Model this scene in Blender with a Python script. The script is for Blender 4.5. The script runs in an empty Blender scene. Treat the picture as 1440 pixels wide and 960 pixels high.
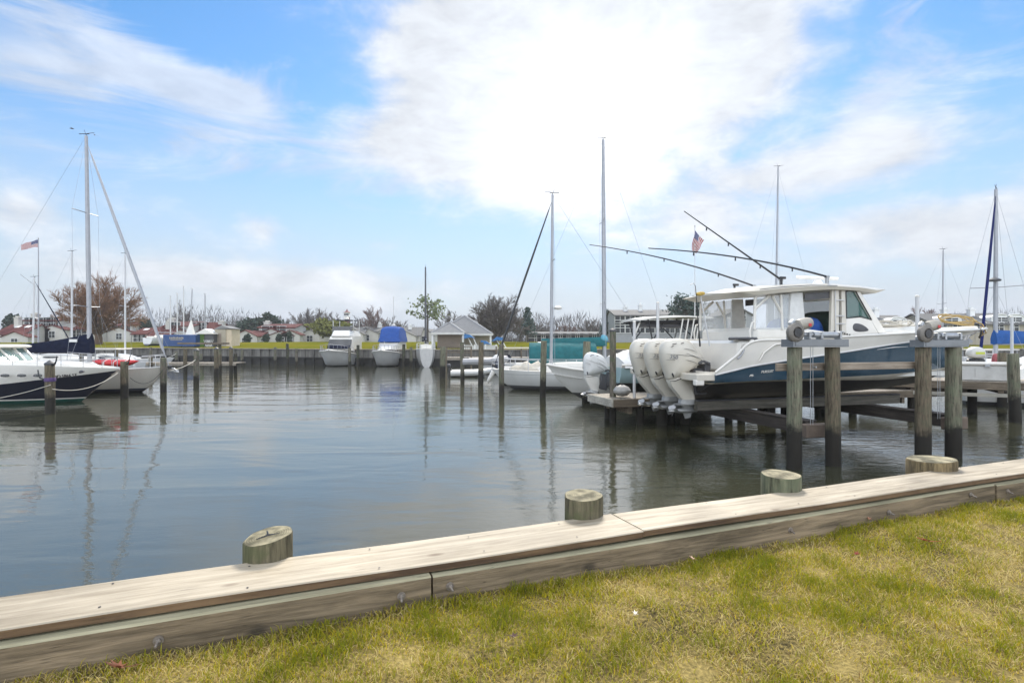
import bpy, math, random
import numpy as np
from mathutils import Vector, Matrix
R = math.radians
sc = bpy.context.scene
col = sc.collection
random.seed(7)
F = 786.0          # focal length in photo pixels (1440 wide)
EYE = 2.5          # camera height above the water

# ------------------------------------------------------------------ camera
cam = bpy.data.cameras.new('camera')
co = bpy.data.objects.new('camera', cam); col.objects.link(co); sc.camera = co
cam.sensor_width = 36; cam.lens = 36 * F / 1440
co.location = (0, 0, EYE); co.rotation_euler = (R(90), 0, 0)
cam.clip_start = 0.05; cam.clip_end = 6000
sc.render.engine = 'CYCLES'
sc.cycles.use_denoising = True
try: sc.cycles.denoiser = 'OPENIMAGEDENOISE'
except Exception: pass
sc.cycles.max_bounces = 7; sc.cycles.diffuse_bounces = 3; sc.cycles.glossy_bounces = 4
sc.cycles.transparent_max_bounces = 12; sc.cycles.transmission_bounces = 6
sc.cycles.caustics_reflective = False; sc.cycles.caustics_refractive = False
sc.cycles.sample_clamp_indirect = 6
sc.cycles.use_adaptive_sampling = True; sc.cycles.adaptive_threshold = 0.015
sc.view_settings.view_transform = 'Standard'; sc.view_settings.look = 'None'
sc.view_settings.gamma = 1; sc.view_settings.use_curve_mapping = False
sc.view_settings.exposure = 1.35

# ------------------------------------------------------------------ sky + clouds
SUN_AZ, SUN_EL = 8.0, 44.0
def make_world():
    w = bpy.data.worlds.new("World"); sc.world = w; w.use_nodes = True
    nt = w.node_tree; N = nt.nodes; L = nt.links
    out = N['World Output']; bg = N['Background']
    def math_(op, a, b=None, c=None):
        n = N.new('ShaderNodeMath'); n.operation = op
        for i, v in enumerate((a, b, c)):
            if v is None: continue
            if isinstance(v, (int, float)): n.inputs[i].default_value = v
            else: L.new(v, n.inputs[i])
        return n.outputs[0]
    sky = N.new('ShaderNodeTexSky'); sky.sky_type = 'NISHITA'; sky.sun_disc = False
    sky.sun_elevation = R(SUN_EL); sky.sun_rotation = R(SUN_AZ)
    sky.air_density = 1.0; sky.dust_density = 0.25; sky.ozone_density = 3.5
    hs = N.new('ShaderNodeHueSaturation'); hs.inputs['Saturation'].default_value = 1.22
    hs.inputs['Hue'].default_value = 0.495
    L.new(sky.outputs[0], hs.inputs['Color']); L.new(hs.outputs[0], bg.inputs[0])
    bg.inputs[1].default_value = 0.066
    tc = N.new('ShaderNodeTexCoord'); sp = N.new('ShaderNodeSeparateXYZ')
    L.new(tc.outputs['Generated'], sp.inputs[0])
    X, Y, Z = sp.outputs
    az = math_('ARCTAN2', X, Y); el = math_('ARCSINE', Z)
    # noise for cloud edges (in direction space, stretched sideways)
    def noise(scale, vx, vy, vz, detail, rough, dist=0.0, off=0):
        mp = N.new('ShaderNodeMapping'); mp.inputs['Scale'].default_value = (vx, vy, vz)
        mp.inputs['Location'].default_value = (off, off * .7, off * 1.3)
        L.new(tc.outputs['Generated'], mp.inputs[0])
        n = N.new('ShaderNodeTexNoise'); n.inputs['Scale'].default_value = scale
        n.inputs['Detail'].default_value = detail; n.inputs['Roughness'].default_value = rough
        n.inputs['Distortion'].default_value = dist
        L.new(mp.outputs[0], n.inputs['Vector']); return n.outputs[0]
    n1 = noise(3.2, 1, 1, 1.7, 9, .62, .35)
    n2 = noise(9.0, 1, 1, 2.4, 6, .6, .3, 3.1)
    n3 = noise(4.0, .8, .8, 3.6, 7, .66, 1.1, 7.7)
    def blob(px, py, rx, ry, amp, tilt=0.0):
        a0 = math.atan2(px - 720, F); d0 = math.hypot(px - 720, F)
        e0 = math.atan2(480 - py, d0); k = F / d0
        ra = rx / F * k * k; re = ry / d0
        da = math_('SUBTRACT', az, a0); de = math_('SUBTRACT', el, e0)
        if tilt: de = math_('MULTIPLY_ADD', da, -tilt, de)
        qa = math_('MULTIPLY', da, 1 / ra); qe = math_('MULTIPLY', de, 1 / re)
        q = math_('MULTIPLY_ADD', qa, qa, math_('MULTIPLY', qe, qe))
        return math_('MULTIPLY', math_('POWER', 2.718, math_('MULTIPLY', q, -1.0)), amp)
    def total(bs):
        t = None
        for b in bs:
            v = blob(*b); t = v if t is None else math_('ADD', t, v)
        return t
    puffy = total([(840, 165, 195, 120, 1.15), (640, 130, 120, 110, .75), (560, 205, 120, 40, .55),
                   (985, 80, 160, 85, .88), (770, 20, 230, 85, .72),
                   (20, 300, 70, 32, .7), (368, 322, 42, 28, .62), (960, 315, 120, 34, .62),
                   (1290, 310, 210, 36, .85), (1120, 245, 210, 34, .66), (1245, 200, 80, 36, .5),
                   (1330, 356, 220, 30, .6), (270, 385, 270, 26, .55), (480, 405, 300, 30, .5),
                   (545, 345, 50, 12, .4), (-350, 180, 300, 70, .8), (1900, 150, 300, 90, .8)])
    wispy = total([(110, 60, 220, 50, .56), (230, 95, 190, 24, .40, -.25), (320, 155, 110, 44, .56),
                   (60, 120, 160, 40, .45), (1235, 130, 70, 90, .36, 1.2), (1190, 200, 50, 60, .3, 1.0),
                   (1330, 130, 130, 70, .22, .9), (450, 230, 260, 40, .22), (600, 250, 300, 60, .28)])
    m1 = math_('ADD', puffy, math_('MULTIPLY_ADD', n1, 2.0, -1.12))
    m1 = math_('ADD', m1, math_('MULTIPLY_ADD', n2, .9, -.45))
    m2 = math_('ADD', wispy, math_('MULTIPLY_ADD', n3, 1.9, -1.04))
    def ramp(v, a, b):
        r = N.new('ShaderNodeMapRange'); r.interpolation_type = 'SMOOTHSTEP'
        r.inputs['From Min'].default_value = a; r.inputs['From Max'].default_value = b
        L.new(v, r.inputs['Value']); return r.outputs[0]
    over = math_('MULTIPLY', ramp(el, .62, .95), 1.0)
    m1 = math_('MULTIPLY_ADD', over, .75, m1)
    c1 = ramp(m1, .02, .74); c2 = math_('MULTIPLY', ramp(m2, .02, .70), .72)
    low = math_('POWER', ramp(el, .50, -.06), 1.25)          # pale hazy bank near the horizon
    lown = math_('MINIMUM', math_('MULTIPLY', low, math_('MULTIPLY_ADD', n1, .5, .86)), 1.0)
    behind = math_('MULTIPLY', ramp(Y, .15, -.35), math_('MULTIPLY_ADD', n1, .9, .15))
    inv = lambda v: math_('SUBTRACT', 1.0, v)
    mask = inv(math_('MULTIPLY', math_('MULTIPLY', inv(c1), inv(c2)), inv(behind)))
    mask = math_('MINIMUM', math_('MAXIMUM', mask, 0.0), 1.0)
    # sunlight through the cloud
    sd = Vector((math.sin(R(SUN_AZ)) * math.cos(R(21)), math.cos(R(SUN_AZ)) * math.cos(R(21)), math.sin(R(21))))
    dp = N.new('ShaderNodeVectorMath'); dp.operation = 'DOT_PRODUCT'
    L.new(tc.outputs['Generated'], dp.inputs[0]); dp.inputs[1].default_value = sd
    d = math_('MAXIMUM', dp.outputs['Value'], 0.0)
    g1 = math_('MULTIPLY', math_('MULTIPLY', math_('POWER', d, 36.0), math_('MULTIPLY_ADD', n2, 1.3, .1)), .07)
    g2 = math_('MULTIPLY', math_('POWER', d, 120.0), .26)
    glow = math_('ADD', g1, g2)
    rear = ramp(Y, .25, -.5)
    shade = math_('MULTIPLY_ADD', math_('ADD', n2, n1), .25, math_('MULTIPLY_ADD', rear, .76, .095))
    bright = math_('ADD', shade, glow)
    ccol = N.new('ShaderNodeMix'); ccol.data_type = 'RGBA'
    ccol.inputs[6].default_value = (.90, .95, 1.03, 1); ccol.inputs[7].default_value = (1.06, 1.0, .95, 1)
    L.new(ramp(glow, 0, .9), ccol.inputs[0])
    cb = N.new('ShaderNodeBackground'); L.new(ccol.outputs[2], cb.inputs[0]); L.new(bright, cb.inputs[1])
    lb = N.new('ShaderNodeBackground'); lb.inputs[0].default_value = (.262, .29, .328, 1)
    L.new(math_('ADD', math_('MULTIPLY_ADD', glow, .5, .94), math_('MULTIPLY', rear, 1.4)), lb.inputs[1])
    m0 = N.new('ShaderNodeMixShader'); L.new(lown, m0.inputs[0]); L.new(bg.outputs[0], m0.inputs[1]); L.new(lb.outputs[0], m0.inputs[2])
    mx = N.new('ShaderNodeMixShader'); L.new(mask, mx.inputs[0]); L.new(m0.outputs[0], mx.inputs[1]); L.new(cb.outputs[0], mx.inputs[2])
    L.new(mx.outputs[0], out.inputs['Surface'])
    w.cycles.sampling_method = 'MANUAL'; w.cycles.sample_map_resolution = 1024
make_world()
sun = bpy.data.lights.new('sun', 'SUN'); sun.energy = 1.9; sun.angle = R(14); sun.color = (1.0, .93, .82)
so = bpy.data.objects.new('sun', sun); col.objects.link(so)
sdir = Vector((math.sin(R(SUN_AZ)) * math.cos(R(SUN_EL)), math.cos(R(SUN_AZ)) * math.cos(R(SUN_EL)), math.sin(R(SUN_EL))))
so.rotation_euler = sdir.to_track_quat('Z', 'Y').to_euler()

# ------------------------------------------------------------------ helpers
def P(px, py, Z): return Vector(((px - 720) / F * Z, Z, EYE + (480 - py) / F * Z))
def X_(px, Z): return (px - 720) / F * Z
def Zp(py, Z): return EYE + (480 - py) / F * Z

class MB:
    def __init__(s): s.v = []; s.f = []; s.m = []; s.sm = []
    def add(s, vs, fs, mi=0, sm=True, M=None):
        b = len(s.v)
        for v in vs:
            v = Vector(v)
            if M is not None: v = M @ v
            s.v.append(v[:])
        for f in fs:
            s.f.append([b + i for i in f]); s.m.append(mi); s.sm.append(sm)
        return s
    def box(s, x0, x1, y0, y1, z0, z1, b=0.0, mi=0, M=None):
        if x0 > x1: x0, x1 = x1, x0
        if y0 > y1: y0, y1 = y1, y0
        if z0 > z1: z0, z1 = z1, z0
        b = min(b, .45 * min(x1 - x0, y1 - y0, z1 - z0))
        if b <= 0:
            vs = [(x, y, z) for z in (z0, z1) for y in (y0, y1) for x in (x0, x1)]
            fs = [(0, 2, 3, 1), (4, 5, 7, 6), (0, 1, 5, 4), (2, 6, 7, 3), (0, 4, 6, 2), (1, 3, 7, 5)]
            return s.add(vs, fs, mi, False, M)
        ring = lambda x0, x1, y0, y1, z: [(x0 + b, y0, z), (x1 - b, y0, z), (x1, y0 + b, z), (x1, y1 - b, z), (x1 - b, y1, z), (x0 + b, y1, z), (x0, y1 - b, z), (x0, y0 + b, z)]
        sh = lambda z: [(x0 + b, y0 + b * .5, z)] and [(min(max(x, x0 + b), x1 - b), min(max(y, y0 + b), y1 - b), z) for x, y, _ in ring(x0, x1, y0, y1, z)]
        rs = [sh(z0), ring(x0, x1, y0, y1, z0 + b), ring(x0, x1, y0, y1, z1 - b), sh(z1)]
        vs = [p for r in rs for p in r]; fs = []
        for k in range(3):
            for i in range(8):
                j = (i + 1) % 8
                fs.append((k * 8 + i, k * 8 + j, (k + 1) * 8 + j, (k + 1) * 8 + i))
        q = [(0, 1, 2, 3)]
        fs.append((7, 6, 5, 4, 3, 2, 1, 0)); fs.append(tuple(24 + i for i in range(8)))
        return s.add(vs, fs, mi, False, M)
    def tube(s, pts, r, n=6, caps=True, mi=0, sm=True, M=None):
        pts = [Vector(p) for p in pts]
        if isinstance(r, (int, float)): r = [r] * len(pts)
        vs = []; fs = []; prev = None
        for i, p in enumerate(pts):
            a = pts[max(i - 1, 0)]; c = pts[min(i + 1, len(pts) - 1)]
            d = (c - a)
            if d.length < 1e-9: d = Vector((0, 0, 1))
            d.normalize()
            if prev is None:
                u = d.cross(Vector((0, 0, 1)))
                if u.length < 1e-3: u = d.cross(Vector((1, 0, 0)))
                u.normalize()
            else:
                u = prev - d * prev.dot(d)
                if u.length < 1e-6: u = d.orthogonal()
                u.normalize()
            prev = u; w = d.cross(u)
            for k in range(n):
                t = 2 * math.pi * k / n
                vs.append(p + (u * math.cos(t) + w * math.sin(t)) * r[i])
        for i in range(len(pts) - 1):
            for k in range(n):
                j = (k + 1) % n
                fs.append((i * n + k, i * n + j, (i + 1) * n + j, (i + 1) * n + k))
        s.add(vs, fs, mi, sm, M)
        if caps and n > 2:
            b = len(s.v) - len(vs)
            for ring in (list(range(n))[::-1], [(len(pts) - 1) * n + k for k in range(n)]):
                s.f.append([b + i for i in ring]); s.m.append(mi); s.sm.append(False)
        return s
    def lathe(s, prof, n=16, M=None, mi=0, sm=True):
        vs = []; fs = []
        for r, z in prof:
            for k in range(n):
                t = 2 * math.pi * k / n; vs.append((r * math.cos(t), r * math.sin(t), z))
        for i in range(len(prof) - 1):
            for k in range(n):
                j = (k + 1) % n; fs.append((i * n + k, i * n + j, (i + 1) * n + j, (i + 1) * n + k))
        fs.append(tuple(range(n))[::-1]); fs.append(tuple((len(prof) - 1) * n + k for k in range(n)))
        return s.add(vs, fs, mi, sm, M)
    def loft(s, rings, closed=True, caps=True, mi=0, sm=True, M=None, mif=None):
        n = len(rings[0]); vs = [p for r in rings for p in r]; b = len(s.v)
        s.add(vs, [], mi, sm, M)
        for i in range(len(rings) - 1):
            for k in range(n if closed else n - 1):
                j = (k + 1) % n
                s.f.append([b + i * n + k, b + i * n + j, b + (i + 1) * n + j, b + (i + 1) * n + k])
                s.m.append(mif(i, k) if mif else mi); s.sm.append(sm)
        if caps:
            s.f.append([b + k for k in range(n)][::-1]); s.m.append(mi); s.sm.append(False)
            s.f.append([b + (len(rings) - 1) * n + k for k in range(n)]); s.m.append(mi); s.sm.append(False)
        return s
    def prism(s, poly, y0, y1, axis='y', mi=0, M=None, sm=False):
        # poly in the two other axes; extruded along axis
        def mk(a, b, t): return {'y': (a, t, b), 'x': (t, a, b), 'z': (a, b, t)}[axis]
        n = len(poly)
        vs = [mk(a, b, y0) for a, b in poly] + [mk(a, b, y1) for a, b in poly]
        fs = [tuple(range(n)), tuple(range(2 * n - 1, n - 1, -1))] + [(i, (i + 1) % n + 0, (i + 1) % n + n, i + n)[::-1] for i in range(n)]
        return s.add(vs, fs, mi, sm, M)
    def pillow(s, poly, hw, yc=0.0, p=2.6, nr=9, mi=0, M=None, center=None):
        # side outline (x,z) inflated across y
        poly = smooth_poly(poly)
        if center is None:
            center = (sum(a for a, _ in poly) / len(poly), sum(b for _, b in poly) / len(poly))
        rings = []
        for i in range(nr):
            t = math.sin((i / (nr - 1) - .5) * math.pi) * .985
            k = max(1 - abs(t) ** p, 0) ** (1 / p)
            k = max(k, .12)
            rings.append([(center[0] + (a - center[0]) * k, yc + hw * t, center[1] + (b - center[1]) * k) for a, b in poly])
        return s.loft(rings, True, True, mi, True, M)
    def build(s, name, mats, parent=None, angle=35, recalc=True):
        me = bpy.data.meshes.new(name)
        me.from_pydata(s.v, [], s.f); me.validate()
        if len(me.polygons) == len(s.f):
            me.polygons.foreach_set('material_index', s.m); me.polygons.foreach_set('use_smooth', s.sm)
        if not isinstance(mats, (list, tuple)): mats = [mats]
        for m in mats: me.materials.append(m)
        if recalc:
            import bmesh
            bm = bmesh.new(); bm.from_mesh(me); bmesh.ops.recalc_face_normals(bm, faces=bm.faces); bm.to_mesh(me); bm.free()
        try: me.set_sharp_from_angle(angle=R(angle))
        except Exception: pass
        o = bpy.data.objects.new(name, me); col.objects.link(o)
        if parent is not None: o.parent = parent
        return o

def smooth_poly(poly, it=2):
    for _ in range(it):
        q = []
        for i in range(len(poly)):
            a, b = poly[i], poly[(i + 1) % len(poly)]
            q.append((a[0] * .75 + b[0] * .25, a[1] * .75 + b[1] * .25)); q.append((a[0] * .25 + b[0] * .75, a[1] * .25 + b[1] * .75))
        poly = q
    return poly
def tag(o, label, cat, group=None, kind=None):
    if label: o['label'] = label
    if cat: o['category'] = cat
    if group: o['group'] = group
    if kind: o['kind'] = kind
    return o
def thing(name, label, cat, loc=(0, 0, 0), rz=0.0, group=None):
    o = bpy.data.objects.new(name, None); col.objects.link(o); o.empty_display_size = .1
    o.location = loc; o.rotation_euler = (0, 0, rz)
    return tag(o, label, cat, group)
def copy_tree(o, parent=None):
    c = o.copy(); col.objects.link(c)
    if parent is not None: c.parent = parent
    for ch in o.children: copy_tree(ch, c)
    return c
def structure(o): o['kind'] = 'structure'; return o

# ------------------------------------------------------------------ materials
def _nt(name):
    m = bpy.data.materials.new(name); m.use_nodes = True
    return m, m.node_tree.nodes, m.node_tree.links, m.node_tree.nodes['Principled BSDF']
def M(name, c, rough=.5, var=.12, scale=4.0, bump=0.0, bscale=None, metal=0.0, dirt=0.0, dirtc=(.12, .10, .07), stretch=(1, 1, 1), spec=.5, coat=0.0):
    m, N, L, b = _nt(name)
    tc = N.new('ShaderNodeTexCoord'); mp = N.new('ShaderNodeMapping'); mp.inputs['Scale'].default_value = stretch
    L.new(tc.outputs['Object'], mp.inputs[0])
    n = N.new('ShaderNodeTexNoise'); n.inputs['Scale'].default_value = scale; n.inputs['Detail'].default_value = 6; n.inputs['Roughness'].default_value = .6
    L.new(mp.outputs[0], n.inputs['Vector'])
    r = N.new('ShaderNodeValToRGB'); r.color_ramp.elements[0].position = .28; r.color_ramp.elements[1].position = .72
    r.color_ramp.elements[0].color = (*[x * (1 - var) for x in c], 1); r.color_ramp.elements[1].color = (*[min(x * (1 + var), 1) for x in c], 1)
    L.new(n.outputs[0], r.inputs[0]); last = r.outputs[0]
    if dirt > 0:
        n2 = N.new('ShaderNodeTexNoise'); n2.inputs['Scale'].default_value = scale * .6; n2.inputs['Detail'].default_value = 8; n2.inputs['Roughness'].default_value = .7
        L.new(mp.outputs[0], n2.inputs['Vector'])
        r2 = N.new('ShaderNodeValToRGB'); r2.color_ramp.elements[0].position = .5; r2.color_ramp.elements[1].position = .75
        r2.color_ramp.elements[0].color = (0, 0, 0, 1); r2.color_ramp.elements[1].color = (dirt, dirt, dirt, 1)
        L.new(n2.outputs[0], r2.inputs[0])
        mx = N.new('ShaderNodeMix'); mx.data_type = 'RGBA'; L.new(r2.outputs[0], mx.inputs[0]); L.new(last, mx.inputs[6]); mx.inputs[7].default_value = (*dirtc, 1)
        last = mx.outputs[2]
    L.new(last, b.inputs['Base Color'])
    b.inputs['Roughness'].default_value = rough; b.inputs['Metallic'].default_value = metal
    b.inputs['Specular IOR Level'].default_value = spec
    if coat: b.inputs['Coat Weight'].default_value = coat; b.inputs['Coat Roughness'].default_value = .08
    if bump:
        n3 = N.new('ShaderNodeTexNoise'); n3.inputs['Scale'].default_value = bscale or scale * 4; n3.inputs['Detail'].default_value = 5
        L.new(mp.outputs[0], n3.inputs['Vector'])
        bp = N.new('ShaderNodeBump'); bp.inputs['Strength'].default_value = bump; bp.inputs['Distance'].default_value = .02
        L.new(n3.outputs[0], bp.inputs['Height']); L.new(bp.outputs[0], b.inputs['Normal'])
    return m
def glass(name, c=(.6, .8, .75), alpha=.45, rough=.03):
    m, N, L, b = _nt(name)
    b.inputs['Base Color'].default_value = (*c, 1); b.inputs['Roughness'].default_value = rough
    b.inputs['Alpha'].default_value = alpha; b.inputs['Specular IOR Level'].default_value = .8
    return m
def wood(name, ca, cb, grain=22.0, axis=0, rough=.7, bump=.35, knots=.6, ck=(.10, .07, .045), wet=0.0, spec=.4):
    """sawn timber: long grain lines along `axis`, knots, weathering"""
    m, N, L, b = _nt(name)
    tc = N.new('ShaderNodeTexCoord'); mp = N.new('ShaderNodeMapping')
    s = [1.0, 1.0, 1.0]; s[axis] = .07; mp.inputs['Scale'].default_value = s
    oi = N.new('ShaderNodeObjectInfo'); va = N.new('ShaderNodeVectorMath'); va.operation = 'ADD'
    L.new(tc.outputs['Object'], va.inputs[0]); 
    sc_ = N.new('ShaderNodeVectorMath'); sc_.operation = 'SCALE'; sc_.inputs['Scale'].default_value = 17.0
    cx = N.new('ShaderNodeCombineXYZ')
    for i in range(3): L.new(oi.outputs['Random'], cx.inputs[i])
    L.new(cx.outputs[0], sc_.inputs[0]); L.new(sc_.outputs[0], va.inputs[1]); L.new(va.outputs[0], mp.inputs[0])
    g = N.new('ShaderNodeTexNoise'); g.inputs['Scale'].default_value = grain; g.inputs['Detail'].default_value = 7; g.inputs['Roughness'].default_value = .65; g.inputs['Distortion'].default_value = .5
    L.new(mp.outputs[0], g.inputs['Vector'])
    g2 = N.new('ShaderNodeTexNoise'); g2.inputs['Scale'].default_value = grain * 4; g2.inputs['Detail'].default_value = 4; L.new(mp.outputs[0], g2.inputs['Vector'])
    r = N.new('ShaderNodeValToRGB'); r.color_ramp.elements[0].position = .37; r.color_ramp.elements[1].position = .63
    r.color_ramp.elements[0].color = (*cb, 1); r.color_ramp.elements[1].color = (*ca, 1); L.new(g.outputs[0], r.inputs[0])
    last = r.outputs[0]
    # broad weathering
    w = N.new('ShaderNodeTexNoise'); w.inputs['Scale'].default_value = 1.3; w.inputs['Detail'].default_value = 6; L.new(va.outputs[0], w.inputs['Vector'])
    hs = N.new('ShaderNodeHueSaturation'); L.new(last, hs.inputs['Color'])
    mr = N.new('ShaderNodeMapRange'); mr.inputs['From Min'].default_value = .3; mr.inputs['From Max'].default_value = .7; mr.inputs['To Min'].default_value = .72; mr.inputs['To Max'].default_value = 1.18
    L.new(w.outputs[0], mr.inputs['Value']); L.new(mr.outputs[0], hs.inputs['Value']); last = hs.outputs[0]
    if knots:
        v = N.new('ShaderNodeTexVoronoi'); v.inputs['Scale'].default_value = 2.6
        mk = N.new('ShaderNodeMapping'); ks = [1.6, 1.6, 1.6]; ks[axis] = .8; mk.inputs['Scale'].default_value = ks
        L.new(va.outputs[0], mk.inputs[0]); L.new(mk.outputs[0], v.inputs['Vector'])
        kr = N.new('ShaderNodeValToRGB'); kr.color_ramp.elements[0].position = .05; kr.color_ramp.elements[1].position = .13
        kr.color_ramp.elements[0].color = (knots, knots, knots, 1); kr.color_ramp.elements[1].color = (0, 0, 0, 1)
        L.new(v.outputs['Distance'], kr.inputs[0])
        mx = N.new('ShaderNodeMix'); mx.data_type = 'RGBA'; L.new(kr.outputs[0], mx.inputs[0]); L.new(last, mx.inputs[6]); mx.inputs[7].default_value = (*ck, 1)
        last = mx.outputs[2]
    # drying checks: thin dark cracks along the grain
    cm = N.new('ShaderNodeMapping'); cs = [1.0, 1.0, 1.0]; cs[axis] = .035; cm.inputs['Scale'].default_value = cs; L.new(va.outputs[0], cm.inputs[0])
    cn = N.new('ShaderNodeTexNoise'); cn.inputs['Scale'].default_value = 30; cn.inputs['Detail'].default_value = 2; cn.inputs['Distortion'].default_value = .2; L.new(cm.outputs[0], cn.inputs['Vector'])
    cr_ = N.new('ShaderNodeValToRGB'); e_ = cr_.color_ramp.elements; e_[0].position = .488; e_[0].color = (0, 0, 0, 1); e_[1].position = .5; e_[1].color = (.75, .75, .75, 1); e2 = e_.new(.512); e2.color = (0, 0, 0, 1); L.new(cn.outputs[0], cr_.inputs[0])
    cw = N.new('ShaderNodeTexNoise'); cw.inputs['Scale'].default_value = 3.2; L.new(va.outputs[0], cw.inputs['Vector'])
    c2 = N.new('ShaderNodeMapRange'); c2.inputs['From Min'].default_value = .5; c2.inputs['From Max'].default_value = .6; L.new(cw.outputs[0], c2.inputs['Value'])
    c3 = N.new('ShaderNodeMath'); c3.operation = 'MULTIPLY'; L.new(cr_.outputs[0], c3.inputs[0]); L.new(c2.outputs[0], c3.inputs[1])
    c4 = N.new('ShaderNodeMix'); c4.data_type = 'RGBA'; L.new(c3.outputs[0], c4.inputs[0]); L.new(last, c4.inputs[6]); c4.inputs[7].default_value = (*[x * .35 for x in cb], 1); last = c4.outputs[2]
    L.new(last, b.inputs['Base Color']); b.inputs['Roughness'].default_value = rough; b.inputs['Specular IOR Level'].default_value = spec
    ad = N.new('ShaderNodeMath'); ad.operation = 'ADD'; L.new(g.outputs[0], ad.inputs[0]); L.new(g2.outputs[0], ad.inputs[1])
    bp = N.new('ShaderNodeBump'); bp.inputs['Strength'].default_value = bump; bp.inputs['Distance'].default_value = .006
    L.new(ad.outputs[0], bp.inputs['Height']); L.new(bp.outputs[0], b.inputs['Normal'])
    return m
def pile_mat(name, top, tide=.55, dark=(.026, .023, .018), green=(.09, .11, .06), greenamt=.6):
    """round pile: weathered wood with the dark tide stain near the water (world height) and green algae"""
    m, N, L, b = _nt(name)
    ge = N.new('ShaderNodeNewGeometry'); sp = N.new('ShaderNodeSeparateXYZ'); L.new(ge.outputs['Position'], sp.inputs[0])
    mp = N.new('ShaderNodeMapping'); mp.inputs['Scale'].default_value = (1, 1, .09); L.new(ge.outputs['Position'], mp.inputs[0])
    g = N.new('ShaderNodeTexNoise'); g.inputs['Scale'].default_value = 34; g.inputs['Detail'].default_value = 7; g.inputs['Roughness'].default_value = .65; L.new(mp.outputs[0], g.inputs['Vector'])
    w = N.new('ShaderNodeTexNoise'); w.inputs['Scale'].default_value = 4.5; w.inputs['Detail'].default_value = 8; w.inputs['Roughness'].default_value = .68; L.new(ge.outputs['Position'], w.inputs['Vector'])
    r = N.new('ShaderNodeValToRGB'); r.color_ramp.elements[0].position = .36; r.color_ramp.elements[1].position = .64
    r.color_ramp.elements[0].color = (*[x * .28 for x in top], 1); r.color_ramp.elements[1].color = (*[x * 1.15 for x in top], 1); L.new(g.outputs[0], r.inputs[0])
    gr = N.new('ShaderNodeValToRGB'); gr.color_ramp.elements[0].position = .46; gr.color_ramp.elements[1].position = .56
    gr.color_ramp.elements[0].color = (0, 0, 0, 1); gr.color_ramp.elements[1].color = (greenamt,) * 3 + (1,); L.new(w.outputs[0], gr.inputs[0])
    mx = N.new('ShaderNodeMix'); mx.data_type = 'RGBA'; L.new(gr.outputs[0], mx.inputs[0]); L.new(r.outputs[0], mx.inputs[6]); mx.inputs[7].default_value = (*green, 1)
    oi = N.new('ShaderNodeObjectInfo')
    hh = N.new('ShaderNodeMath'); hh.operation = 'MULTIPLY_ADD'; L.new(w.outputs[0], hh.inputs[0]); hh.inputs[1].default_value = -.62; L.new(sp.outputs[2], hh.inputs[2])
    h2 = N.new('ShaderNodeMath'); h2.operation = 'MULTIPLY_ADD'; L.new(oi.outputs['Random'], h2.inputs[0]); h2.inputs[1].default_value = .22; L.new(hh.outputs[0], h2.inputs[2])
    tr = N.new('ShaderNodeMapRange'); tr.interpolation_type = 'SMOOTHSTEP'; tr.inputs['From Min'].default_value = tide - .36; tr.inputs['From Max'].default_value = tide - .12
    L.new(h2.outputs[0], tr.inputs['Value'])
    dk = N.new('ShaderNodeMix'); dk.data_type = 'RGBA'; L.new(tr.outputs[0], dk.inputs[0]); dk.inputs[6].default_value = (*dark, 1); L.new(mx.outputs[2], dk.inputs[7])
    L.new(dk.outputs[2], b.inputs['Base Color'])
    b.inputs['Roughness'].default_value = .8; b.inputs['Specular IOR Level'].default_value = .3
    bp = N.new('ShaderNodeBump'); bp.inputs['Strength'].default_value = .6; bp.inputs['Distance'].default_value = .012
    L.new(g.outputs[0], bp.inputs['Height']); L.new(bp.outputs[0], b.inputs['Normal'])
    return m
def bands(name, stops, rough=.3, var=.05, coat=.3):
    """hull paint: horizontal painted bands by object height"""
    m, N, L, b = _nt(name)
    tc = N.new('ShaderNodeTexCoord'); sp = N.new('ShaderNodeSeparateXYZ'); L.new(tc.outputs['Object'], sp.inputs[0])
    mr = N.new('ShaderNodeMapRange'); mr.inputs['From Min'].default_value = -1; mr.inputs['From Max'].default_value = 4; L.new(sp.outputs[2], mr.inputs['Value'])
    r = N.new('ShaderNodeValToRGB'); r.color_ramp.interpolation = 'CONSTANT'; e = r.color_ramp.elements
    for i, (z, c) in enumerate(stops):
        p = min(max((z + 1) / 5, 0), 1)
        if i < 2: el = e[i]; el.position = p
        else: el = e.new(p)
        el.color = (*c, 1)
    L.new(mr.outputs[0], r.inputs[0])
    n = N.new('ShaderNodeTexNoise'); n.inputs['Scale'].default_value = 1.6; n.inputs['Detail'].default_value = 8; n.inputs['Roughness'].default_value = .7
    mp = N.new('ShaderNodeMapping'); mp.inputs['Scale'].default_value = (1, 1, .35); L.new(tc.outputs['Object'], mp.inputs[0]); L.new(mp.outputs[0], n.inputs['Vector'])
    hs = N.new('ShaderNodeHueSaturation'); q = N.new('ShaderNodeMapRange'); q.inputs['From Min'].default_value = .3; q.inputs['From Max'].default_value = .7
    q.inputs['To Min'].default_value = 1 - var * 2; q.inputs['To Max'].default_value = 1 + var; L.new(n.outputs[0], q.inputs['Value'])
    L.new(r.outputs[0], hs.inputs['Color']); L.new(q.outputs[0], hs.inputs['Value']); L.new(hs.outputs[0], b.inputs['Base Color'])
    b.inputs['Roughness'].default_value = rough; b.inputs['Coat Weight'].default_value = coat; b.inputs['Coat Roughness'].default_value = .1
    return m

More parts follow.
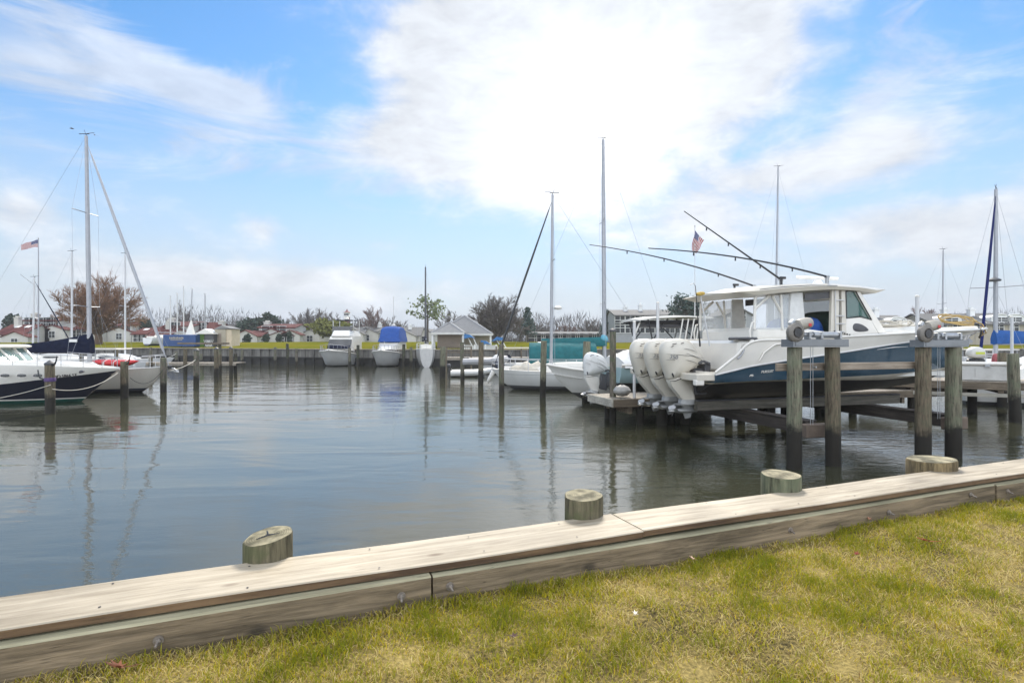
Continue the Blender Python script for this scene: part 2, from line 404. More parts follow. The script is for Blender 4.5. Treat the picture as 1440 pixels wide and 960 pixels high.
WHITE = M('white_gelcoat', (.72, .69, .63), .28, .05, 2.0, dirt=.16, dirtc=(.45, .42, .35), coat=.3)
CREAM = M('cream_gelcoat', (.60, .56, .48), .32, .05, 2.0, dirt=.15, dirtc=(.4, .36, .28), coat=.2)
OFFWHITE = M('aged_white', (.55, .54, .51), .5, .08, 3.0, dirt=.35, dirtc=(.3, .28, .22))
NONSKID = M('deck_nonskid', (.58, .57, .53), .7, .06, 6.0, bump=.15, bscale=90)
ALU = M('aluminium', (.36, .365, .38), .5, .08, 6.0, metal=.5)
ALUW = M('white_spar', (.58, .58, .58), .35, .05, 6.0)
GALV = M('galvanised_steel', (.40, .41, .42), .5, .14, 9.0, metal=.7, dirt=.3, dirtc=(.20, .17, .14))
BLACK = M('black_plastic', (.02, .02, .022), .4, .2, 8)
CARBON = M('black_tube', (.025, .025, .028), .35, .1, 8)
DKGREY = M('dark_grey', (.07, .07, .075), .5, .2, 6)
NAVYCLOTH = M('navy_canvas', (.007, .010, .026), .9, .25, 5, bump=.5, bscale=7, spec=.15)
BLUECLOTH = M('blue_canvas', (.025, .075, .27), .85, .2, 5, bump=.5, bscale=6, spec=.2)
TEALCLOTH = M('teal_canvas', (.02, .115, .125), .85, .22, 4, bump=.6, bscale=5, spec=.2)
TANCLOTH = M('tan_canvas', (.42, .39, .33), .85, .25, 4, bump=.6, bscale=9, dirt=.3)
WHITECLOTH = M('white_cover', (.66, .66, .64), .75, .1, 5, bump=.5, bscale=9, dirt=.2, dirtc=(.35, .34, .3))
RED = M('red_plastic', (.52, .03, .03), .35, .12, 3)
ROPE = M('rope_white', (.50, .47, .41), .9, .2, 30)
YROPE = M('rope_yellow', (.40, .28, .11), .9, .2, 30)
WIRE = M('rig_wire', (.30, .31, .33), .4, .05, 5, metal=.5)
HOUSEGLASS = M('house_pane', (.035, .04, .045), .35, .2, 3, spec=.25)
DKGLASS = M('dark_window', (.012, .014, .016), .08, .1, 3, spec=.8)
GRGLASS = glass('green_glass', (.035, .12, .10), .68)
PALEGLASS = glass('pale_green_glass', (.22, .36, .33), .55)
CLGLASS = glass('clear_vinyl', (.80, .84, .86), .30, .1)
PILE = pile_mat('pile_grey', (.19, .165, .13))
PILEG = pile_mat('pile_green', (.20, .185, .13), .78, green=(.155, .17, .11), greenamt=.6)
PILEB = pile_mat('pile_brown', (.17, .135, .09), .74, green=(.13, .13, .08), greenamt=.4)
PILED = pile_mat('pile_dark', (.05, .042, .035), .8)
DOCKW = wood('dock_boards', (.36, .32, .26), (.20, .17, .135), 14, 1, .8, knots=.3)
DOCKB = wood('dock_beam', (.22, .175, .125), (.10, .078, .056), 16, 0, .8, knots=.4)
DOCKL = wood('dock_fascia_pale', (.50, .47, .40), (.32, .29, .24), 16, 0, .8, knots=.3)
# ------------------------------------------------------------------ ground, water, far land
def grid_obj(name, xs, ys, zf, mat):
    mb = MB(); vs = [(x, y, zf(x, y)) for y in ys for x in xs]; n = len(xs)
    fs = [(j * n + i, j * n + i + 1, (j + 1) * n + i + 1, (j + 1) * n + i) for j in range(len(ys) - 1) for i in range(n - 1)]
    mb.add(vs, fs); return mb.build(name, mat, recalc=False)
def water_mat():
    m, N, L, b = _nt('harbour_water')
    b.inputs['Base Color'].default_value = (.042, .043, .026, 1); b.inputs['Roughness'].default_value = .035
    b.inputs['IOR'].default_value = 1.85; b.inputs['Specular Tint'].default_value = (1, .955, .87, 1); b.inputs['Specular IOR Level'].default_value = .62
    ge = N.new('ShaderNodeNewGeometry')
    def nz(scale, sx, sy, rot, detail, rough, dist=0):
        mp = N.new('ShaderNodeMapping'); mp.inputs['Scale'].default_value = (sx, sy, 1); mp.inputs['Rotation'].default_value = (0, 0, R(rot))
        L.new(ge.outputs['Position'], mp.inputs[0])
        n = N.new('ShaderNodeTexNoise'); n.inputs['Scale'].default_value = scale; n.inputs['Detail'].default_value = detail; n.inputs['Roughness'].default_value = rough; n.inputs['Distortion'].default_value = dist
        L.new(mp.outputs[0], n.inputs['Vector']); return n.outputs[0]
    big = nz(.55, .5, 1.3, 12, 2, .5, .6)
    mid = nz(2.6, .7, 1.6, -8, 3, .55, .5)
    fine = nz(11., .55, 1.5, 18, 3, .6, .3)
    # gusts: ripples are stronger in patches
    gust = nz(.16, .5, 1.0, 20, 3, .6, .4)
    gr = N.new('ShaderNodeMapRange'); gr.inputs['From Min'].default_value = .40; gr.inputs['From Max'].default_value = .64; gr.inputs['To Min'].default_value = .12; gr.inputs['To Max'].default_value = 1.0; L.new(gust, gr.inputs['Value'])
    sp = N.new('ShaderNodeSeparateXYZ'); L.new(ge.outputs['Position'], sp.inputs[0])
    side = N.new('ShaderNodeMapRange'); side.inputs['From Min'].default_value = -3; side.inputs['From Max'].default_value = 4.5; side.inputs['To Min'].default_value = .35; side.inputs['To Max'].default_value = 1.3; L.new(sp.outputs[0], side.inputs['Value'])
    def mm(op, a, b_):
        n = N.new('ShaderNodeMath'); n.operation = op
        for i, v in enumerate((a, b_)):
            if isinstance(v, (int, float)): n.inputs[i].default_value = v
            else: L.new(v, n.inputs[i])
        return n.outputs[0]
    h = mm('ADD', mm('MULTIPLY', big, .034), mm('MULTIPLY', mm('MULTIPLY', mid, .011), side.outputs[0]))
    rip = mm('MULTIPLY', mm('MULTIPLY', fine, .0065), mm('MULTIPLY', gr.outputs[0], side.outputs[0]))
    h = mm('ADD', h, rip)
    bp = N.new('ShaderNodeBump'); bp.inputs['Strength'].default_value = 1.0; bp.inputs['Distance'].default_value = .85
    L.new(h, bp.inputs['Height']); L.new(bp.outputs[0], b.inputs['Normal'])
    return m
LINE_A = (-6.0, 1.0)
# cap line: back edge / front edge run along direction CD
cdx, cdy = 2650 - 720, F
cl = math.hypot(cdx, cdy); CD = Vector((cdx / cl, cdy / cl, 0)); CNORM = Vector((CD.y, -CD.x, 0))   # towards the lawn
CAPZ = 1.30; LAWNZ = 1.10
FRONT0 = Vector((-720 / F * (F * 1.2 / 405), F * 1.2 / 405, 0))        # front top edge of the cap at photo x=0
CAPW = .385
structure(grid_obj('water', [-1400, -80, -20, 0, 20, 80, 1400], [-60, 0, 20, 60, 90, 250], lambda x, y: 0.0, water_mat()))

def lawn_h(x, y):
    return LAWNZ + .018 * math.sin(x * 1.7 + y * .6) * math.sin(y * 2.3 - x * .4) + .012 * math.sin(x * 4.1 + 1.3) * math.sin(y * 3.7)
def along(s, off, z=0): p = FRONT0 + CD * s + CNORM * off; return Vector((p.x, p.y, z))
def lawn():
    mb = MB(); S = [-14 + i * .25 for i in range(150)]; D = [.015 + .2 * j for j in range(60)]
    vs = []; 
    for d in D:
        for s in S:
            p = along(s, d); vs.append((p.x, p.y, lawn_h(p.x, p.y) - (.02 if d < .1 else 0)))
    n = len(S); fs = [(j * n + i, j * n + i + 1, (j + 1) * n + i + 1, (j + 1) * n + i) for j in range(len(D) - 1) for i in range(n - 1)]
    mb.add(vs, fs)
    m, N, L, b = _nt('lawn_thatch')
    ge = N.new('ShaderNodeNewGeometry')
    n1 = N.new('ShaderNodeTexNoise'); n1.inputs['Scale'].default_value = 60; n1.inputs['Detail'].default_value = 6; L.new(ge.outputs['Position'], n1.inputs['Vector'])
    n2 = N.new('ShaderNodeTexNoise'); n2.inputs['Scale'].default_value = 2.2; n2.inputs['Detail'].default_value = 5; L.new(ge.outputs['Position'], n2.inputs['Vector'])
    r = N.new('ShaderNodeValToRGB'); e = r.color_ramp.elements; e[0].position = .35; e[0].color = (.035, .028, .012, 1); e[1].position = .68; e[1].color = (.38, .29, .10, 1)
    a = N.new('ShaderNodeMath'); a.operation = 'ADD'; a.inputs[1].default_value = 0
    mxv = N.new('ShaderNodeMath'); mxv.operation = 'MULTIPLY_ADD'; L.new(n2.outputs[0], mxv.inputs[0]); mxv.inputs[1].default_value = .5; 
    hf = N.new('ShaderNodeMath'); hf.operation = 'MULTIPLY'; L.new(n1.outputs[0], hf.inputs[0]); hf.inputs[1].default_value = .5; L.new(hf.outputs[0], mxv.inputs[2])
    L.new(mxv.outputs[0], r.inputs[0]); L.new(r.outputs[0], b.inputs['Base Color']); b.inputs['Roughness'].default_value = .95; b.inputs['Specular IOR Level'].default_value = .1
    bp = N.new('ShaderNodeBump'); bp.inputs['Strength'].default_value = .8; bp.inputs['Distance'].default_value = .02; L.new(n1.outputs[0], bp.inputs['Height']); L.new(bp.outputs[0], b.inputs['Normal'])
    return structure(mb.build('lawn', m, recalc=False))
lawn()

def grass():
    rng = np.random.default_rng(3)
    # candidate roots in (s, d) space, kept where the camera could see them
    n = 1500000
    s = rng.uniform(-2.2, 11.0, n); d = rng.uniform(.03, 5.2, n)
    x = FRONT0.x + CD.x * s + CNORM.x * d; y = FRONT0.y + CD.y * s + CNORM.y * d
    keep = (y > 1.75) & (np.abs(x) < y * 1.08 + .5)
    # denser near the camera
    x, y, d = x[keep], y[keep], d[keep]
    def fb(u, v, k):      # cheap smooth noise
        return (np.sin(u * k + 1.3 * np.sin(v * k * .7)) * np.sin(v * k * 1.1 + 1.7 * np.sin(u * k * .6 + 2)) + .5 * np.sin(u * k * 2.3 + v * k * 1.9 + 4) * np.sin(v * k * 2.7 - u * k + 1)) / 1.5
    tuft = fb(x, y, 9.0); patch = fb(x + 3, y, 1.9); pm = fb(x, y + 7, 4.4)
    dens = np.clip(.60 + .62 * tuft + .3 * patch, .05, 1)
    k2 = rng.random(len(x)) < dens
    x, y, d, tuft, patch, pm = x[k2], y[k2], d[k2], tuft[k2], patch[k2], pm[k2]
    # clump roots
    m = len(x)
    green = np.clip(.46 + .40 * tuft + .14 * patch + .2 * pm + rng.normal(0, .18, m), 0, 1)
    straw = rng.random(m) < np.clip(.42 - .42 * patch - .3 * pm, .10, .85)
    h = np.where(straw, rng.uniform(.010, .030, m), rng.gamma(5, .0068, m).clip(.012, .075) * (.72 + .5 * np.clip(tuft, -.5, 1)))
    lean = np.where(straw, rng.uniform(.7, 2.4, m), rng.uniform(.25, 1.1, m)) * h
    ang = rng.uniform(0, 2 * np.pi, m) + .4
    w = rng.uniform(.0009, .0024, m)
    z = LAWNZ + .018 * np.sin(x * 1.7 + y * .6) * np.sin(y * 2.3 - x * .4) + .012 * np.sin(x * 4.1 + 1.3) * np.sin(y * 3.7) - .004
    lx, ly = np.cos(ang), np.sin(ang)
    fa = rng.uniform(0, 2 * np.pi, m); wx, wy = np.cos(fa) * w, np.sin(fa) * w
    V = np.empty((m, 5, 3), np.float32)
    V[:, 0] = np.stack([x - wx, y - wy, z], 1); V[:, 1] = np.stack([x + wx, y + wy, z], 1)
    mx_, my_ = x + lx * lean * .38, y + ly * lean * .38; mz = z + h * .68
    V[:, 2] = np.stack([mx_ - wx * .8, my_ - wy * .8, mz], 1); V[:, 3] = np.stack([mx_ + wx * .8, my_ + wy * .8, mz], 1)
    V[:, 4] = np.stack([x + lx * lean, y + ly * lean, z + h], 1)
    base = (np.arange(m) * 5)[:, None]
    quad = base + np.array([[0, 1, 3, 2]]); tri = base + np.array([[2, 3, 4]])
    loops = np.concatenate([quad, tri], 1).reshape(-1)
    me = bpy.data.meshes.new('grass'); me.vertices.add(m * 5); me.vertices.foreach_set('co', V.reshape(-1))
    me.loops.add(m * 7); me.loops.foreach_set('vertex_index', loops.astype(np.int32))
    me.polygons.add(m * 2)
    ls = np.empty(m * 2, np.int32); ls[0::2] = np.arange(m) * 7; ls[1::2] = np.arange(m) * 7 + 4
    me.polygons.foreach_set('loop_start', ls)
    me.update(calc_edges=True); me.validate()
    # per-blade colour (the blade's own pigment)
    g0 = np.array([.17, .20, .010]); g1 = np.array([.44, .40, .030]); st0 = np.array([.52, .39, .12]); st1 = np.array([.72, .60, .29]); br = np.array([.22, .12, .045])
    t = green[:, None]; c = g1 * (1 - t) + g0 * t
    u = rng.random((m, 1)); cs = st0 * (1 - u) + st1 * u
    brown = (rng.random(m) < .10)[:, None]; cs = np.where(brown, br, cs)
    c = np.where(straw[:, None], cs, c) * rng.uniform(.8, 1.2, (m, 1))
    yl = (rng.random((m, 1)) < .25) & ~straw[:, None]; c = np.where(yl, c * np.array([1.5, 1.2, .9]), c)
    C = np.ones((m, 5, 4), np.float32); C[:, :, :3] = c[:, None, :]
    at = me.color_attributes.new('pigment', 'FLOAT_COLOR', 'POINT'); at.data.foreach_set('color', C.reshape(-1))
    mt, N, L, b = _nt('grass_blade')
    a = N.new('ShaderNodeAttribute'); a.attribute_name = 'pigment'
    L.new(a.outputs['Color'], b.inputs['Base Color']); b.inputs['Roughness'].default_value = .6; b.inputs['Specular IOR Level'].default_value = .25
    tr = N.new('ShaderNodeBsdfTranslucent'); L.new(a.outputs['Color'], tr.inputs['Color'])
    ms = N.new('ShaderNodeMixShader'); ms.inputs[0].default_value = .42; L.new(b.outputs[0], ms.inputs[1]); L.new(tr.outputs[0], ms.inputs[2]); L.new(ms.outputs[0], N['Material Output'].inputs['Surface'])
    me.materials.append(mt)
    o = bpy.data.objects.new('grass', me); col.objects.link(o)
    tag(o, 'short yellowing winter grass covering the lawn in front of the timber bulkhead', 'grass', kind='stuff')
grass()

# far land beyond the basin: a bank behind the far bulkhead
SHORE = [(-400, 120), (-150, 86), (-46, 70), (-8.5, 56), (4, 57), (40, 60), (90, 66), (400, 110)]
def shore_y(x):
    for (a, b), (c, d) in zip(SHORE, SHORE[1:]):
        if a <= x <= c: return b + (d - b) * (x - a) / (c - a)
    return 120
def far_land():
    xs = sorted(set([-2500, -1200, -700] + list(range(-400, 401, 12)) + [-46, -8.5, 4, 700, 1200, 2500]))
    ds = [0, 3, 8, 16, 28, 45, 80, 200, 600, 2500]; hs = [1.62, 1.72, 1.85, 2.1, 2.32, 2.4, 2.42, 2.44, 2.44, 2.44]
    mb = MB(); vs = []
    for d, h in zip(ds, hs):
        for x in xs: vs.append((x, shore_y(x) + d, h + (.05 * math.sin(x * .3 + d) if 3 < d < 60 else 0)))
    n = len(xs); mb.add(vs, [(j * n + i, j * n + i + 1, (j + 1) * n + i + 1, (j + 1) * n + i) for j in range(len(ds) - 1) for i in range(n - 1)])
    m, N, L, b = _nt('far_grass')
    ge = N.new('ShaderNodeNewGeometry'); mp = N.new('ShaderNodeMapping'); mp.inputs['Scale'].default_value = (.25, 1, 1); L.new(ge.outputs['Position'], mp.inputs[0])
    n1 = N.new('ShaderNodeTexNoise'); n1.inputs['Scale'].default_value = .30; n1.inputs['Detail'].default_value = 8; n1.inputs['Roughness'].default_value = .7; L.new(mp.outputs[0], n1.inputs['Vector'])
    r = N.new('ShaderNodeValToRGB'); e = r.color_ramp.elements; e[0].position = .35; e[0].color = (.065, .10, .004, 1); e[1].position = .62; e[1].color = (.175, .14, .018, 1)
    L.new(n1.outputs[0], r.inputs[0]); L.new(r.outputs[0], b.inputs['Base Color']); b.inputs['Roughness'].default_value = 1.0; b.inputs['Specular IOR Level'].default_value = 0
    structure(mb.build('ground', m, recalc=False))
far_land()

# ------------------------------------------------------------------ near timber bulkhead
def local_frame(o):      # object whose local x runs along the cap, y towards the water
    o.location = (FRONT0.x, FRONT0.y, 0); o.rotation_euler = (0, 0, math.atan2(CD.y, CD.x))
def s_at(px, py_front=None):   # distance along the front edge for a photo column
    k = (px - 720) / F     # solve FRONT0+CD*s : x/y = k
    return (k * FRONT0.y - FRONT0.x) / (CD.x - k * CD.y)
CAPM = wood('weathered_cap', (.50, .43, .325), (.29, .24, .17), 18, 0, .6, .45, .8, (.11, .07, .04), spec=.35)
CAPEDGE = wood('cap_edge_brown', (.20, .125, .065), (.085, .05, .028), 26, 0, .8, .4, .3)
WALEM = wood('wale_timber', (.27, .205, .13), (.10, .075, .046), 24, 0, .8, .55, .7, (.02, .017, .013))
WALETOP = wood('wale_top_green', (.40, .365, .245), (.25, .23, .15), 26, 0, .9, .25, .2, spec=.1)
bh = thing('bulkhead', 'long weathered timber bulkhead with pale flat cap boards edging the lawn', 'bulkhead')
local_frame(bh)
def bulkhead():
    sj = s_at(905); ends = [-9, sj, s_at(1600) + 9]
    for i in range(2):
        a, b = ends[i], ends[i + 1]
        mb = MB(); nseg = 60; rings = []
        for k in range(nseg + 1):
            s = a + .002 + (b - a - .004) * k / nseg
            wv = .004 * math.sin(s * 1.7 + i); zt = CAPZ + .003 * math.sin(s * 2.3) + (.004 if i else 0)
            y0, y1 = 0 + wv, CAPW + .004 * math.sin(s * .9) + (-.02 if i else 0)
            e = .006
            rings.append([(s, y0, zt - .04), (s, y0, zt - e), (s, y0 + e, zt), (s, y1 - e, zt), (s, y1, zt - e), (s, y1, zt - .04)])
        mb.loft(rings, True, True, 0, True, None, lambda i_, k_: 1 if k_ in (0,) else 0)
        mb.build('cap_board', [CAPM, CAPEDGE], bh, 30)
    js = [-9, s_at(605), s_at(1393), s_at(1600) + 9]
    for i in range(3):
        a, b = js[i], js[i + 1]
        mb = MB(); rings = []; off = [-.048, -.038, -.046][i]; nseg = 40
        for k in range(nseg + 1):
            s = a + .006 + (b - a - .012) * k / nseg
            o_ = off + .004 * math.sin(s * 1.1 + i); zt = CAPZ - .052 + .004 * math.sin(s * .8 + 2 * i); e = .008
            rings.append([(s, o_, .98), (s, o_, zt - e), (s, o_ + e, zt), (s, .08, zt), (s, .08, .98)])
        mb.loft(rings, True, True, 0, True, None, lambda i_, k_: 1 if k_ in (1, 2) else 0)
        w = mb.build('wale_board', [WALEM, WALETOP], bh, 30)
        pxs = [(226, .085), (562, .075)] if i == 0 else ([(630, .07), (1105, .085), (1243, .08), (1358, .05)] if i == 1 else [(1408, .07)])
        for px, dz in pxs:
            s = s_at(px); g = MB()
            Mx = Matrix.Translation((s, off - .001, CAPZ - .05 - dz)) @ Matrix.Rotation(R(90), 4, 'X')
            g.lathe([(.0, 0), (.022, 0), (.022, .004), (.012, .005)], 14, Mx)
            Mn = Mx @ Matrix.Translation((0, 0, .005)); g.lathe([(.0125, 0), (.0125, .010), (.009, .012)], 6, Mn, sm=False)
            g.lathe([(.006, 0), (.006, .045), (.004, .048)], 10, Mx @ Matrix.Rotation(R(random.uniform(-14, 14)), 4, 'Y') @ Matrix.Rotation(R(10), 4, 'X'))
            g.build('lag_bolt', M('rusted_bolt', (.22, .19, .16), .6, .35, 40, metal=.35, dirt=.6, dirtc=(.10, .05, .025)) if 'rusted_bolt' not in bpy.data.materials else bpy.data.materials['rusted_bolt'], w, 40)
    # nail heads along the cap boards
    s = -1.5
    while s < 12:
        for y in (.055, .33):
            g = MB(); g.lathe([(.0055, 0), (.006, .001), (.004, .0018)], 8, Matrix.Translation((s + random.uniform(-.02, .02), y + random.uniform(-.02, .02), CAPZ + .0045)))
            g.build('nail', BLACK, bh)
        s += .61
    mb = MB(); mb.box(-9, s_at(1600) + 9, .10, CAPW - .05, -1.5, CAPZ - .045, .01); mb.build('sheathing', DOCKB, bh)
bulkhead()

def end_grain():
    m, N, L, b = _nt('pile_end_grain')
    tc = N.new('ShaderNodeTexCoord')
    w = N.new('ShaderNodeTexWave'); w.wave_type = 'RINGS'; w.rings_direction = 'Z'; w.inputs['Scale'].default_value = 26; w.inputs['Distortion'].default_value = 2.5; w.inputs['Detail'].default_value = 3
    L.new(tc.outputs['Object'], w.inputs['Vector'])
    n = N.new('ShaderNodeTexNoise'); n.inputs['Scale'].default_value = 9; n.inputs['Detail'].default_value = 8; L.new(tc.outputs['Object'], n.inputs['Vector'])
    r = N.new('ShaderNodeValToRGB'); e = r.color_ramp.elements; e[0].color = (.22, .19, .11, 1); e[1].color = (.42, .37, .24, 1); L.new(w.outputs[0], r.inputs[0])
    r2 = N.new('ShaderNodeValToRGB'); e = r2.color_ramp.elements; e[0].position = .4; e[1].position = .62; e[0].color = (.10, .10, .05, 1); e[1].color = (1, 1, 1, 1); L.new(n.outputs[0], r2.inputs[0])
    mx = N.new('ShaderNodeMix'); mx.data_type = 'RGBA'; mx.blend_type = 'MULTIPLY'; mx.inputs[0].default_value = .85; L.new(r.outputs[0], mx.inputs[6]); L.new(r2.outputs[0], mx.inputs[7])
    L.new(mx.outputs[2], b.inputs['Base Color']); b.inputs['Roughness'].default_value = .85
    bp = N.new('ShaderNodeBump'); bp.inputs['Strength'].default_value = .4; bp.inputs['Distance'].default_value = .01; L.new(n.outputs[0], bp.inputs['Height']); L.new(bp.outputs[0], b.inputs['Normal'])
    return m
ENDG = end_grain()
def make_pile(name, x, y, ztop, r, mat, label, group, cap=None, zbot=-1.2, tilt=(0, 0), rag=.006, n=20):
    t = thing(name, label, 'piling', (x, y, 0), 0, group)
    mb = MB(); ph = random.uniform(0, 6); rings = []
    zs = [zbot + (ztop - zbot) * k / 8 for k in range(9)]
    zs = zs[:-1] + [ztop - r * .06, ztop]
    for i, z in enumerate(zs):
        rr = r * (1.06 - .08 * (z - zbot) / (ztop - zbot)) * (.965 if i == len(zs) - 1 else 1)
        ring = []
        for k in range(n):
            a = 2 * math.pi * k / n
            q = rr * (1 + rag / r * (math.sin(3 * a + ph + z * .5) * .6 + math.sin(7 * a + ph * 2) * .35))
            dz = tilt[0] * math.cos(a) * r + tilt[1] * math.sin(a) * r if z > ztop - r * .2 else 0
            ring.append((q * math.cos(a), q * math.sin(a), z + dz))
        rings.append(ring)
    mb.loft(rings, True, True)
    mb.m[-1] = 1
    if name in ('mooring_piling', 'far_piling', 'lift_post'): k_ = .7 if name == 'lift_post' else 1.3; t.rotation_euler = (R(random.uniform(-k_, k_)), R(random.uniform(-k_, k_)), 0)
    mb.build('shaft', [mat, ENDG], t, 40)
    if cap == 'cone':
        g = MB(); g.lathe([(r * 1.08, ztop - .05), (r * 1.1, ztop + .01), (r * .55, ztop + r * .45), (.012, ztop + r * .8)], 16)
        g.build('cap', DKGREY, t, 30)
    return t
BPM = pile_mat('bulkhead_pile', (.145, .125, .075), -5, green=(.075, .085, .035), greenamt=.6)
BPB = pile_mat('bulkhead_pile_brown', (.22, .165, .085), -5, green=(.08, .06, .03), greenamt=.6)
BPG = pile_mat('bulkhead_pile_green', (.15, .15, .09), -5, green=(.10, .115, .07), greenamt=.6)
GB = 'sawn bulkhead pilings along the lawn edge'
for px, ztop, r, mt, lb, ti in ((377, 1.412, .131, BPM, 'short round bulkhead piling, leftmost beside the cap, with a cracked sloping mossy top', (.12, .10)),
                                (820, 1.435, .135, BPM, 'short round bulkhead piling beside the joint between the two cap boards', (.02, .06)),
                                (1098, 1.415, .155, BPG, 'short greenish bulkhead piling in front of the lift post pair near the boat stern', (0, .04)),
                                (1310, 1.385, .205, BPB, 'widest short brown bulkhead piling, in front of the lift posts near the bow', (.05, -.02))):
    yb = 480 + 358 - .135 * px; Zb = F * 1.2 / (yb - 480); k = (px - 720) / F
    c = Vector((k * Zb, Zb, 0)) - CNORM * (r * .55)
    c = Vector((k * (c.y), c.y, 0))
    t = make_pile('bulkhead_piling', c.x, c.y, ztop, r, mt, lb, GB, tilt=ti, rag=.006, n=48)
    if px == 377:
        g = MB()
        for a0, ln in ((.3, .6), (2.0, .45), (3.9, .55)):
            pts = [(math.cos(a0) * r * q, math.sin(a0) * r * q * .8 , ztop + .002 + .28 * math.sin(a0) * r * q * .8) for q in (0, .2, .4, ln)]
            g.tube(pts, [.006, .005, .004, .001], 4)
        g.build('crack', BLACK, t)

# fallen leaves
def leaf(px, py, size, c, rz, label, lobes=7, name='fallen_leaf', curl=.25, z_up=.055):
    Z = F * (EYE - LAWNZ - z_up) / (py - 480); p = P(px, py, Z)
    t = MB(); pts = []
    n = lobes
    for i in range(n * 2 + 1):
        a = -math.pi * .86 + 2 * math.pi * .86 * i / (n * 2)
        rr = (1.0 if i % 2 == 0 else .38) * (.75 + .35 * math.cos(a * .5))
        pts.append((math.cos(a) * rr * .62 + .2, math.sin(a) * rr * .42))
    vs = [(0, 0, 0)] + [(x, y, curl * (x * x * .5 + y * y * 1.6) - .05) for x, y in pts]
    fs = [(0, i + 1, i + 2) for i in range(len(pts) - 1)]
    Mx = Matrix.Translation(p) @ Matrix.Rotation(rz, 4, 'Z') @ Matrix.Rotation(R(18), 4, 'X') @ Matrix.Scale(size, 4)
    t.add(vs, fs, 0, True, Mx)
    t.add([(v[0], v[1], v[2] - .03) for v in vs], [f[::-1] for f in fs], 0, True, Mx)
    t.tube([Mx @ Vector((-.1, 0, 0)), Mx @ Vector((-.5, .05, .05)), Mx @ Vector((-.8, .0, .14))], .02 * size, 4)
    o = t.build(name, M('leaf_%d' % px, c, .6, .3, 20), None, recalc=False)
    tag(o, label, 'leaf', 'dead leaves on the lawn')
leaf(1307, 760, .085, (.36, .09, .025), 2.6, 'largest reddish oak leaf lying on the grass at right', curl=.5)
leaf(1203, 778, .045, (.28, .05, .03), .4, 'small dark red curled leaf below the largest oak leaf', 5, curl=.8)
leaf(893, 862, .04, (.70, .62, .52), 1.2, 'pale bleached leaf alone in the middle of the lawn', 5)
leaf(720, 893, .04, (.09, .045, .03), .2, 'dark brown leaf in the greener patch of lawn', 5, curl=.6, z_up=.05)
leaf(172, 936, .09, (.20, .075, .035), 3.0, 'brown leaf against the wale board at the left', 7, curl=.6)
leaf(1222, 729, .05, (.40, .20, .12), .9, 'tan leaf against the wale board below the right bolts', 5, curl=.6)
leaf(975, 785, .045, (.42, .26, .18), 1.9, 'pinkish tan leaf at the foot of the wale board in the middle', 5, curl=.6)
# ------------------------------------------------------------------ far bulkhead wall, piles, docks
FWALL = wood('far_sheet_piling', (.20, .19, .17), (.10, .095, .085), 3, 2, .85, .3, 0)
FWD = M('far_wall_wet', (.016, .015, .013), .7, .3, 1.2)
def far_bulkhead():
    t = thing('far_bulkhead', 'dark timber bulkhead wall holding the grass bank across the water', 'bulkhead', (0, 0, 0))
    mb = MB(); cap = MB(); low = MB()
    pts = [(-150, 86), (-46, 70), (-8.5, 56), (4, 57), (40, 60), (90, 66)]
    for (a, b), (c, d) in zip(pts, pts[1:]):
        L_ = math.hypot(c - a, d - b); n = max(int(L_ / .62), 1); ux, uy = (c - a) / L_, (d - b) / L_
        for k in range(n):
            s0, s1 = L_ * k / n, L_ * (k + 1) / n; o = -.05 if k % 2 else .07
            Mx = Matrix.Translation((a, b - .1, 0)) @ Matrix.Rotation(math.atan2(uy, ux), 4, 'Z')
            mb.box(s0, s1, o - .12, o + .12, .78, 1.62, 0, 0, Mx); low.box(s0, s1, o - .14, o + .12, -1, .78, 0, 0, Mx)
        cap.box(0, L_, -.28, .2, 1.62, 1.72, .01, 0, Mx); low.box(0, L_, -.26, -.13, .62, .8, 0, 0, Mx)
    mb.build('sheathing', FWALL, t); cap.build('cap', DOCKW, t); low.build('tide_band', FWD, t)
far_bulkhead()

GM = 'mooring pilings standing in the basin'
def mp(px, Z, ytop, r, mat, label, cap=None, group=GM, n=16):
    return make_pile('mooring_piling', X_(px, Z), Z, Zp(ytop, Z), r, mat, label, group, cap, n=n)
p1 = mp(71, 19.3, 511, .145, PILEB, 'rust streaked mooring piling with black hooks in front of the navy motor yacht', 'cone')
r = .155
for sx, zz in ((-1, 1.25), (1, 1.72)):
    g = MB(); g.tube([(sx * .12, -.06, zz - .05), (sx * .25, -.1, zz), (sx * .30, -.1, zz + .1), (sx * .33, -.1, zz + .28)], [.025, .03, .025, .018], 6); g.build('line_hook', BLACK, p1)
g = MB(); g.lathe([(.16, 1.12), (.17, 1.15), (.17, 1.22), (.16, 1.25)], 16); g.build('rope_collar', M('purple_rope', (.10, .06, .16), .9, .3, 20), p1)
p2 = mp(175, 24.5, 508, .15, PILEB, 'mooring piling with a black hook before the red kayak and pale bow')
g = MB(); g.tube([(.12, -.06, 1.5), (.25, -.1, 1.55), (.33, -.1, 1.9)], [.025, .03, .015], 6); g.build('line_hook', BLACK, p2)
mp(230, 27.5, 503, .14, PILE, 'mooring piling right at the bow tip of the pale sailboat')
mp(276, 33, 492, .15, PILE, 'cone topped mooring piling holding the sagging line from the sailboat bow', 'cone')
mp(304, 40, 490, .15, PILEB, 'cone topped piling next to the post of the small raised platform', 'cone')
mp(325, 44, 489, .14, PILEB, 'piling with a red and white wrapped line, left of a close pair', 'cone')
mp(331, 45.5, 497, .13, PILED, 'shorter dark piling, right of a close pair by the far bulkhead')
GF = 'slender pilings along the far bulkhead'
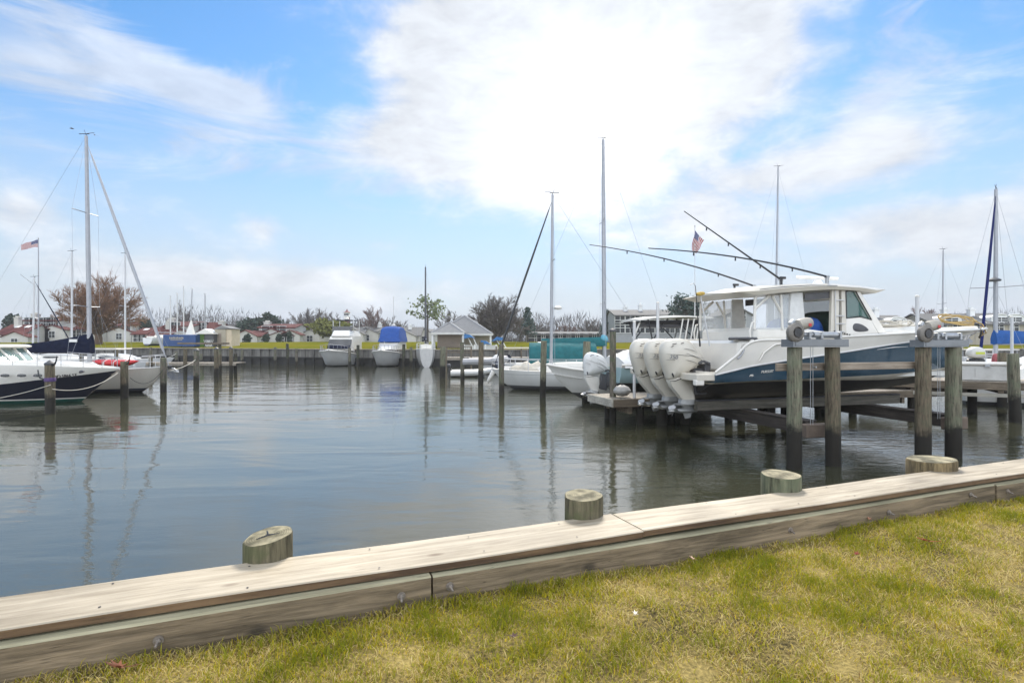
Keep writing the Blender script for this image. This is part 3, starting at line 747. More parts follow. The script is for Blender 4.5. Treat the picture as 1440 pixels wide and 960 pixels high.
for px, yt, lb, Z in ((212, 488, 'far piling left of the sailboat bow line by the grass bank', 66), (248, 494, 'far stub piling where a pale line is tied by the grass bank', 63),
                   (283, 497, 'far stub piling by the dinghy tied at the grass bank', 62), (340, 490, 'far stub piling just right of the close piling pair', 60.5),
                   (387, 488, 'far pale piling in front of the cottage with the tall chimney', 59.5), (404.5, 483, 'tallest dark piling on the far bulkhead, left of the flybridge cruiser', 58),
                   (417, 490, 'thin stub piling right of the tallest dark far piling', 58), (492, 489, 'far piling close to the right side of the flybridge cruiser', 54),
                   (503, 485, 'far piling left of the blue canopied cruiser', 53.5), (567, 484, 'far piling right of the blue canopied cruiser', 54), (578, 488, 'far stub piling left of the small sailboat stern', 54.5)):
    make_pile('far_piling', X_(px, Z), Z, Zp(yt, Z), .15, PILED if px in (404.5, 503, 567) else PILE, lb, GF, n=10)
mp(622, 39, 487, .19, PILEG, 'double thick mooring piling at the right of the small sailboat stern')
mp(650.5, 36, 481, .13, PILE, 'slender mooring piling in front of the grey dinghy')
mp(676, 32.5, 481, .15, PILEB, 'brown topped mooring piling left of the folded white outboard')
mp(705.5, 29.5 - 3, 484, .125, PILE, 'mooring piling at the bow of the white sailboat with the furled dark jib')
mp(763, 25, 479, .135, PILEG, 'tall pale mooring piling just left of the grey skiff bow')
mp(824, 23.8, 480, .16, PILEG, 'greenish piling behind the white cowled tilted outboard')
mp(862, 17.2, 464, .10, PILE, 'dark cone topped piling at the end of the low finger pier', 'cone')
mp(1428, 17.3, 497, .155, PILEG, 'thick mooring piling at the right edge in front of the dock')
mp(1409.5, 21.5, 496, .15, PILEB, 'short brown piling behind the right end of the white dock box')

def mooring_line(name, a, b, sag, r, label, mat=ROPE):
    a, b = Vector(a), Vector(b); pts = []
    for i in range(13):
        t = i / 12; p = a.lerp(b, t); p.z -= sag * 4 * t * (1 - t); pts.append(p)
    mb = MB(); mb.tube(pts, r, 5); return tag(mb.build(name, mat), label, 'rope')
mooring_line('mooring_line', P(71, 541, 19.1), P(-60, 566, 20.5), .12, .014, 'pale line from the rust streaked piling down along the navy hull to the left')
mooring_line('mooring_line', P(74, 547, 19.1), P(166, 524, 22.9), .28, .014, 'pale line drooping from the rust streaked piling to the navy bow')
mooring_line('mooring_line', P(276, 505, 33), P(237, 521, 27.4), .12, .016, 'white line from a cone topped piling to the pale sailboat bow')
mooring_line('mooring_line', P(248, 497, 62), P(208, 503, 60), .4, .03, 'pale line sagging along the far bulkhead to a stub piling')
mooring_line('mooring_line', P(229, 520, 27.3), P(183, 531, 26.2), .45, .012, 'dark line drooping along the pale sailboat hull', BLACK)

# finger pier + its piles
def plank_deck(mb, x0, x1, y0, y1, z, w=.14, gap=.012, th=.045):
    x = x0
    while x < x1 - .02:
        mb.box(x, min(x + w - gap, x1), y0 + random.uniform(-.01, .01), y1 + random.uniform(-.01, .01), z - th, z + random.uniform(-.003, .003), .004); x += w
PIERZ = .80
pier = thing('finger_pier', 'low timber finger pier running behind the boat lift with a pale end board', 'dock', (X_(862, 16.5), 16.5, 0), R(15.7))
mb = MB(); plank_deck(mb, 0, 14.5, 0, 1.7, PIERZ); mb.build('deck', DOCKW, pier)
mb = MB(); mb.box(0.005, 14.5, -.05, -.003, PIERZ - .25, PIERZ - .02, .006); mb.box(.005, 14.5, 1.703, 1.75, PIERZ - .25, PIERZ - .02, .006); mb.build('side_beam', DOCKB, pier)
mb = MB(); mb.box(-.055, -.004, -.05, 1.75, PIERZ - .24, PIERZ - .005, .006); mb.build('end_board', DOCKL, pier)
mb = MB(); mb.box(.5, .62, -.02, 1.7, PIERZ - .45, PIERZ - .26); mb.box(6, 6.12, -.02, 1.7, PIERZ - .45, PIERZ - .26); mb.box(11, 11.12, -.02, 1.7, PIERZ - .45, PIERZ - .26); mb.build('cross_beam', DOCKB, pier)
cp, sp_ = math.cos(R(15.7)), math.sin(R(15.7))
def pw(x, y): return (pier.location.x + cp * x - sp_ * y, pier.location.y + sp_ * x + cp * y)
for x, y, lb in ((.95, .12, 'dark pier post under the left end of the finger pier'), (.6, 1.6, 'rear pier post at the far corner of the finger pier'), (4.07, .12, 'thin dark pier post behind the boat stern, left of three'), (4.6, .2, 'thin dark pier post behind the boat stern, middle of three'), (5.3, .12, 'thin dark pier post behind the boat stern, right of three'), (2.0, .12, 'dark pier post behind the outboards, between the far lift pair'),
                 (6.2, .12, 'pier post in the gap between the near lift posts'), (9.0, .12, 'dark pier post beyond the second near lift post'), (9.0, 1.6, 'rear pier post under the boat bow'), (11.6, .12, 'pier post nearest to the main dock')):
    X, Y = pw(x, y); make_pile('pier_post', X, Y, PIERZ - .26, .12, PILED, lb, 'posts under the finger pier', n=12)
X, Y = X_(864, 16.9), 16.9
t = thing('dock_fender', 'grey round bumper lying on the end of the finger pier', 'fender', (X + .25, Y + .1, PIERZ + .0))
g = MB(); g.lathe([(.02, .03), (.16, .06), (.26, .16), (.27, .22), (.2, .32), (.06, .38)], 16); g.build('bumper', M('grey_rubber', (.30, .29, .27), .6, .2, 8), t)
g = MB(); g.tube([(.0, -.02, .37), (.04, -.02, .43), (-.04, -.02, .43), (0, 0, .37)], .012, 5); g.build('handle', BLACK, t)

# main dock at the right
dk0 = Vector((X_(1310, 19.4), 19.4, 0)); dk1 = Vector((X_(1440, 18.3), 18.3, 0)); dd = (dk1 - dk0).normalized(); da = math.atan2(dd.y, dd.x)
DZ = 1.15
dock = thing('main_dock', 'brown timber dock crossing the right side under the white dock box', 'dock', dk0, da)
mb = MB(); plank_deck(mb, -4, 9, 0, 2.0, DZ); mb.build('deck', DOCKW, dock)
mb = MB(); mb.box(-4, 9, -.06, -.004, DZ - .26, DZ - .01, .006); mb.box(-4, 9, 2.004, 2.06, DZ - .26, DZ - .01, .006); mb.build('rim_beam', DOCKB, dock)
mb = MB(); mb.box(-4, 9, -.10, -.02, DZ - .50, DZ - .38, .006); mb.build('lower_beam', DOCKL, dock)
for i in range(5):
    mb = MB(); mb.box(-3 + i * 2.4, -2.85 + i * 2.4, .0, 2.0, DZ - .37, DZ - .27, 0); mb.build('joist', DOCKB, dock)
def dw(x, y): v = dk0 + Matrix.Rotation(da, 3, 'Z') @ Vector((x, y, 0)); return v.x, v.y
for x, y, lb in ((-3.2, .5, 'dock post hidden behind the second near lift pair'), (1.35, 1.0, 'dark dock post below the white dock box'), (5.2, .5, 'dock post just outside the right edge'),):
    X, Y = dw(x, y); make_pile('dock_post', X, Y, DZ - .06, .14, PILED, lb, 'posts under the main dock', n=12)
# dock box
bx = thing('dock_box', 'long white fibreglass dock box with an overhanging lid on the dock', 'dock box', (*dw(.75, .45), DZ + .003), da)
mb = MB(); mb.box(0, 1.75, 0, .62, 0, .52, .03); mb.box(.55, .553, -.012, 0, .1, .44); mb.build('box', OFFWHITE, bx)
mb = MB(); mb.box(-.05, 1.80, -.05, .67, .523, .64, .04); mb.build('lid', WHITE, bx)
mb = MB(); mb.box(.80, .95, -.062, -.045, .48, .57, .005); mb.build('latch', GALV, bx)
# small raised platform by the far left bank
pf = thing('raised_platform', 'small thin raised platform on one post near the far left bank', 'platform', (X_(287, 50), 50, 0))
mb = MB(); mb.box(X_(255, 50) - X_(287, 50), X_(318, 50) - X_(287, 50), -.6, .6, Zp(484, 50), Zp(481.5, 50), .01); mb.build('top', DOCKB, pf)
mb = MB(); mb.tube([(X_(309, 50) - X_(287, 50), 0, -1), (X_(309, 50) - X_(287, 50), 0, Zp(484, 50))], .14, 10); mb.build('post', PILEG, pf)
# far centre pier with rails
fp = thing('fishing_pier', 'grey timber pier with railing in front of the pavilion', 'dock', (X_(625, 47), 47, 0))
mb = MB(); plank_deck(mb, 0, 9, 0, 2.2, 1.15, .3); mb.box(0, 9, -.06, -.003, .92, 1.13); mb.build('deck', DOCKW, fp)
for i in range(5):
    mb = MB(); mb.box(.1 + i * 2.1, .22 + i * 2.1, -.07, .05, -1, 2.1, .01); mb.build('post', DOCKB, fp)
mb = MB(); mb.box(0, 2.3, -.03, .03, 2.02, 2.1); mb.box(0, 2.3, -.03, .03, 1.55, 1.62)
for i in range(12): mb.box(.25 + i * .17, .28 + i * .17, -.02, .02, 1.15, 2.02)
mb.build('railing', DOCKB, fp)
# main finger behind left boats
ld = thing('left_dock', 'low grey timber dock along the stern of the pale left sailboat', 'dock', (X_(100, 44), 44, 0))
mb = MB(); plank_deck(mb, 0, 13, 0, 1.6, .82, .3); mb.box(0, 13, -.06, -.003, .6, .8); mb.build('deck', DOCKW, ld)
for i in range(5):
    mb = MB(); mb.tube([(1 + i * 2.7, -.2, -1), (1 + i * 2.7, -.2, 1.9 if i % 2 else 1.5)], .14, 10); mb.build('post', PILEB, ld)

# ------------------------------------------------------------------ boat lift
WO = Vector((3.74, 14.14, 0)); WA = R(15.7)
Rw = Matrix.Rotation(WA, 3, 'Z')
def w2w(x, y, z=0): v = Rw @ Vector((x, y, 0)); return Vector((WO.x + v.x, WO.y + v.y, z))
GL = 'posts of the boat lift'
def Zline(px): return 11.0 + (px - 1117) * (12.05 - 11.0) / 224
near = {}
for px, mt, r, lb in ((1117, PILEG, .138, 'tall green stained lift post, left one of the near pair by the stern'), (1172, PILEB, .140, 'tall brown lift post, right one of the near pair by the stern'),
                   (1298, PILEB, .146, 'tall brown lift post, left one of the near pair by the bow'), (1341, PILEG, .148, 'tall green stained lift post, right one of the near pair by the bow')):
    Z = Zline(px); near[px] = (X_(px, Z), Z); make_pile('lift_post', X_(px, Z), Z, Zp(488, Z), r, mt, lb, GL, n=28, rag=.007)
far_ = []
for x, lb in ((1.45, 'dark far lift post under the outboards, left one of two'), (2.25, 'dark far lift post under the outboards, right one of two'), (5.35, 'dark far lift post below the bow half, left one of two'), (6.15, 'dark far lift post below the bow half, right one of two')):
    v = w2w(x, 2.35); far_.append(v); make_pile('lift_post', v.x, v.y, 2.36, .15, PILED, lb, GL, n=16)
def winch(pa, pb, label, ytop=478, ybot=488):
    a = Vector((*near[pa], 0)); b = Vector((*near[pb], 0)); d = (b - a).normalized(); L_ = (b - a).length
    z0 = Zp(ybot, a.y) + .004; 
    t = thing('lift_hoist', label, 'boat hoist', (a.x, a.y, z0), math.atan2(d.y, d.x))
    mb = MB(); mb.prism([(-.17, 0), (L_ + .22, 0), (L_ + .22, .15), (-.17, .15)], -.16, .16); mb.box(-.12, L_ + .18, -.17, -.158, .02, .13)
    mb.build('beam', M('alu_beam', (.20, .21, .22), .45, .12, 3, metal=.4, dirt=.3, dirtc=(.2, .2, .2)), t)
    g = MB(); Mx = Matrix.Translation((-.10, -.14, .28)) @ Matrix.Rotation(R(90), 4, 'X') @ Matrix.Rotation(R(0), 4, 'Z')
    g.lathe([(.06, -.06), (.17, -.06), (.185, -.04), (.185, .03), (.15, .06), (.11, .065), (.10, .03)], 24, Mx); g.build('gear_drum', M('gear_grey', (.17, .155, .135), .6, .25, 7, dirt=.4), t)
    g = MB(); g.lathe([(.02, .066), (.085, .066), (.085, .072), (.02, .074)], 18, Mx); g.build('drum_hub', BLACK, t)
    g = MB(); Mm = Matrix.Translation((.02, -.08, .43)) @ Matrix.Rotation(R(90), 4, 'Y') @ Matrix.Rotation(R(-10), 4, 'Y')
    g.lathe([(.03, -.03), (.10, -.01), (.115, .05), (.115, .22), (.10, .28), (.04, .31)], 18, Mm); mo = g.build('motor', M('motor_tan', (.36, .33, .28), .55, .2, 8, dirt=.5, dirtc=(.18, .15, .12)), t)
    g = MB(); g.box(.16, .23, -.205, -.19, .40, .46, .005); g.build('warning_label', RED, mo)
    g = MB(); g.box(-.14, .06, -.14, .08, .145, .24, .02); g.tube([(-.06, -.06, .44), (-.10, -.05, .50), (-.16, -.08, .46), (-.15, -.1, .36)], [.04, .05, .05, .03], 8); g.build('gearbox', GALV, t)
    g = MB(); g.tube([(.02, -.02, .24), (L_ + .12, -.02, .24)], .035, 10); g.tube([(.42, -.02, .24), (L_ + .05, -.02, .24)], .062, 12); g.build('cable_winder', GALV, t)
    for x in (.30, L_ * .62, L_ + .1):
        g = MB(); g.box(x - .025, x + .025, -.1, .06, .152, .30, .01); g.build('bearing', GALV, t)
    for x in (.36, .42):
        g = MB(); g.tube([(x, -.03, .2), (x, -.03, .85 - z0)], .0055, 5); g.build('cable', GALV, t)
    return t
winch(1117, 1172, 'motorised hoist beam on the near lift post pair by the stern')
winch(1298, 1341, 'motorised hoist beam on the near lift post pair by the bow')
for k, (i, j) in enumerate(((0, 1), (2, 3))):
    a, b = far_[i], far_[j]; d = (b - a).normalized(); L_ = (b - a).length
    t = thing('lift_hoist', ['far hoist beam hidden behind the outboards', 'far hoist beam hidden behind the cabin'][k], 'boat hoist', (a.x, a.y, 2.365), math.atan2(d.y, d.x))
    mb = MB(); mb.box(-.2, L_ + .2, -.15, .15, 0, .15, .01); mb.build('beam', GALV, t)
# cradle beams & bunks
cr = thing('lift_cradle', 'dark timber and steel cradle of the boat lift beneath the hull', 'boat cradle', WO, WA)
DKTIMB = wood('dark_timber', (.075, .062, .052), (.030, .025, .022), 14, 1, .8, .4, .3)
GREYT = wood('grey_bunk', (.13, .12, .095), (.06, .053, .042), 14, 0, .8, .4, .2)
for x in (1.75, 5.6):
    mb = MB(); mb.box(x - .13, x + .13, -3.05, 2.3, .56, .82, .01); mb.box(x - .16, x + .16, -3.05, 2.3, .825, .85, .005); mb.build('cross_beam', DKTIMB, cr)
    mb = MB(); mb.box(x - .30, x + .30, -3.25, -3.06, .52, .80, .02); mb.build('beam_shoe', M('shoe_brown', (.16, .12, .09), .7, .3, 5), cr)
    mb = MB(); mb.tube([(x + .1, -2.6, .84), (x + .9, -1.55, 1.12)], .03, 6); mb.build('brace', GALV, cr)
for y in (-.95, .95):
    mb = MB(); mb.box(.4, 6.6, y - .08, y + .08, .852, 1.08, .01); mb.build('bunk', GREYT, cr)
    mb = MB(); mb.box(.4, 6.6, y - .11, y + .11, 1.082, 1.10, .008); mb.build('bunk_pad', DKGREY, cr)
# rub board fixed across the near posts
a = Vector((*near[1117], 0)); b = Vector((*near[1298], 0)); d = (b - a).normalized()
rb = thing('rub_board', 'weathered horizontal rub board between the near lift posts and the blue hull', 'board', a, math.atan2(d.y, d.x))
mb = MB(); mb.box(-.25, (b - a).length + .1, .17, .24, Zp(521, 11.3), Zp(510.5, 11.3), .01); mb.build('board', wood('rub_board', (.36, .30, .235), (.22, .175, .13), 14, 0, .8, .4, .5), rb)
mb = MB()
for x in (0, .62, (b - a).length): mb.tube([(x, .1, Zp(516, 11.3)), (x, .25, Zp(516, 11.3))], .02, 6)
mb.build('bolt', GALV, rb)
# white guide poles
def guide(px, Z, y0, y1, label):
    t = thing('guide_pole', label, 'guide pole', (X_(px, Z), Z, 0), 0, 'white guide poles of the boat lifts')
    z0, z1 = Zp(y1, Z), Zp(y0, Z); mb = MB(); mb.tube([(0, 0, z0), (0, 0, z1)], .045, 10); mb.build('pipe', ALUW, t)
    mb = MB(); mb.lathe([(.05, z1 - .03), (.052, z1), (.03, z1 + .025)], 10); mb.build('cap', WHITE, t)
guide(892, 16.9, 452, 562, 'white guide pole left of the three outboards rising from the pier')
guide(925, 17.6, 425, 545, 'white guide pole behind the cowls with the dark T top beyond')
guide(1025, 18.2, 447, 540, 'white guide pole left of the cabin of the blue boat')
guide(1290, 13.9, 416, 545, 'white guide pole rising above the hoist by the bow')
guide(1423, 18.7, 445, 533, 'white guide pole at the right in front of the blue sail cover')
# ------------------------------------------------------------------ hull builder
def cr4(p0, p1, p2, p3, t):
    return tuple(.5 * ((2 * b) + (-a + c) * t + (2 * a - 5 * b + 4 * c - d) * t * t + (-a + 3 * b - 3 * c + d) * t ** 3) for a, b, c, d in zip(p0, p1, p2, p3))
def hull(stn, mats, bandidx=None, nsub=6, name='hull', parent=None, transom=True, ksub=1):
    """stn: stations stern->bow, each list of (x, y>=0, z) keel->sheer. Returns object and fine rings."""
    K = len(stn[0]); fine = []
    for i in range(len(stn) - 1):
        p = [stn[max(i - 1, 0)], stn[i], stn[i + 1], stn[min(i + 2, len(stn) - 1)]]
        for q in range(nsub):
            t = q / nsub; fine.append([cr4(p[0][k], p[1][k], p[2][k], p[3][k], t) for k in range(K)])
    fine.append([tuple(v) for v in stn[-1]])
    fine = [[(x, max(y, .012 if k else 0), z) for k, (x, y, z) in enumerate(r)] for r in fine]
    mb = MB()
    full = [[(x, -y, z) for x, y, z in r[::-1]] + [(x, y, z) for x, y, z in r[1:]] for r in fine]   # starboard sheer -> keel -> port sheer
    n = len(full[0])
    def mif(i, k):
        kk = (K - 2 - k) if k < K - 1 else k - (K - 1)
        return bandidx[kk] if bandidx else 0
    mb.loft(full, False, False, 0, True, None, mif)
    if transom:
        r = full[0]; b = len(mb.v)
        # transom strips so that paint bands carry across the stern
        for kk in range(K - 1):
            s0, s1 = K - 1 - kk, K - 2 - kk; p0, p1 = K - 1 + kk, K + kk
            mb.add([r[s0], r[s1], r[p1], r[p0]], [(0, 1, 2, 3)], bandidx[kk] if bandidx else 0, False)
            rb = full[-1]; mb.add([rb[s0], rb[s1], rb[p1], rb[p0]], [(0, 1, 2, 3)], bandidx[kk] if bandidx else 0, True)
    return mb.build(name, mats, parent, 50), fine
def deck(fine, drop, inset, mats, parent, name='deck', crown=.05, i0=0, i1=None):
    rows = fine[i0:i1]; mb = MB(); rings = []
    for r in rows:
        x, y, z = r[-1]; y = max(y - inset, .004)
        rings.append([(x, -y, z - drop), (x, -y * .5, z - drop + crown * .8), (x, 0, z - drop + crown), (x, y * .5, z - drop + crown * .8), (x, y, z - drop)])
    mb.loft(rings, False, False); return mb.build(name, mats, parent, 40)
def rail_along(fine, mats, parent, name, r, out=.01, dz=0.0, i0=0, n=6):
    for sgn in (-1, 1):
        mb = MB(); mb.tube([(x, sgn * (y + out), z + dz) for x, y, z in [q[-1] for q in fine[i0:]]], r, n); mb.build(name, mats, parent)
def text_obj(body, size, M_, mat, parent, name='lettering', shear=0.0, depth=.002):
    cu = bpy.data.curves.new('t', 'FONT'); cu.body = body; cu.size = size; cu.shear = shear; cu.extrude = depth; cu.align_x = 'CENTER'; cu.align_y = 'CENTER'
    tmp = bpy.data.objects.new('t', cu); col.objects.link(tmp)
    dg = bpy.context.evaluated_depsgraph_get(); me = bpy.data.meshes.new_from_object(tmp.evaluated_get(dg))
    bpy.data.objects.remove(tmp); me.transform(M_); me.materials.clear(); me.materials.append(mat)
    o = bpy.data.objects.new(name, me); col.objects.link(o); o.parent = parent; return o
SIDE = Matrix.Rotation(R(90), 4, 'X')        # text facing -y (starboard)

# ------------------------------------------------------------------ outboard engine
def outboard(name_parent, loc, s=1.0, rot=0.0, mats=(CREAM, CREAM, OFFWHITE), txt=None, deg=0, lower=None, vents=True):
    """a motor as one part tree under a boat: profile in (x forward, z up), origin at cowl centre line bottom"""
    t = bpy.data.objects.new('outboard', None); col.objects.link(t); t.parent = name_parent; t.location = loc; t.rotation_euler = (0, rot, deg); t.scale = (s, s, s)
    mb = MB(); mb.pillow([(-.36, 2.50), (-.42, 2.28), (-.38, 1.95), (-.26, 1.55), (-.20, 1.40), (.05, 1.50), (.40, 1.72), (.70, 1.93), (.72, 2.04), (.52, 2.34), (.34, 2.58), (.10, 2.64), (-.22, 2.62)], .275, 0, 2.5, 13, center=(.05, 2.1))
    cw = mb.build('cowl', mats[0], t, 60)
    for k, (xa, za, xb, zb) in enumerate(((-.40, 2.19, .66, 2.05), (.12, 2.20, .62, 1.97), (-.40, 2.02, -.12, 2.0), (.10, 2.02, .50, 1.86), (.05, 2.34, .45, 2.22))):
        mb = MB(); pts = [(xa + (xb - xa) * q, -.277 + .10 * max(q - .55, 0) + (.05 if q < .12 and xa < -.3 else 0), za + (zb - za) * q - .10 * (q * q - q)) for q in (0, .15, .3, .5, .7, .85, 1)]
        mb.tube(pts, [.003, .007, .008, .008, .008, .006, .002], 5); mb.build('groove', M('groove', (.25, .24, .22), .5) if 'groove' not in bpy.data.materials else bpy.data.materials['groove'], cw)
    mb = MB(); mb.tube([(-.21, -.10, 1.41), (-.13, -.19, 1.42), (.05, -.21, 1.50), (.25, -.21, 1.60)], [.006, .011, .011, .006], 5); mb.build('seam', BLACK, cw)
    mb = MB()
    for q in (-1, 1):
        for xx, zz, w in ((-.18, 2.47, .075), (-.24, 2.40, .04), (.03, 2.49, .05)):
            mb.pillow([(xx - w, zz - .02), (xx + w, zz + .01), (xx + w * .8, zz + .032), (xx - w * .7, zz + .012)], .012, q * (.245 if zz > 2.45 else .258), 2, 5)
    for q in (-1, 1): mb.pillow([(-.25, 1.64), (-.19, 1.52), (-.16, 1.54), (-.2, 1.66)], .012, q * .212, 2, 5)
    mb.build('air_vent', BLACK, cw)
    if txt:
        text_obj(txt, .15, Matrix.Translation((-.22, -.280, 2.10)) @ Matrix.Rotation(R(7), 4, 'Y') @ SIDE, M('badge_grey', (.16, .17, .19), .4) if 'badge_grey' not in bpy.data.materials else bpy.data.materials['badge_grey'], cw, 'badge', .1)
    mb = MB(); prof = [(1.52, -.18, .36, .17), (1.42, -.20, .40, .17), (1.2, -.12, .44, .16), (.95, .05, .47, .15), (.80, .14, .49, .15)]
    mb.loft([[(a + (b - a) * .0, -w * .55, z), (a + (b - a) * .3, -w, z), (a + (b - a) * .8, -w, z), (b, -w * .5, z), (b, w * .5, z), (a + (b - a) * .8, w, z), (a + (b - a) * .3, w, z), (a, w * .55, z)] for z, a, b, w in prof], True, True)
    mb.build('midsection', mats[1], t, 40)
    mb = MB(); prof = [(.80, .12, .50, .155), (.66, .10, .52, .15), (.645, -.02, .54, .16), (.62, -.02, .54, .16), (.60, .16, .50, .08), (.42, .22, .50, .06), (.30, .26, .48, .055)]
    mb.loft([[(a, -w * .4, z), (a + (b - a) * .3, -w, z), (a + (b - a) * .8, -w, z), (b, -w * .3, z), (b, w * .3, z), (a + (b - a) * .8, w, z), (a + (b - a) * .3, w, z), (a, w * .4, z)] for z, a, b, w in prof], True, True)
    Mx = Matrix.Translation((.0, 0, .40)) @ Matrix.Rotation(R(90), 4, 'Y')
    mb.lathe([(.03, 0), (.085, .06), (.10, .2), (.10, .42), (.07, .56), (.01, .66)], 14, Mx)
    mb.prism([(.20, .34), (.45, .34), (.40, .12), (.26, .08)], -.012, .012)
    gc = mb.build('gearcase', lower or M('gearcase_grey', (.30, .30, .29), .45, .2, 6, metal=.4) if not lower else lower, t, 40)
    mb = MB(); Mp = Matrix.Translation((-.10, 0, .40)) @ Matrix.Rotation(R(90), 4, 'Y')
    mb.lathe([(.03, -.08), (.06, -.02), (.072, .12)], 12, Mp)
    for k in range(3):
        a = 2 * math.pi * k / 3 + .4; Ma = Mp @ Matrix.Rotation(a, 4, 'Z')
        pts = []
        for u in range(5):
            for v in range(5):
                rr = .06 + .15 * u / 4; w = (.06 + .11 * math.sin(math.pi * (.15 + .7 * u / 4))) * (v / 4 - .5)
                pts.append((rr, w * .9, .05 + w * .75 + .02 * u / 4))
        fs = [(u * 5 + v, u * 5 + v + 1, u * 5 + v + 6, u * 5 + v + 5) for u in range(4) for v in range(4)]
        mb.add(pts, fs, 0, True, Ma); mb.add([(x, y, z - .008) for x, y, z in pts], [f[::-1] for f in fs], 0, True, Ma)
    mb.build('propeller', M('prop_steel', (.45, .45, .44), .3, .1, 6, metal=.8) if 'prop_steel' not in bpy.data.materials else bpy.data.materials['prop_steel'], t, 40)
    mb = MB(); mb.box(.44, .80, -.12, .12, .95, 1.75, .03); mb.box(.70, .86, -.18, .18, 1.2, 1.9, .02); mb.tube([(.5, -.2, 1.9), (.62, -.2, 1.98), (.8, -.2, 1.9)], .04, 8); mb.tube([(.6, 0, 1.75), (.6, 0, 1.2)], .09, 8)
    mb.build('bracket', DKGREY, t, 40)
    def fix(o):
        if o.type == 'MESH':
            for v in o.data.vertices: v.co.z = float(np.interp(v.co.z, [0.05, .40, .80, 1.40, 2.64, 3], [.64, .86, 1.13, 1.57, 2.60, 2.9]))
        for c in o.children: fix(c)
    for c in t.children: fix(c)
    return t

# ------------------------------------------------------------------ big blue sport boat on the lift
HBLUE = M('hull_blue', (.028, .064, .098), .22, .10, 1.6, coat=.5, dirt=.25, dirtc=(.16, .20, .22))
HBOT = M('bottom_paint', (.022, .021, .021), .7, .3, 2.5, dirt=.4, dirtc=(.075, .068, .06))
HTAN = M('waterline_scum', (.50, .46, .39), .5, .12, 2.0, dirt=.4, dirtc=(.3, .24, .17))
W = thing('sport_boat', 'large blue and white sport fishing boat with hardtop and three outboards raised on the lift', 'boat', WO, WA)
S = []
#            x     keel   chineY chineZ  stripY stripZ  blueTopY blueTopZ  sheerY sheerZ
for (x, zk, yc, zc, yl, zl, yb, zb, ys, zs, xk) in (
        (.45, 1.02, 1.45, 1.51, 1.58, 1.55, 1.63, 1.74, 1.64, 1.80, .50), (.95, 1.02, 1.47, 1.53, 1.60, 1.57, 1.66, 1.84, 1.68, 2.16, .95), (1.4, 1.02, 1.48, 1.54, 1.61, 1.58, 1.68, 1.93, 1.72, 2.50, 1.4),
        (2.4, 1.02, 1.48, 1.55, 1.62, 1.60, 1.70, 2.06, 1.75, 2.55, 2.4), (4.0, 1.04, 1.46, 1.54, 1.60, 1.63, 1.71, 2.24, 1.78, 2.62, 4.0), (5.7, 1.08, 1.36, 1.52, 1.52, 1.67, 1.66, 2.44, 1.76, 2.70, 5.7),
        (7.4, 1.18, 1.10, 1.60, 1.28, 1.75, 1.46, 2.58, 1.62, 2.77, 7.4), (8.8, 1.36, .72, 1.70, .86, 1.86, 1.08, 2.66, 1.32, 2.82, 8.7), (9.8, 1.85, .34, 2.0, .42, 2.12, .62, 2.72, .92, 2.86, 9.42), (10.45, 2.35, .12, 2.42, .16, 2.48, .28, 2.78, .5, 2.89, 9.95), (10.85, 2.74, .02, 2.76, .03, 2.78, .05, 2.84, .07, 2.90, 10.45)):
    xs = lambda z: xk + (x - xk) * (z - zk) / max(zs - zk, .01)
    S.append([(xk, 0, zk), (xs((zk + zc) / 2), yc * .55, zk + (zc - zk) * .42), (xs(zc), yc, zc), (xs(zl), yl, zl), (xs((zl + zb) / 2), (yl + yb) / 2 + .02, (zl + zb) / 2), (xs(zb), yb, zb), (xs((zb + zs) / 2), (yb + ys) / 2 + .012, (zb + zs) / 2), (x, ys, zs)])
ho, fine = hull(S, [HBOT, HTAN, HBLUE, WHITE], [0, 0, 1, 2, 2, 3, 3], 6, 'hull', W)
deck(fine, .03, .04, NONSKID, W, 'foredeck', .10, 5 * 6)
rail_along(fine, WHITE, W, 'gunwale', .03, -.005, -.005, 0, 8)
mb = MB(); mb.tube([(q[5][0], -q[5][1] - .012, q[5][2]) for q in fine[:56]], .018, 6); mb.tube([(q[5][0], q[5][1] + .012, q[5][2]) for q in fine[:56]], .018, 6); mb.build('rub_rail', ALUW, W)
# cockpit side decks
for sg in (-1, 1):
    mb = MB(); rows = [q[-1] for q in fine[12:33]]
    mb.loft([[(x, sg * y, z), (x, sg * (y - .26), z + .01), (x, sg * (y - .28), z - .55)] for x, y, z in rows], False, False); mb.build('side_deck', WHITE, W)
mb = MB(); mb.box(.0, 1.10, -1.60, 1.60, 1.60, 1.76, .02); mb.build('swim_platform', CREAM, W)
mb = MB(); mb.box(1.08, 1.42, -1.62, 1.62, 1.765, 2.52, .06); mb.box(1.38, 1.50, -1.66, -1.30, 2.40, 2.56, .03); mb.box(-.02, .2, -1.60, -1.45, 1.50, 1.63, .02); mb.build('transom_wall', WHITE, W)
mb = MB(); mb.box(1.0, 1.6, -1.66, -1.32, 2.53, 2.60, .03); mb.build('bolster', DKGREY, W)
mb = MB(); mb.box(1.3, 8.0, -1.4, 1.4, 1.60, 1.70); mb.build('cockpit_sole', NONSKID, W)
# three engines
for yy in (-.75, 0, .75): outboard(W, (-.02, yy, -.02), 1.0, 0, txt='350')
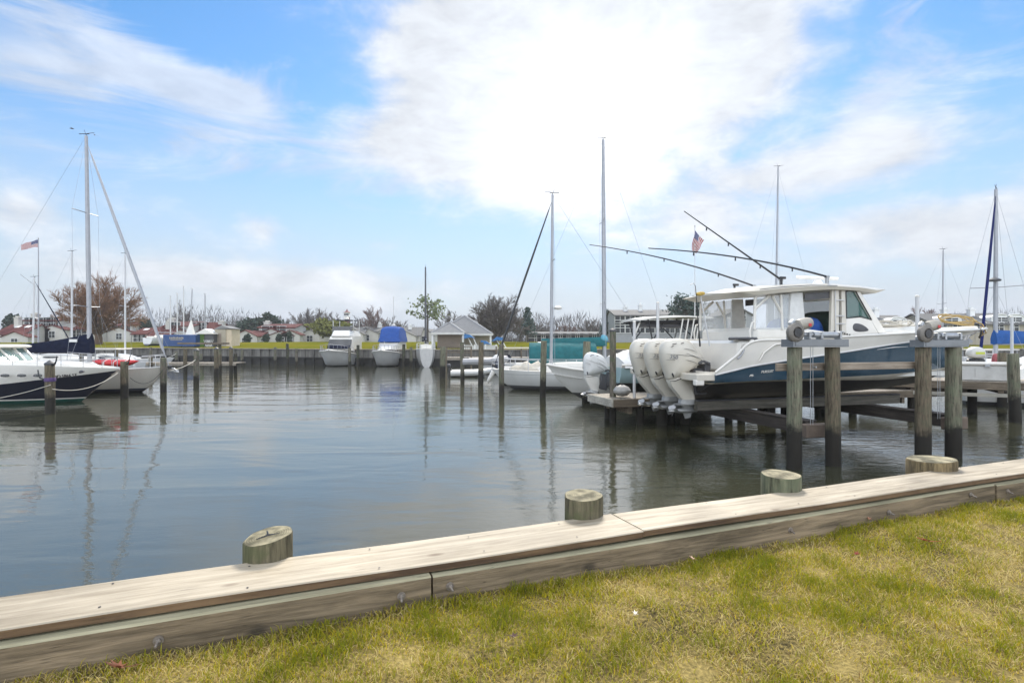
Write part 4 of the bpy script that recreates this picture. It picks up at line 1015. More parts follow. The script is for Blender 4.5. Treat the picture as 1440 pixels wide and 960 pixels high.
# lettering
text_obj('PURSUIT', .085, Matrix.Translation((1.80, -1.70, 1.80)) @ Matrix.Rotation(R(-2.5), 4, 'Y') @ Matrix.Rotation(R(-3), 4, 'Z') @ SIDE, WHITE, W, 'lettering', .25, .004)
mb = MB()
for k in range(3): mb.tube([(1.32 + k * .035, -1.69, 1.69), (1.35 + k * .025, -1.69, 1.73 - .01 * k), (1.42 + k * .01, -1.69, 1.74 - .015 * k)], [.004, .009, .003], 5)
mb.build('emblem', WHITE, W)
mb = MB(); mb.tube([(5.0, -1.745, 2.30), (5.5, -1.74, 2.35), (6.0, -1.735, 2.37)], [.004, .012, .004], 5); mb.build('side_script', ALUW, W)
# swoosh recess & cleats
mb = MB(); mb.tube([(1.55, -1.74, 2.05), (1.68, -1.75, 2.25), (1.95, -1.755, 2.42), (2.4, -1.76, 2.48), (3.0, -1.765, 2.50)], [.012, .02, .02, .015, .006], 6); mb.build('side_moulding', WHITE, W)
mb = MB(); mb.tube([(.98, -1.72, 2.10), (1.10, -1.72, 2.22), (1.16, -1.71, 2.32)], .018, 6); mb.build('grab_handle', ALU, W)
# cabin: base, aft module, side structure
mb = MB(); mb.loft([[(x, -w, z0), (x, -w, z0 + (z1 - z0) * .7), (x + dx, -w * .93, z1), (x + dx, w * .93, z1), (x, w, z0 + (z1 - z0) * .7), (x, w, z0)] for x, w, z0, z1, dx in ((3.2, 1.12, 1.7, 2.86, 0), (4.3, 1.15, 1.7, 2.72, 0), (5.0, 1.18, 1.7, 2.78, 0), (5.6, 1.14, 1.7, 2.80, 0), (6.3, 1.0, 2.4, 2.84, 0), (7.4, .78, 2.5, 2.92, 0), (8.4, .42, 2.55, 2.90, 0))], False, False); mb.build('cabin_base', WHITE, W, 50)
mb = MB(); mb.box(1.95, 3.25, -1.12, 1.12, 1.7, 2.84, .08); mb.build('seat_module', WHITE, W)
mb = MB(); mb.box(1.75, 1.95, -1.0, 1.0, 1.7, 2.52, .05); mb.box(1.3, 3.3, -1.30, -1.14, 2.42, 2.60, .03); mb.build('bait_station', CREAM, W)
# hardtop
prof = [(1.38, 3.68, 3.70), (1.9, 3.60, 3.82), (2.6, 3.68, 3.90), (3.4, 3.75, 3.96), (4.2, 3.80, 3.97), (5.0, 3.78, 3.95), (5.6, 3.74, 3.92), (6.0, 3.84, 3.89)]
mb = MB(); rings = []
for x, zl, zu in prof:
    w = 1.32 * (1 - .16 * max((x - 5.2) / .8, 0) - .10 * max((1.9 - x) / .5, 0))
    rings.append([(x, -w, (zl + zu) / 2), (x, -w * .97, zl + .01), (x, 0, zl), (x, w * .97, zl + .01), (x, w, (zl + zu) / 2), (x, w * .93, zu - .02), (x, 0, zu + .05), (x, -w * .93, zu - .02)])
mb.loft(rings, True, True); ht = mb.build('hardtop', CREAM, W, 40)
mb = MB(); mb.tube([(x, -1.335, zu - .075) for x, zl, zu in prof[1:5]], .008, 5); mb.build('trim_line', DKGREY, ht)
mb = MB(); mb.pillow([(4.9, 3.70), (5.8, 3.76), (5.5, 3.66), (5.1, 3.63)], .9, 0, 4); mb.build('brow', WHITE, ht)
# pillars and side panels (both sides)
for sg in (-1, 1):
    y0, y1 = sg * 1.10, sg * 1.17
    mb = MB(); mb.prism([(4.16, 2.60), (4.42, 2.60), (4.42, 3.82), (4.20, 3.82)], y0, y1); mb.prism([(4.52, 2.60), (4.66, 2.60), (4.62, 3.82), (4.50, 3.82)], y0, y1); mb.build('door_pillar', CREAM, W)
    mb = MB(); mb.prism([(4.90, 3.82), (5.06, 3.82), (6.06, 2.62), (5.78, 2.62), (5.50, 3.00)], y0, y1); mb.prism([(4.655, 2.60), (5.76, 2.62), (5.46, 3.05), (5.1, 3.12), (4.65, 3.08)], y0, y1); mb.build('window_frame', WHITE, W)
    mb = MB(); mb.prism([(4.64, 3.78), (4.94, 3.80), (5.47, 3.06), (5.1, 3.14), (4.66, 3.10)], sg * 1.12, sg * 1.135); mb.build('side_window', GRGLASS, W)
    mb = MB(); fr = [(4.64, 3.78, 0), (4.94, 3.80, 0), (5.47, 3.06, 0), (5.1, 3.14, 0), (4.66, 3.10, 0), (4.64, 3.78, 0)]; mb.tube([(a, sg * 1.172, b) for a, b, _ in fr], .018, 5); mb.build('window_gasket', BLACK, W)
    mb = MB(); mb.pillow([(4.86, 2.97), (5.12, 2.96), (5.36, 2.84), (5.38, 2.76), (4.86, 2.74)], .02, sg * 1.172, 3, 5); mb.build('vent_window', DKGREY, W)
    mb = MB(); mb.prism([(2.92, 2.78), (3.42, 2.78), (3.32, 3.72), (2.98, 3.70)], sg * 1.08, sg * 1.14); mb.build('side_curtain', WHITECLOTH, W)
    mb = MB(); mb.prism([(1.90, 2.80), (2.94, 2.80), (2.98, 3.68), (1.95, 3.58)], sg * 1.09, sg * 1.10); mb.build('clear_curtain', CLGLASS, W)
    mb = MB(); mb.tube([(1.92, sg * 1.11, 2.80), (1.95, sg * 1.11, 3.58)], .035, 6); mb.tube([(1.95, sg * 1.11, 3.30), (2.35, sg * 1.11, 3.62)], .035, 6); mb.tube([(2.75, sg * 1.11, 2.80), (2.70, sg * 1.11, 3.66)], .03, 6); mb.tube([(2.72, sg * 1.11, 3.2), (2.45, sg * 1.11, 3.62)], .03, 6)
    mb.tube([(1.78, sg * 1.15, 2.55), (1.76, sg * 1.15, 2.75), (1.82, sg * 1.15, 2.95), (1.90, sg * 1.12, 2.98)], .022, 6); mb.build('top_support', WHITE, W)
    mb = MB()
    for z in (2.75, 2.95, 3.15, 3.55): mb.tube([(4.30, sg * 1.19, z), (4.58, sg * 1.19, z)], .014, 5)
    mb.tube([(4.30, sg * 1.19, 2.6), (4.28, sg * 1.19, 3.8)], .014, 5); mb.build('ladder', ALUW, W)
    mb = MB(); mb.prism([(3.42, 3.52), (4.18, 3.60), (4.18, 3.76), (3.42, 3.70)], sg * 1.10, sg * 1.11); mb.build('roll_curtain', DKGREY, W)
    mb = MB()
    for q in range(7): mb.box(4.25 + q * .08, 4.28 + q * .08, sg * 1.19 - .006, sg * 1.19 + .006, 2.74 - q * .015, 2.78 - q * .015)
    mb.build('snap_strap', BLACK, W)
mb = MB(); mb.loft([[(5.04 + (5.98 - 5.04) * t, -1.08, 3.80 + (2.70 - 3.80) * t), (5.22 + (6.25 - 5.22) * t, -.5, 3.80 + (2.74 - 3.80) * t), (5.22 + (6.25 - 5.22) * t, .5, 3.80 + (2.74 - 3.80) * t), (5.04 + (5.98 - 5.04) * t, 1.08, 3.80 + (2.70 - 3.80) * t)] for t in (0, .5, 1)], False, False); mb.build('windscreen', GRGLASS, W)
mb = MB(); mb.pillow([(3.9, 2.55), (3.75, 2.8), (3.85, 3.05), (4.1, 3.18), (4.3, 3.0), (4.42, 2.5)], .45, -.45, 3); mb.pillow([(3.9, 2.55), (3.75, 2.8), (3.85, 3.05), (4.1, 3.18), (4.3, 3.0), (4.42, 2.5)], .4, .45, 3); mb.build('seat_cover', BLUECLOTH, W)
mb = MB(); mb.pillow([(4.7, 2.6), (4.6, 3.0), (4.75, 3.3), (5.1, 3.35), (5.35, 3.0), (5.4, 2.6)], .8, 0, 3); mb.build('console_cover', M('console_green', (.03, .06, .05), .6, .3, 3), W)
# bow: pulpit, anchor roller, cushions, ropes
mb = MB(); mb.pillow([(10.1, 2.84), (10.3, 2.93), (10.9, 2.95), (11.25, 2.91), (11.1, 2.84), (10.7, 2.80)], .20, 0, 3); mb.build('bow_pulpit', WHITE, W)
mb = MB(); mb.tube([(10.95, 0, 2.85), (10.55, 0, 2.66), (10.25, 0, 2.52)], [.02, .03, .02], 6); mb.prism([(10.1, 2.45), (10.35, 2.60), (10.5, 2.50), (10.2, 2.38)], -.16, .16); mb.build('anchor', ALU, W)
def coil(parent, pts, r=.02, name='rope_coil', mat=YROPE):
    mb = MB(); mb.tube(pts, r, 6); return mb.build(name, mat, parent)
pts = []
for k in range(34):
    a = k * .55; pts.append((9.5 + .6 * math.cos(a) + .015 * k * .3, -.35 + .25 * math.sin(a), 3.0 + .20 * abs(math.sin(a * .5 + .4)) + .12 * math.sin(k * .6)))
coil(W, pts, .022)
coil(W, [(9.9, -.6, 3.1), (10.2, -.62, 3.0), (10.15, -.75, 2.75), (9.9, -.72, 2.62), (10.25, -.6, 2.7), (10.3, -.5, 2.95)], .018, 'bow_line')
coil(W, [(9.3, -1.12, 2.90), (9.35, -1.17, 2.8), (9.6, -.95, 2.6)], .022, 'strap', DKGREY)
pts = [(6.7 + .8 * math.cos(k * .5) * (1 - k / 80), -.7 + .2 * math.sin(k * .5), 2.95 + .07 * math.sin(k * 1.3) + .05) for k in range(36)]
coil(W, pts, .025, 'fender_line', ROPE)
mb = MB(); mb.pillow([(7.2, 2.88), (7.25, 3.02), (8.3, 3.06), (8.7, 2.96), (8.6, 2.88)], .5, 0, 3); mb.build('bow_cushion', CREAM, W)
# radar & roof gear
mb = MB(); mb.box(4.2, 5.6, -.06, .06, 4.22, 4.30, .03); mb.lathe([(.12, 4.0), (.14, 4.1), (.08, 4.2)], 12, Matrix.Translation((4.9, 0, 0))); mb.build('radar', M('radar_white', (.8, .8, .8), .4), W)
for y in (-.9, .9):
    mb = MB(); mb.tube([(2.9, y, 3.93), (2.9, y, 4.1)], .03, 6); mb.tube([(2.86, y, 4.1), (3.02, y, 4.1)], .035, 6); mb.build('spotlight', BLACK, W)
# outriggers and antenna
def onside(px, py, c):
    dx = (px - 720) / F; dz = (480 - py) / F; ca, sa = math.cos(WA), math.sin(WA)
    Z = (c - sa * WO.x + ca * WO.y) / (-sa * dx + ca); X = dx * Z
    return Vector((ca * (X - WO.x) + sa * (Z - WO.y), c, EYE + dz * Z))
def bent(a, b, up, n=9):
    return [a.lerp(b, i / n) + Vector((0, 0, up * 4 * (i / n) * (1 - i / n))) for i in range(n + 1)]
for nm, pa, ca_, pb, cb, up in (('outrigger', (1163, 389), -1.15, (912, 349), -1.9, .12), ('outrigger', (1060, 402), 1.15, (829, 344), 1.9, .14), ('antenna', (1098, 393), -.6, (962, 297), -.6, .0)):
    a, b = onside(*pa, ca_), onside(*pb, cb); pts = bent(a, b, up)
    mb = MB(); mb.tube(pts, [.027 - .016 * i / 9 for i in range(10)], 8); rg = mb.build(nm, CARBON, W)
    mb = MB()
    for k in (2, 5, 7): mb.tube([pts[k] + Vector((0, 0, -.02)), pts[k] + Vector((0, 0, -.09))], .018, 5)
    mb.build('line_eye', BLACK, rg)
    mb = MB(); mb.tube([a + Vector((0, 0, .02)), Vector((a.x, a.y, 3.92))], .045, 8); mb.tube([a + Vector((-.05, 0, 0)), a + Vector((.05, 0, 0))], .04, 6); mb.build('mount', GALV, rg)
# fishing rod + brush standing in holders on the stern
mb = MB(); a, b = onside(984.5, 487, -1.4), onside(978, 402, -1.45); mb.tube([a, a.lerp(b, .3), b], [.022, .014, .008], 6); mb.tube([b, b + Vector((-.05, 0, .06)), b + Vector((-.14, 0, .02))], .006, 5)
o = mb.build('gaff_pole', BLACK); o.location = WO; o.rotation_euler = (0, 0, WA); tag(o, 'thin black gaff pole standing upright at the blue boat stern', 'gaff')
t = thing('deck_brush', 'deck brush with a yellow sponge head standing at the blue boat stern', 'brush', WO, WA)
a, b = onside(998, 486, -1.2), onside(985, 415, -1.2)
mb = MB(); mb.tube([a, b], .016, 6); mb.build('handle', ALUW, t)
mb = MB(); mb.pillow([(b.x - .11, b.z - .03), (b.x + .11, b.z + .0), (b.x + .10, b.z + .09), (b.x - .11, b.z + .07)], .07, b.y, 3, 7); mb.build('sponge_head', M('yellow_sponge', (.50, .34, .08), .9, .3, 20), t)
# ------------------------------------------------------------------ sailboats
def sail_hull(L, B, fs, fb, draft=.35, transom=.62, rake=.9):
    S = []
    for u, bm, dk in ((0, transom, .35), (.12, .80, .62), (.3, .97, .95), (.5, 1.0, 1.0), (.7, .82, .9), (.85, .52, .65), (.95, .2, .3), (1.0, .03, 0)):
        zs = fs + (fb - fs) * u ** 1.6 - .06 * math.sin(math.pi * u); ys = B / 2 * bm; zk = -draft * dk if u < 1 else fb * .35
        x = L * u; r = []
        for t in (0, 18, 36, 54, 70, 82, 90):
            a = R(t); y = ys * math.sin(a) ** .85; z = zk + (zs - zk) * (1 - math.cos(a)) ** .95
            q = (z - zs) / max(fb, .1)
            r.append((x + q * rake * max(u - .6, 0) / .4 * 1.0 - q * (-.25) * (1 - u) * (u < .2), y, z))
        S.append(r)
    return S
def spar(mb, a, b, r0, r1, n=8): mb.tube([a, b], [r0, r1], n)
def wires(parent, segs, r=.006, mat=None):
    for a, b in segs:
        mb = MB(); mb.tube([a, b], r, 4, False); mb.build('stay', mat or WIRE, parent)
def sailboat(label, loc, rz, L, B, fs, fb, mast_x, mast_h, hullm, spreaders=(.5,), furl=None, furl_r=.06, furl_to=None, boom=None, cover=None, covh=(.75, .25), cabin=True, mast_r=.085, rake=.0, mastm=None, group='moored sailboats', rails=True, lean=0.0, cabm=None, backstay=True, spr=.75, boom_yaw=0):
    t = thing('sailboat', label, 'sailboat', (loc[0], loc[1], 0), rz, group)
    S = sail_hull(L, B, fs, fb); _, fine = hull(S, hullm if isinstance(hullm, list) else [hullm], None, 5, 'hull', t)
    deck(fine, .02, .03, OFFWHITE, t)
    rail_along(fine, OFFWHITE, t, 'toe_rail', .03, -.02, .02, 0, 5)
    zd = fs + (fb - fs) * (mast_x / L) ** 1.6
    if cabin:
        mb = MB(); mb.loft([[(x, -w, zd - .12), (x, -w * .9, zd + h), (x, 0, zd + h + .06), (x, w * .9, zd + h), (x, w, zd - .12)] for x, w, h in ((L * .28, B * .30, .42), (L * .45, B * .31, .42), (mast_x, B * .27, .36), (mast_x + .9, B * .2, .12), (mast_x + 1.2, B * .16, 0))], False, True); cb = mb.build('cabin', cabm or WHITE, t, 40)
        for sg in (-1, 1):
            mb = MB(); mb.pillow([(L * .31, zd + .12), (L * .31, zd + .28), (L * .46, zd + .27), (L * .46, zd + .13)], .015, sg * B * .305, 4, 4); mb.build('portlight', DKGLASS, cb)
        mb = MB(); mb.box(L * .06, L * .27, -B * .26, B * .26, zd - .1, zd + .22, .05); mb.build('cockpit_coaming', WHITE, t)
    mx = mast_x + lean * mast_h
    mb = MB(); mb.tube([(mast_x, 0, zd - .1), (mast_x + lean * mast_h * .5, 0, zd + mast_h * .5), (mx, 0, zd + mast_h)], [mast_r, mast_r, mast_r * .7], 10); ms = mb.build('mast', mastm or ALU, t)
    top = Vector((mx, 0, zd + mast_h))
    mb = MB(); mb.tube([top, top + Vector((.05, 0, .12)), top + Vector((.4, 0, .16))], .012, 4); mb.tube([top, top + Vector((-.1, 0, .3))], .01, 4); mb.tube([top + Vector((-.35, 0, .1)), top + Vector((.15, 0, .1))], .018, 4); mb.build('masthead_gear', BLACK, ms)
    chain = []
    for f in spreaders:
        z = zd + mast_h * f; x = mast_x + lean * mast_h * f
        mb = MB(); mb.tube([(x - .1, -spr, z + .04), (x, 0, z), (x - .1, spr, z + .04)], .022, 5); mb.build('spreader', ALU, ms); chain.append((x, z))
    segs = []
    for sg in (-1, 1):
        ch = Vector((mast_x - .1, sg * B * .44, zd)); prev = ch
        for x, z in chain: nx = Vector((x - .1, sg * spr, z + .04)); segs.append((prev, nx)); prev = nx
        segs.append((prev, top - Vector((0, 0, .1)))); segs.append((ch, Vector((chain[0][0], 0, chain[0][1] - .1))))
    bow = Vector(furl_to) if furl_to else Vector((L - .1, 0, fb + .1))
    if furl is None: segs.append((bow, top - Vector((0, 0, .15))))
    if backstay: segs.append((Vector((.05, 0, fs)), top))
    wires(t, segs)
    if furl is not None:
        a = top - Vector((0, 0, .25)); mb = MB(); mb.tube([bow, bow.lerp(a, .06), bow.lerp(a, .1), bow.lerp(a, .6), bow.lerp(a, .93), bow.lerp(a, .95), a], [.02, .02, furl_r, furl_r, furl_r * .55, .015, .01], 8); fj = mb.build('furled_jib', furl, t)
        mb = MB(); mb.lathe([(.04, 0), (.10, .02), (.10, .14), (.04, .16)], 10, Matrix.Translation(bow)); mb.build('furling_drum', BLACK, fj)
    if boom:
        z = zd + boom[1]; mb = MB(); mb.tube([(mast_x - .08, 0, z), (mast_x - boom[0], 0, z - boom[2])], .055, 8); bo = mb.build('boom', ALU, t); by = R(boom_yaw); Mb = Matrix.Translation((mast_x, 0, 0)) @ Matrix.Rotation(by, 4, 'Z') @ Matrix.Translation((-mast_x, 0, 0)); bo.data.transform(Mb)
        if cover:
            mb = MB(); n = 10; rings = []
            for i in range(n + 1):
                u = i / n; x = mast_x + .12 - (boom[0] - .1) * u; h = covh[0] * (1 - u) ** 2.2 + covh[1] * (1 - .4 * u); w = .15 * (1 - .5 * u) + .02; zz = z - boom[2] * u
                sg_ = .03 * math.sin(i * 2.1)
                rings.append([(x, -w, zz - .12), (x, -w * 1.05, zz + h * .25 + sg_), (x, -w * .6, zz + h * .7), (x, 0, zz + h), (x, w * .6, zz + h * .7), (x, w * 1.05, zz + h * .25 + sg_), (x, w, zz - .12), (x, 0, zz - .17)])
            mb.loft(rings, True, True); cv = mb.build('sail_cover', cover, t, 60); cv.data.transform(Mb)
    if rails:
        mb = MB(); n = 9
        for sg in (-1, 1):
            rows = [fine[int(i * (len(fine) - 1) / n)][-1] for i in range(n + 1)]
            for x, y, z in rows: mb.tube([(x, sg * max(y - .06, 0), z), (x, sg * max(y - .06, 0), z + .58)], .018, 4)
            for h in (.32, .58): mb.tube([(x, sg * max(y - .06, 0), z + h) for x, y, z in rows], .010, 4)
        x, y, z = fine[-4][-1]; mb.tube([(x - .6, -.5, z + .58), (x + .2, 0, z + .66), (x - .6, .5, z + .58)], .016, 5); mb.build('lifeline', ALUW, t)
    return t, zd, fine, ms

PALEHULL = bands('pale_sail_hull', [(-1, (.02, .022, .03)), (.10, (.02, .025, .045)), (.2, (.57, .54, .48))])
WHITEHULL = bands('white_sail_hull', [(-1, (.05, .05, .05)), (.13, (.09, .09, .10)), (.22, (.60, .60, .58)), (.78, (.32, .32, .32)), (.81, (.62, .62, .60))])
PLAINHULL = bands('plain_white_hull', [(-1, (.03, .03, .05)), (.12, (.60, .60, .60))])
DKHULL = bands('dark_stripe_hull', [(-1, (.02, .02, .02)), (.08, (.66, .66, .66))])
# pale sailboat with the navy sail cover (left)
ZA = 27.3
tA, zdA, fA, _ = sailboat('pale cream sailboat with a navy sail cover and the tallest mast at left', (X_(228, ZA) - 11, ZA + .3), 0, 11, 3.2, .95, 1.22, 7.25, 11.55, PALEHULL, (.27, .67), ALU, .075, (11.2, 0, 1.15), (5.4, .98, -.05), NAVYCLOTH, (.55, .30), lean=-.016, mast_r=.105, spr=.85)
mb = MB(); mb.tube([(11.0, 0, 1.2), (11.4, 0, 1.16), (11.55, 0, 1.05)], [.03, .04, .02], 6); mb.prism([(11.25, 1.05), (11.55, 1.1), (11.6, .98)], -.1, .1); mb.build('anchor', GALV, tA)
mb = MB(); mb.box(6.35, 6.75, -.18, -.165, zdA + 1.38, zdA + 1.52); mb.build('cover_patch', WHITECLOTH, tA)
# kayak on its deck
t = thing('kayak', 'red kayak lashed along the deck of the pale sailboat', 'kayak', (X_(172, 26.6), 26.15, 1.30), R(-4))
mb = MB(); rings = []
for i in range(15):
    u = -1 + 2 * i / 14; w = .30 * max(1 - abs(u) ** 2.4, .02) ** .8; h = .17 * max(1 - abs(u) ** 3, .04); z0 = .12 * u * u
    rings.append([(u * 1.15, w * math.cos(a), z0 + .17 + h * math.sin(a)) for a in [k * math.pi / 6 for k in range(12)]])
mb.loft(rings, True, True); kb = mb.build('hull', RED, t, 60)
for x in (-.35, .15, .65): mb = MB(); mb.tube([(x, -.33, .05), (x, -.31, .25), (x, 0, .38), (x, .31, .25)], .018, 5); mb.build('strap', WHITECLOTH, t)

# white sailboat with dark furled jib, bow left
ZC = 29.0
tC, zdC, fC, _ = sailboat('white sailboat with a dark furled jib and a heaped tan tarp on deck', (X_(697, ZC) + 9, ZC + .3), R(180), 9.2, 3.0, .95, 1.03, 6.1, 9.2, WHITEHULL, (.62,), BLACK, .055, (9.1, 0, 1.15), None, None, (.2, .2), lean=-.008, mast_r=.085, spr=.6)
mb = MB(); rings = []
for i in range(13):
    u = i / 12; x = 6.0 + 2.3 * u; w = .75 * math.sin(math.pi * (.12 + .8 * u)); h = (.42 + .12 * math.sin(i * 1.9)) * math.sin(math.pi * (.1 + .82 * u))
    rings.append([(x, -w, zdC - .05), (x, -w * .85, zdC + h * .6 + .04 * math.sin(i * 2.7)), (x, -w * .3, zdC + h), (x, w * .4, zdC + h * .85 + .05 * math.sin(i * 3.3)), (x, w, zdC - .05)])
mb.loft(rings, False, True); mb.build('tarp', TANCLOTH, tC, 70)
# boat with teal cover behind it
ZD = 33.5
tD, zdD, fD, _ = sailboat('sailboat with a long teal sail cover and the tall mast behind the white skiff', (X_(850, ZD) - 6.0, ZD), 0, 10.5, 3.2, .9, 1.1, 6.0, 13.6, PLAINHULL, (.28, .64), None, .05, None, (4.0, 1.38, -.05), TEALCLOTH, (.0, .42), lean=-.006, mast_r=.125, spr=.85)
mb = MB(); rings = []
for i in range(9):
    u = i / 8; x = 5.4 - 3.9 * u; w = 1.1 - .15 * u; s_ = .05 * math.sin(i * 2.3)
    rings.append([(x, -w, zdD + .05), (x, -w * 1.02, zdD + .80 + s_), (x, -w * .75, zdD + 1.20 + s_), (x, -.22, zdD + 1.45), (x, .22, zdD + 1.45), (x, w * .75, zdD + 1.20), (x, w * 1.02, zdD + .80 - s_), (x, w, zdD + .05)])
mb.loft(rings, False, True); mb.build('awning', TEALCLOTH, tD, 60)
mb = MB(); mb.pillow([(5.75, zdD + 1.55), (5.8, zdD + 1.95), (6.15, zdD + 1.9), (6.25, zdD + 1.5)], .2, 0, 3); mb.build('cover_end', M('pale_blue_tie', (.12, .35, .45), .8), tD)
# radar dome on the white sailboat mast
mb = MB(); mb.lathe([(.05, 0), (.2, .03), (.22, .12), (.1, .2)], 12, Matrix.Translation((5.75, 0, Zp(435, ZC)))); mb.build('radar_dome', OFFWHITE, tC)

# small sailboat, stern to us
ZS = 55.5
sailboat('small sailboat seen from its stern with a navy boom cover and dark mast', (X_(603, ZS), ZS - 1.5), R(100), 8, 2.0, 1.75, 1.8, 4.6, 8.5, [M('stern_white', (.42, .41, .39), .5)], (.55,), None, .05, None, (3.2, .95, 0), NAVYCLOTH, (.2, .25), mast_r=.10, mastm=DKGREY, lean=-.005)
# right sailboat with blue cover
ZR = 30.0; hd = R(222)
rx, ry = X_(1400, ZR), ZR
mxx = 6.2; ux, uy = math.cos(hd), math.sin(hd)
tR, zdR, _, msR = sailboat('sailboat at the right edge with a royal blue boom cover and blue furled jib', (rx - ux * mxx, ry - uy * mxx), hd, 11, 3.3, 1.0, 1.2, mxx, 9.6, PLAINHULL, (.45,), M('royal_furl', (.010, .016, .085), .85, .1, spec=.1), .065, (11.0, 0, 1.25), (4.6, 1.42, -.1), M('royal_cover', (.008, .075, .27), .85, .2, 4, bump=.5, bscale=6), (.0, .62), mast_r=.105, lean=-.012, spr=1.1, boom_yaw=-32)
mb = MB(); mb.lathe([(.05, 0), (.28, .02), (.30, .1), (.12, .2)], 12, Matrix.Translation((mxx + .4, 0, zdR + 4.6))); mb.build('radar_dome', DKGREY, msR)
# far sailboats known by their masts
masts = [('white masted sailboat left of the big bare tree', 101, 46, 355, ALUW, 0.0), ('sailboat with a dark furled jib and blue boom cover near the flagpole at far left', 46, 48, 391, ALUW, .02), ('small white sailboat with the mast right of the brown tree', 176, 47, 358, ALUW, 0),
         ('far sailboat left of four masts by the red roofs', 240, 85, 428, ALUW, 0), ('far sailboat second of four masts by the red roofs', 249.5, 86, 424, ALUW, 0), ('far sailboat third of four masts by the red roofs', 258.5, 87, 414, ALUW, 0), ('far sailboat with the tilted grey mast by the white tent', 268, 85, 417, ALU, .05),
         ('far sailboat whose mast stands above the tan shed', 288.5, 88, 424, ALU, 0), ('sailboat with the mast behind the hardtop of the blue boat', 1090, 44, 236, ALU, .016), ('far sailboat with the single mast right of the blue boat', 1325, 52, 352, ALU, .01)]
for lb, px, Z, yt, mm, ln in masts:
    far = Z > 60; base = 1.5 if far else 1.0
    h = Zp(yt, Z) - (1.9 if far else 1.0)
    rz_ = R(82) if far else 0
    t, zd, _, _ = sailboat(lb, (X_(px, Z) - 4.4 * math.cos(rz_), Z - (4.4 if far else 0)), rz_, 7.5 if far else 8.5, 2.5, 1.0, 1.1, 4.4, h, PLAINHULL, (.5,), (NAVYCLOTH if px == 46 else None), .045, None, (2.8, .8, 0), (BLUECLOTH if px == 46 else None), (.3, .25), mast_r=.075 if not far else .09, mastm=mm, lean=ln, rails=False, spr=.6)
    if far: t.location.z = 2.2 - .2    # stored ashore
# navy motor yacht at left
ZB = 23.3
NAVY = M('navy_hull', (.006, .008, .020), .3, .2, 2, coat=.1, spec=.35); GREENB = M('green_bottom', (.012, .075, .055), .6, .2, 3)
B = thing('motor_yacht', 'navy hulled motor yacht with white cabin and hardtop at the left edge', 'boat', (X_(168, ZB) - 11, ZB, 0), 0)
S = []
for u, bm, zn, zs, zk in ((0, .9, .78, 1.05, -.3), (.2, .98, .76, 1.2, -.45), (.45, 1.0, .76, 1.52, -.5), (.65, .93, .80, 1.58, -.5), (.80, .70, .97, 1.52, -.45), (.92, .34, 1.14, 1.45, -.25), (1.0, .02, 1.29, 1.38, .1)):
    hb = 1.65 * bm; x = 11 * u; rk = 1.5 * max(u - .55, 0) / .45; f = lambda z: x - rk * (1.38 - z) / 1.3
    S.append([(f(zk), 0, zk), (f(-.02), hb * .72, -.02), (f(.14), hb * .78, .14), (f(.15), hb * .785, .15), (f(.19), hb * .80, .19), (f((zn + .2) / 2), hb * .86, (zn + .2) / 2), (f(zn), hb * .95, zn), (f((zn + zs) / 2), hb * .985, (zn + zs) / 2), (x, hb, zs)])
_, fB = hull(S, [GREENB, WHITE, NAVY], [0, 0, 1, 1, 2, 2, 1, 1], 6, 'hull', B)
deck(fB, .04, .04, NONSKID, B, 'deck', .10)
mb = MB()
mb.loft([[(x, -w, 1.4), (x + dx, -w * .94, z), (x + dx, 0, z + .06), (x + dx, w * .94, z), (x, w, 1.4)] for x, w, z, dx in ((1.5, 1.35, 1.62, 0), (7.0, 1.33, 1.66, 0), (8.2, 1.1, 1.66, 0), (9.2, .7, 1.6, 0), (9.8, .4, 1.5, 0))], False, True); mb.build('trunk_cabin', WHITE, B, 45)
xb = lambda px, z=22.0: X_(px, z) - B.location.x
xc = lambda px: xb(px) - 2.2
for px in (10, 33.5, 55):
    mb = MB(); x = xb(px, 21.8); mb.pillow([(x - .18, 1.12), (x - .18, 1.24), (x + .18, 1.24), (x + .18, 1.12)], .02, -1.60 if px < 50 else -1.57, 4, 5); mb.build('portlight', DKGLASS, B)
text_obj('MD 5016 ST', .16, Matrix.Translation((xb(92, 22), -1.30, 1.14)) @ Matrix.Rotation(R(-5), 4, 'Y') @ Matrix.Rotation(R(10), 4, 'Z') @ SIDE, BLACK, B, 'registration', 0, .03)
mb = MB(); mb.pillow([(xb(114), 1.32), (xb(107), 1.22), (xb(104), 1.26), (xb(107), 1.38)], .06, -1.06, 3, 5); mb.build('cleat', DKGREY, B)
mb = MB(); mb.pillow([(2.0, 2.24), (2.0, 2.32), (xc(40), 2.40), (xc(57), 2.34), (xc(56), 2.24), (xc(40), 2.20)], 1.45, 0, 4); mb.build('hardtop', WHITE, B, 60)
xf = xc(62); xr = xc(44)
for sg in (-1, 1):
    mb = MB(); mb.prism([(xf - 1.9, 1.66), (xf - .9, 1.66), (xr - 1.25, 2.24), (xr - 1.75, 2.24)], sg * 1.20, sg * 1.24); mb.prism([(xf - 2.9, 1.66), (xf - 2.0, 1.66), (xr - 1.85, 2.24), (xr - 2.6, 2.24)], sg * 1.20, sg * 1.24); mb.build('side_window', PALEGLASS, B)
    mb = MB(); mb.tube([(xf - .75, sg * 1.25, 1.62), (xr - 1.15, sg * 1.23, 2.28)], .07, 6); mb.tube([(xf - 1.95, sg * 1.25, 1.62), (xr - 1.80, sg * 1.23, 2.28)], .06, 6); mb.tube([(xf, sg * .9, 1.62), (xr - .1, sg * .95, 2.28)], .05, 6); mb.tube([(xf - 3.4, sg * 1.25, 1.64), (xf - .6, sg * 1.25, 1.64)], .04, 6); mb.build('window_post', WHITE, B)
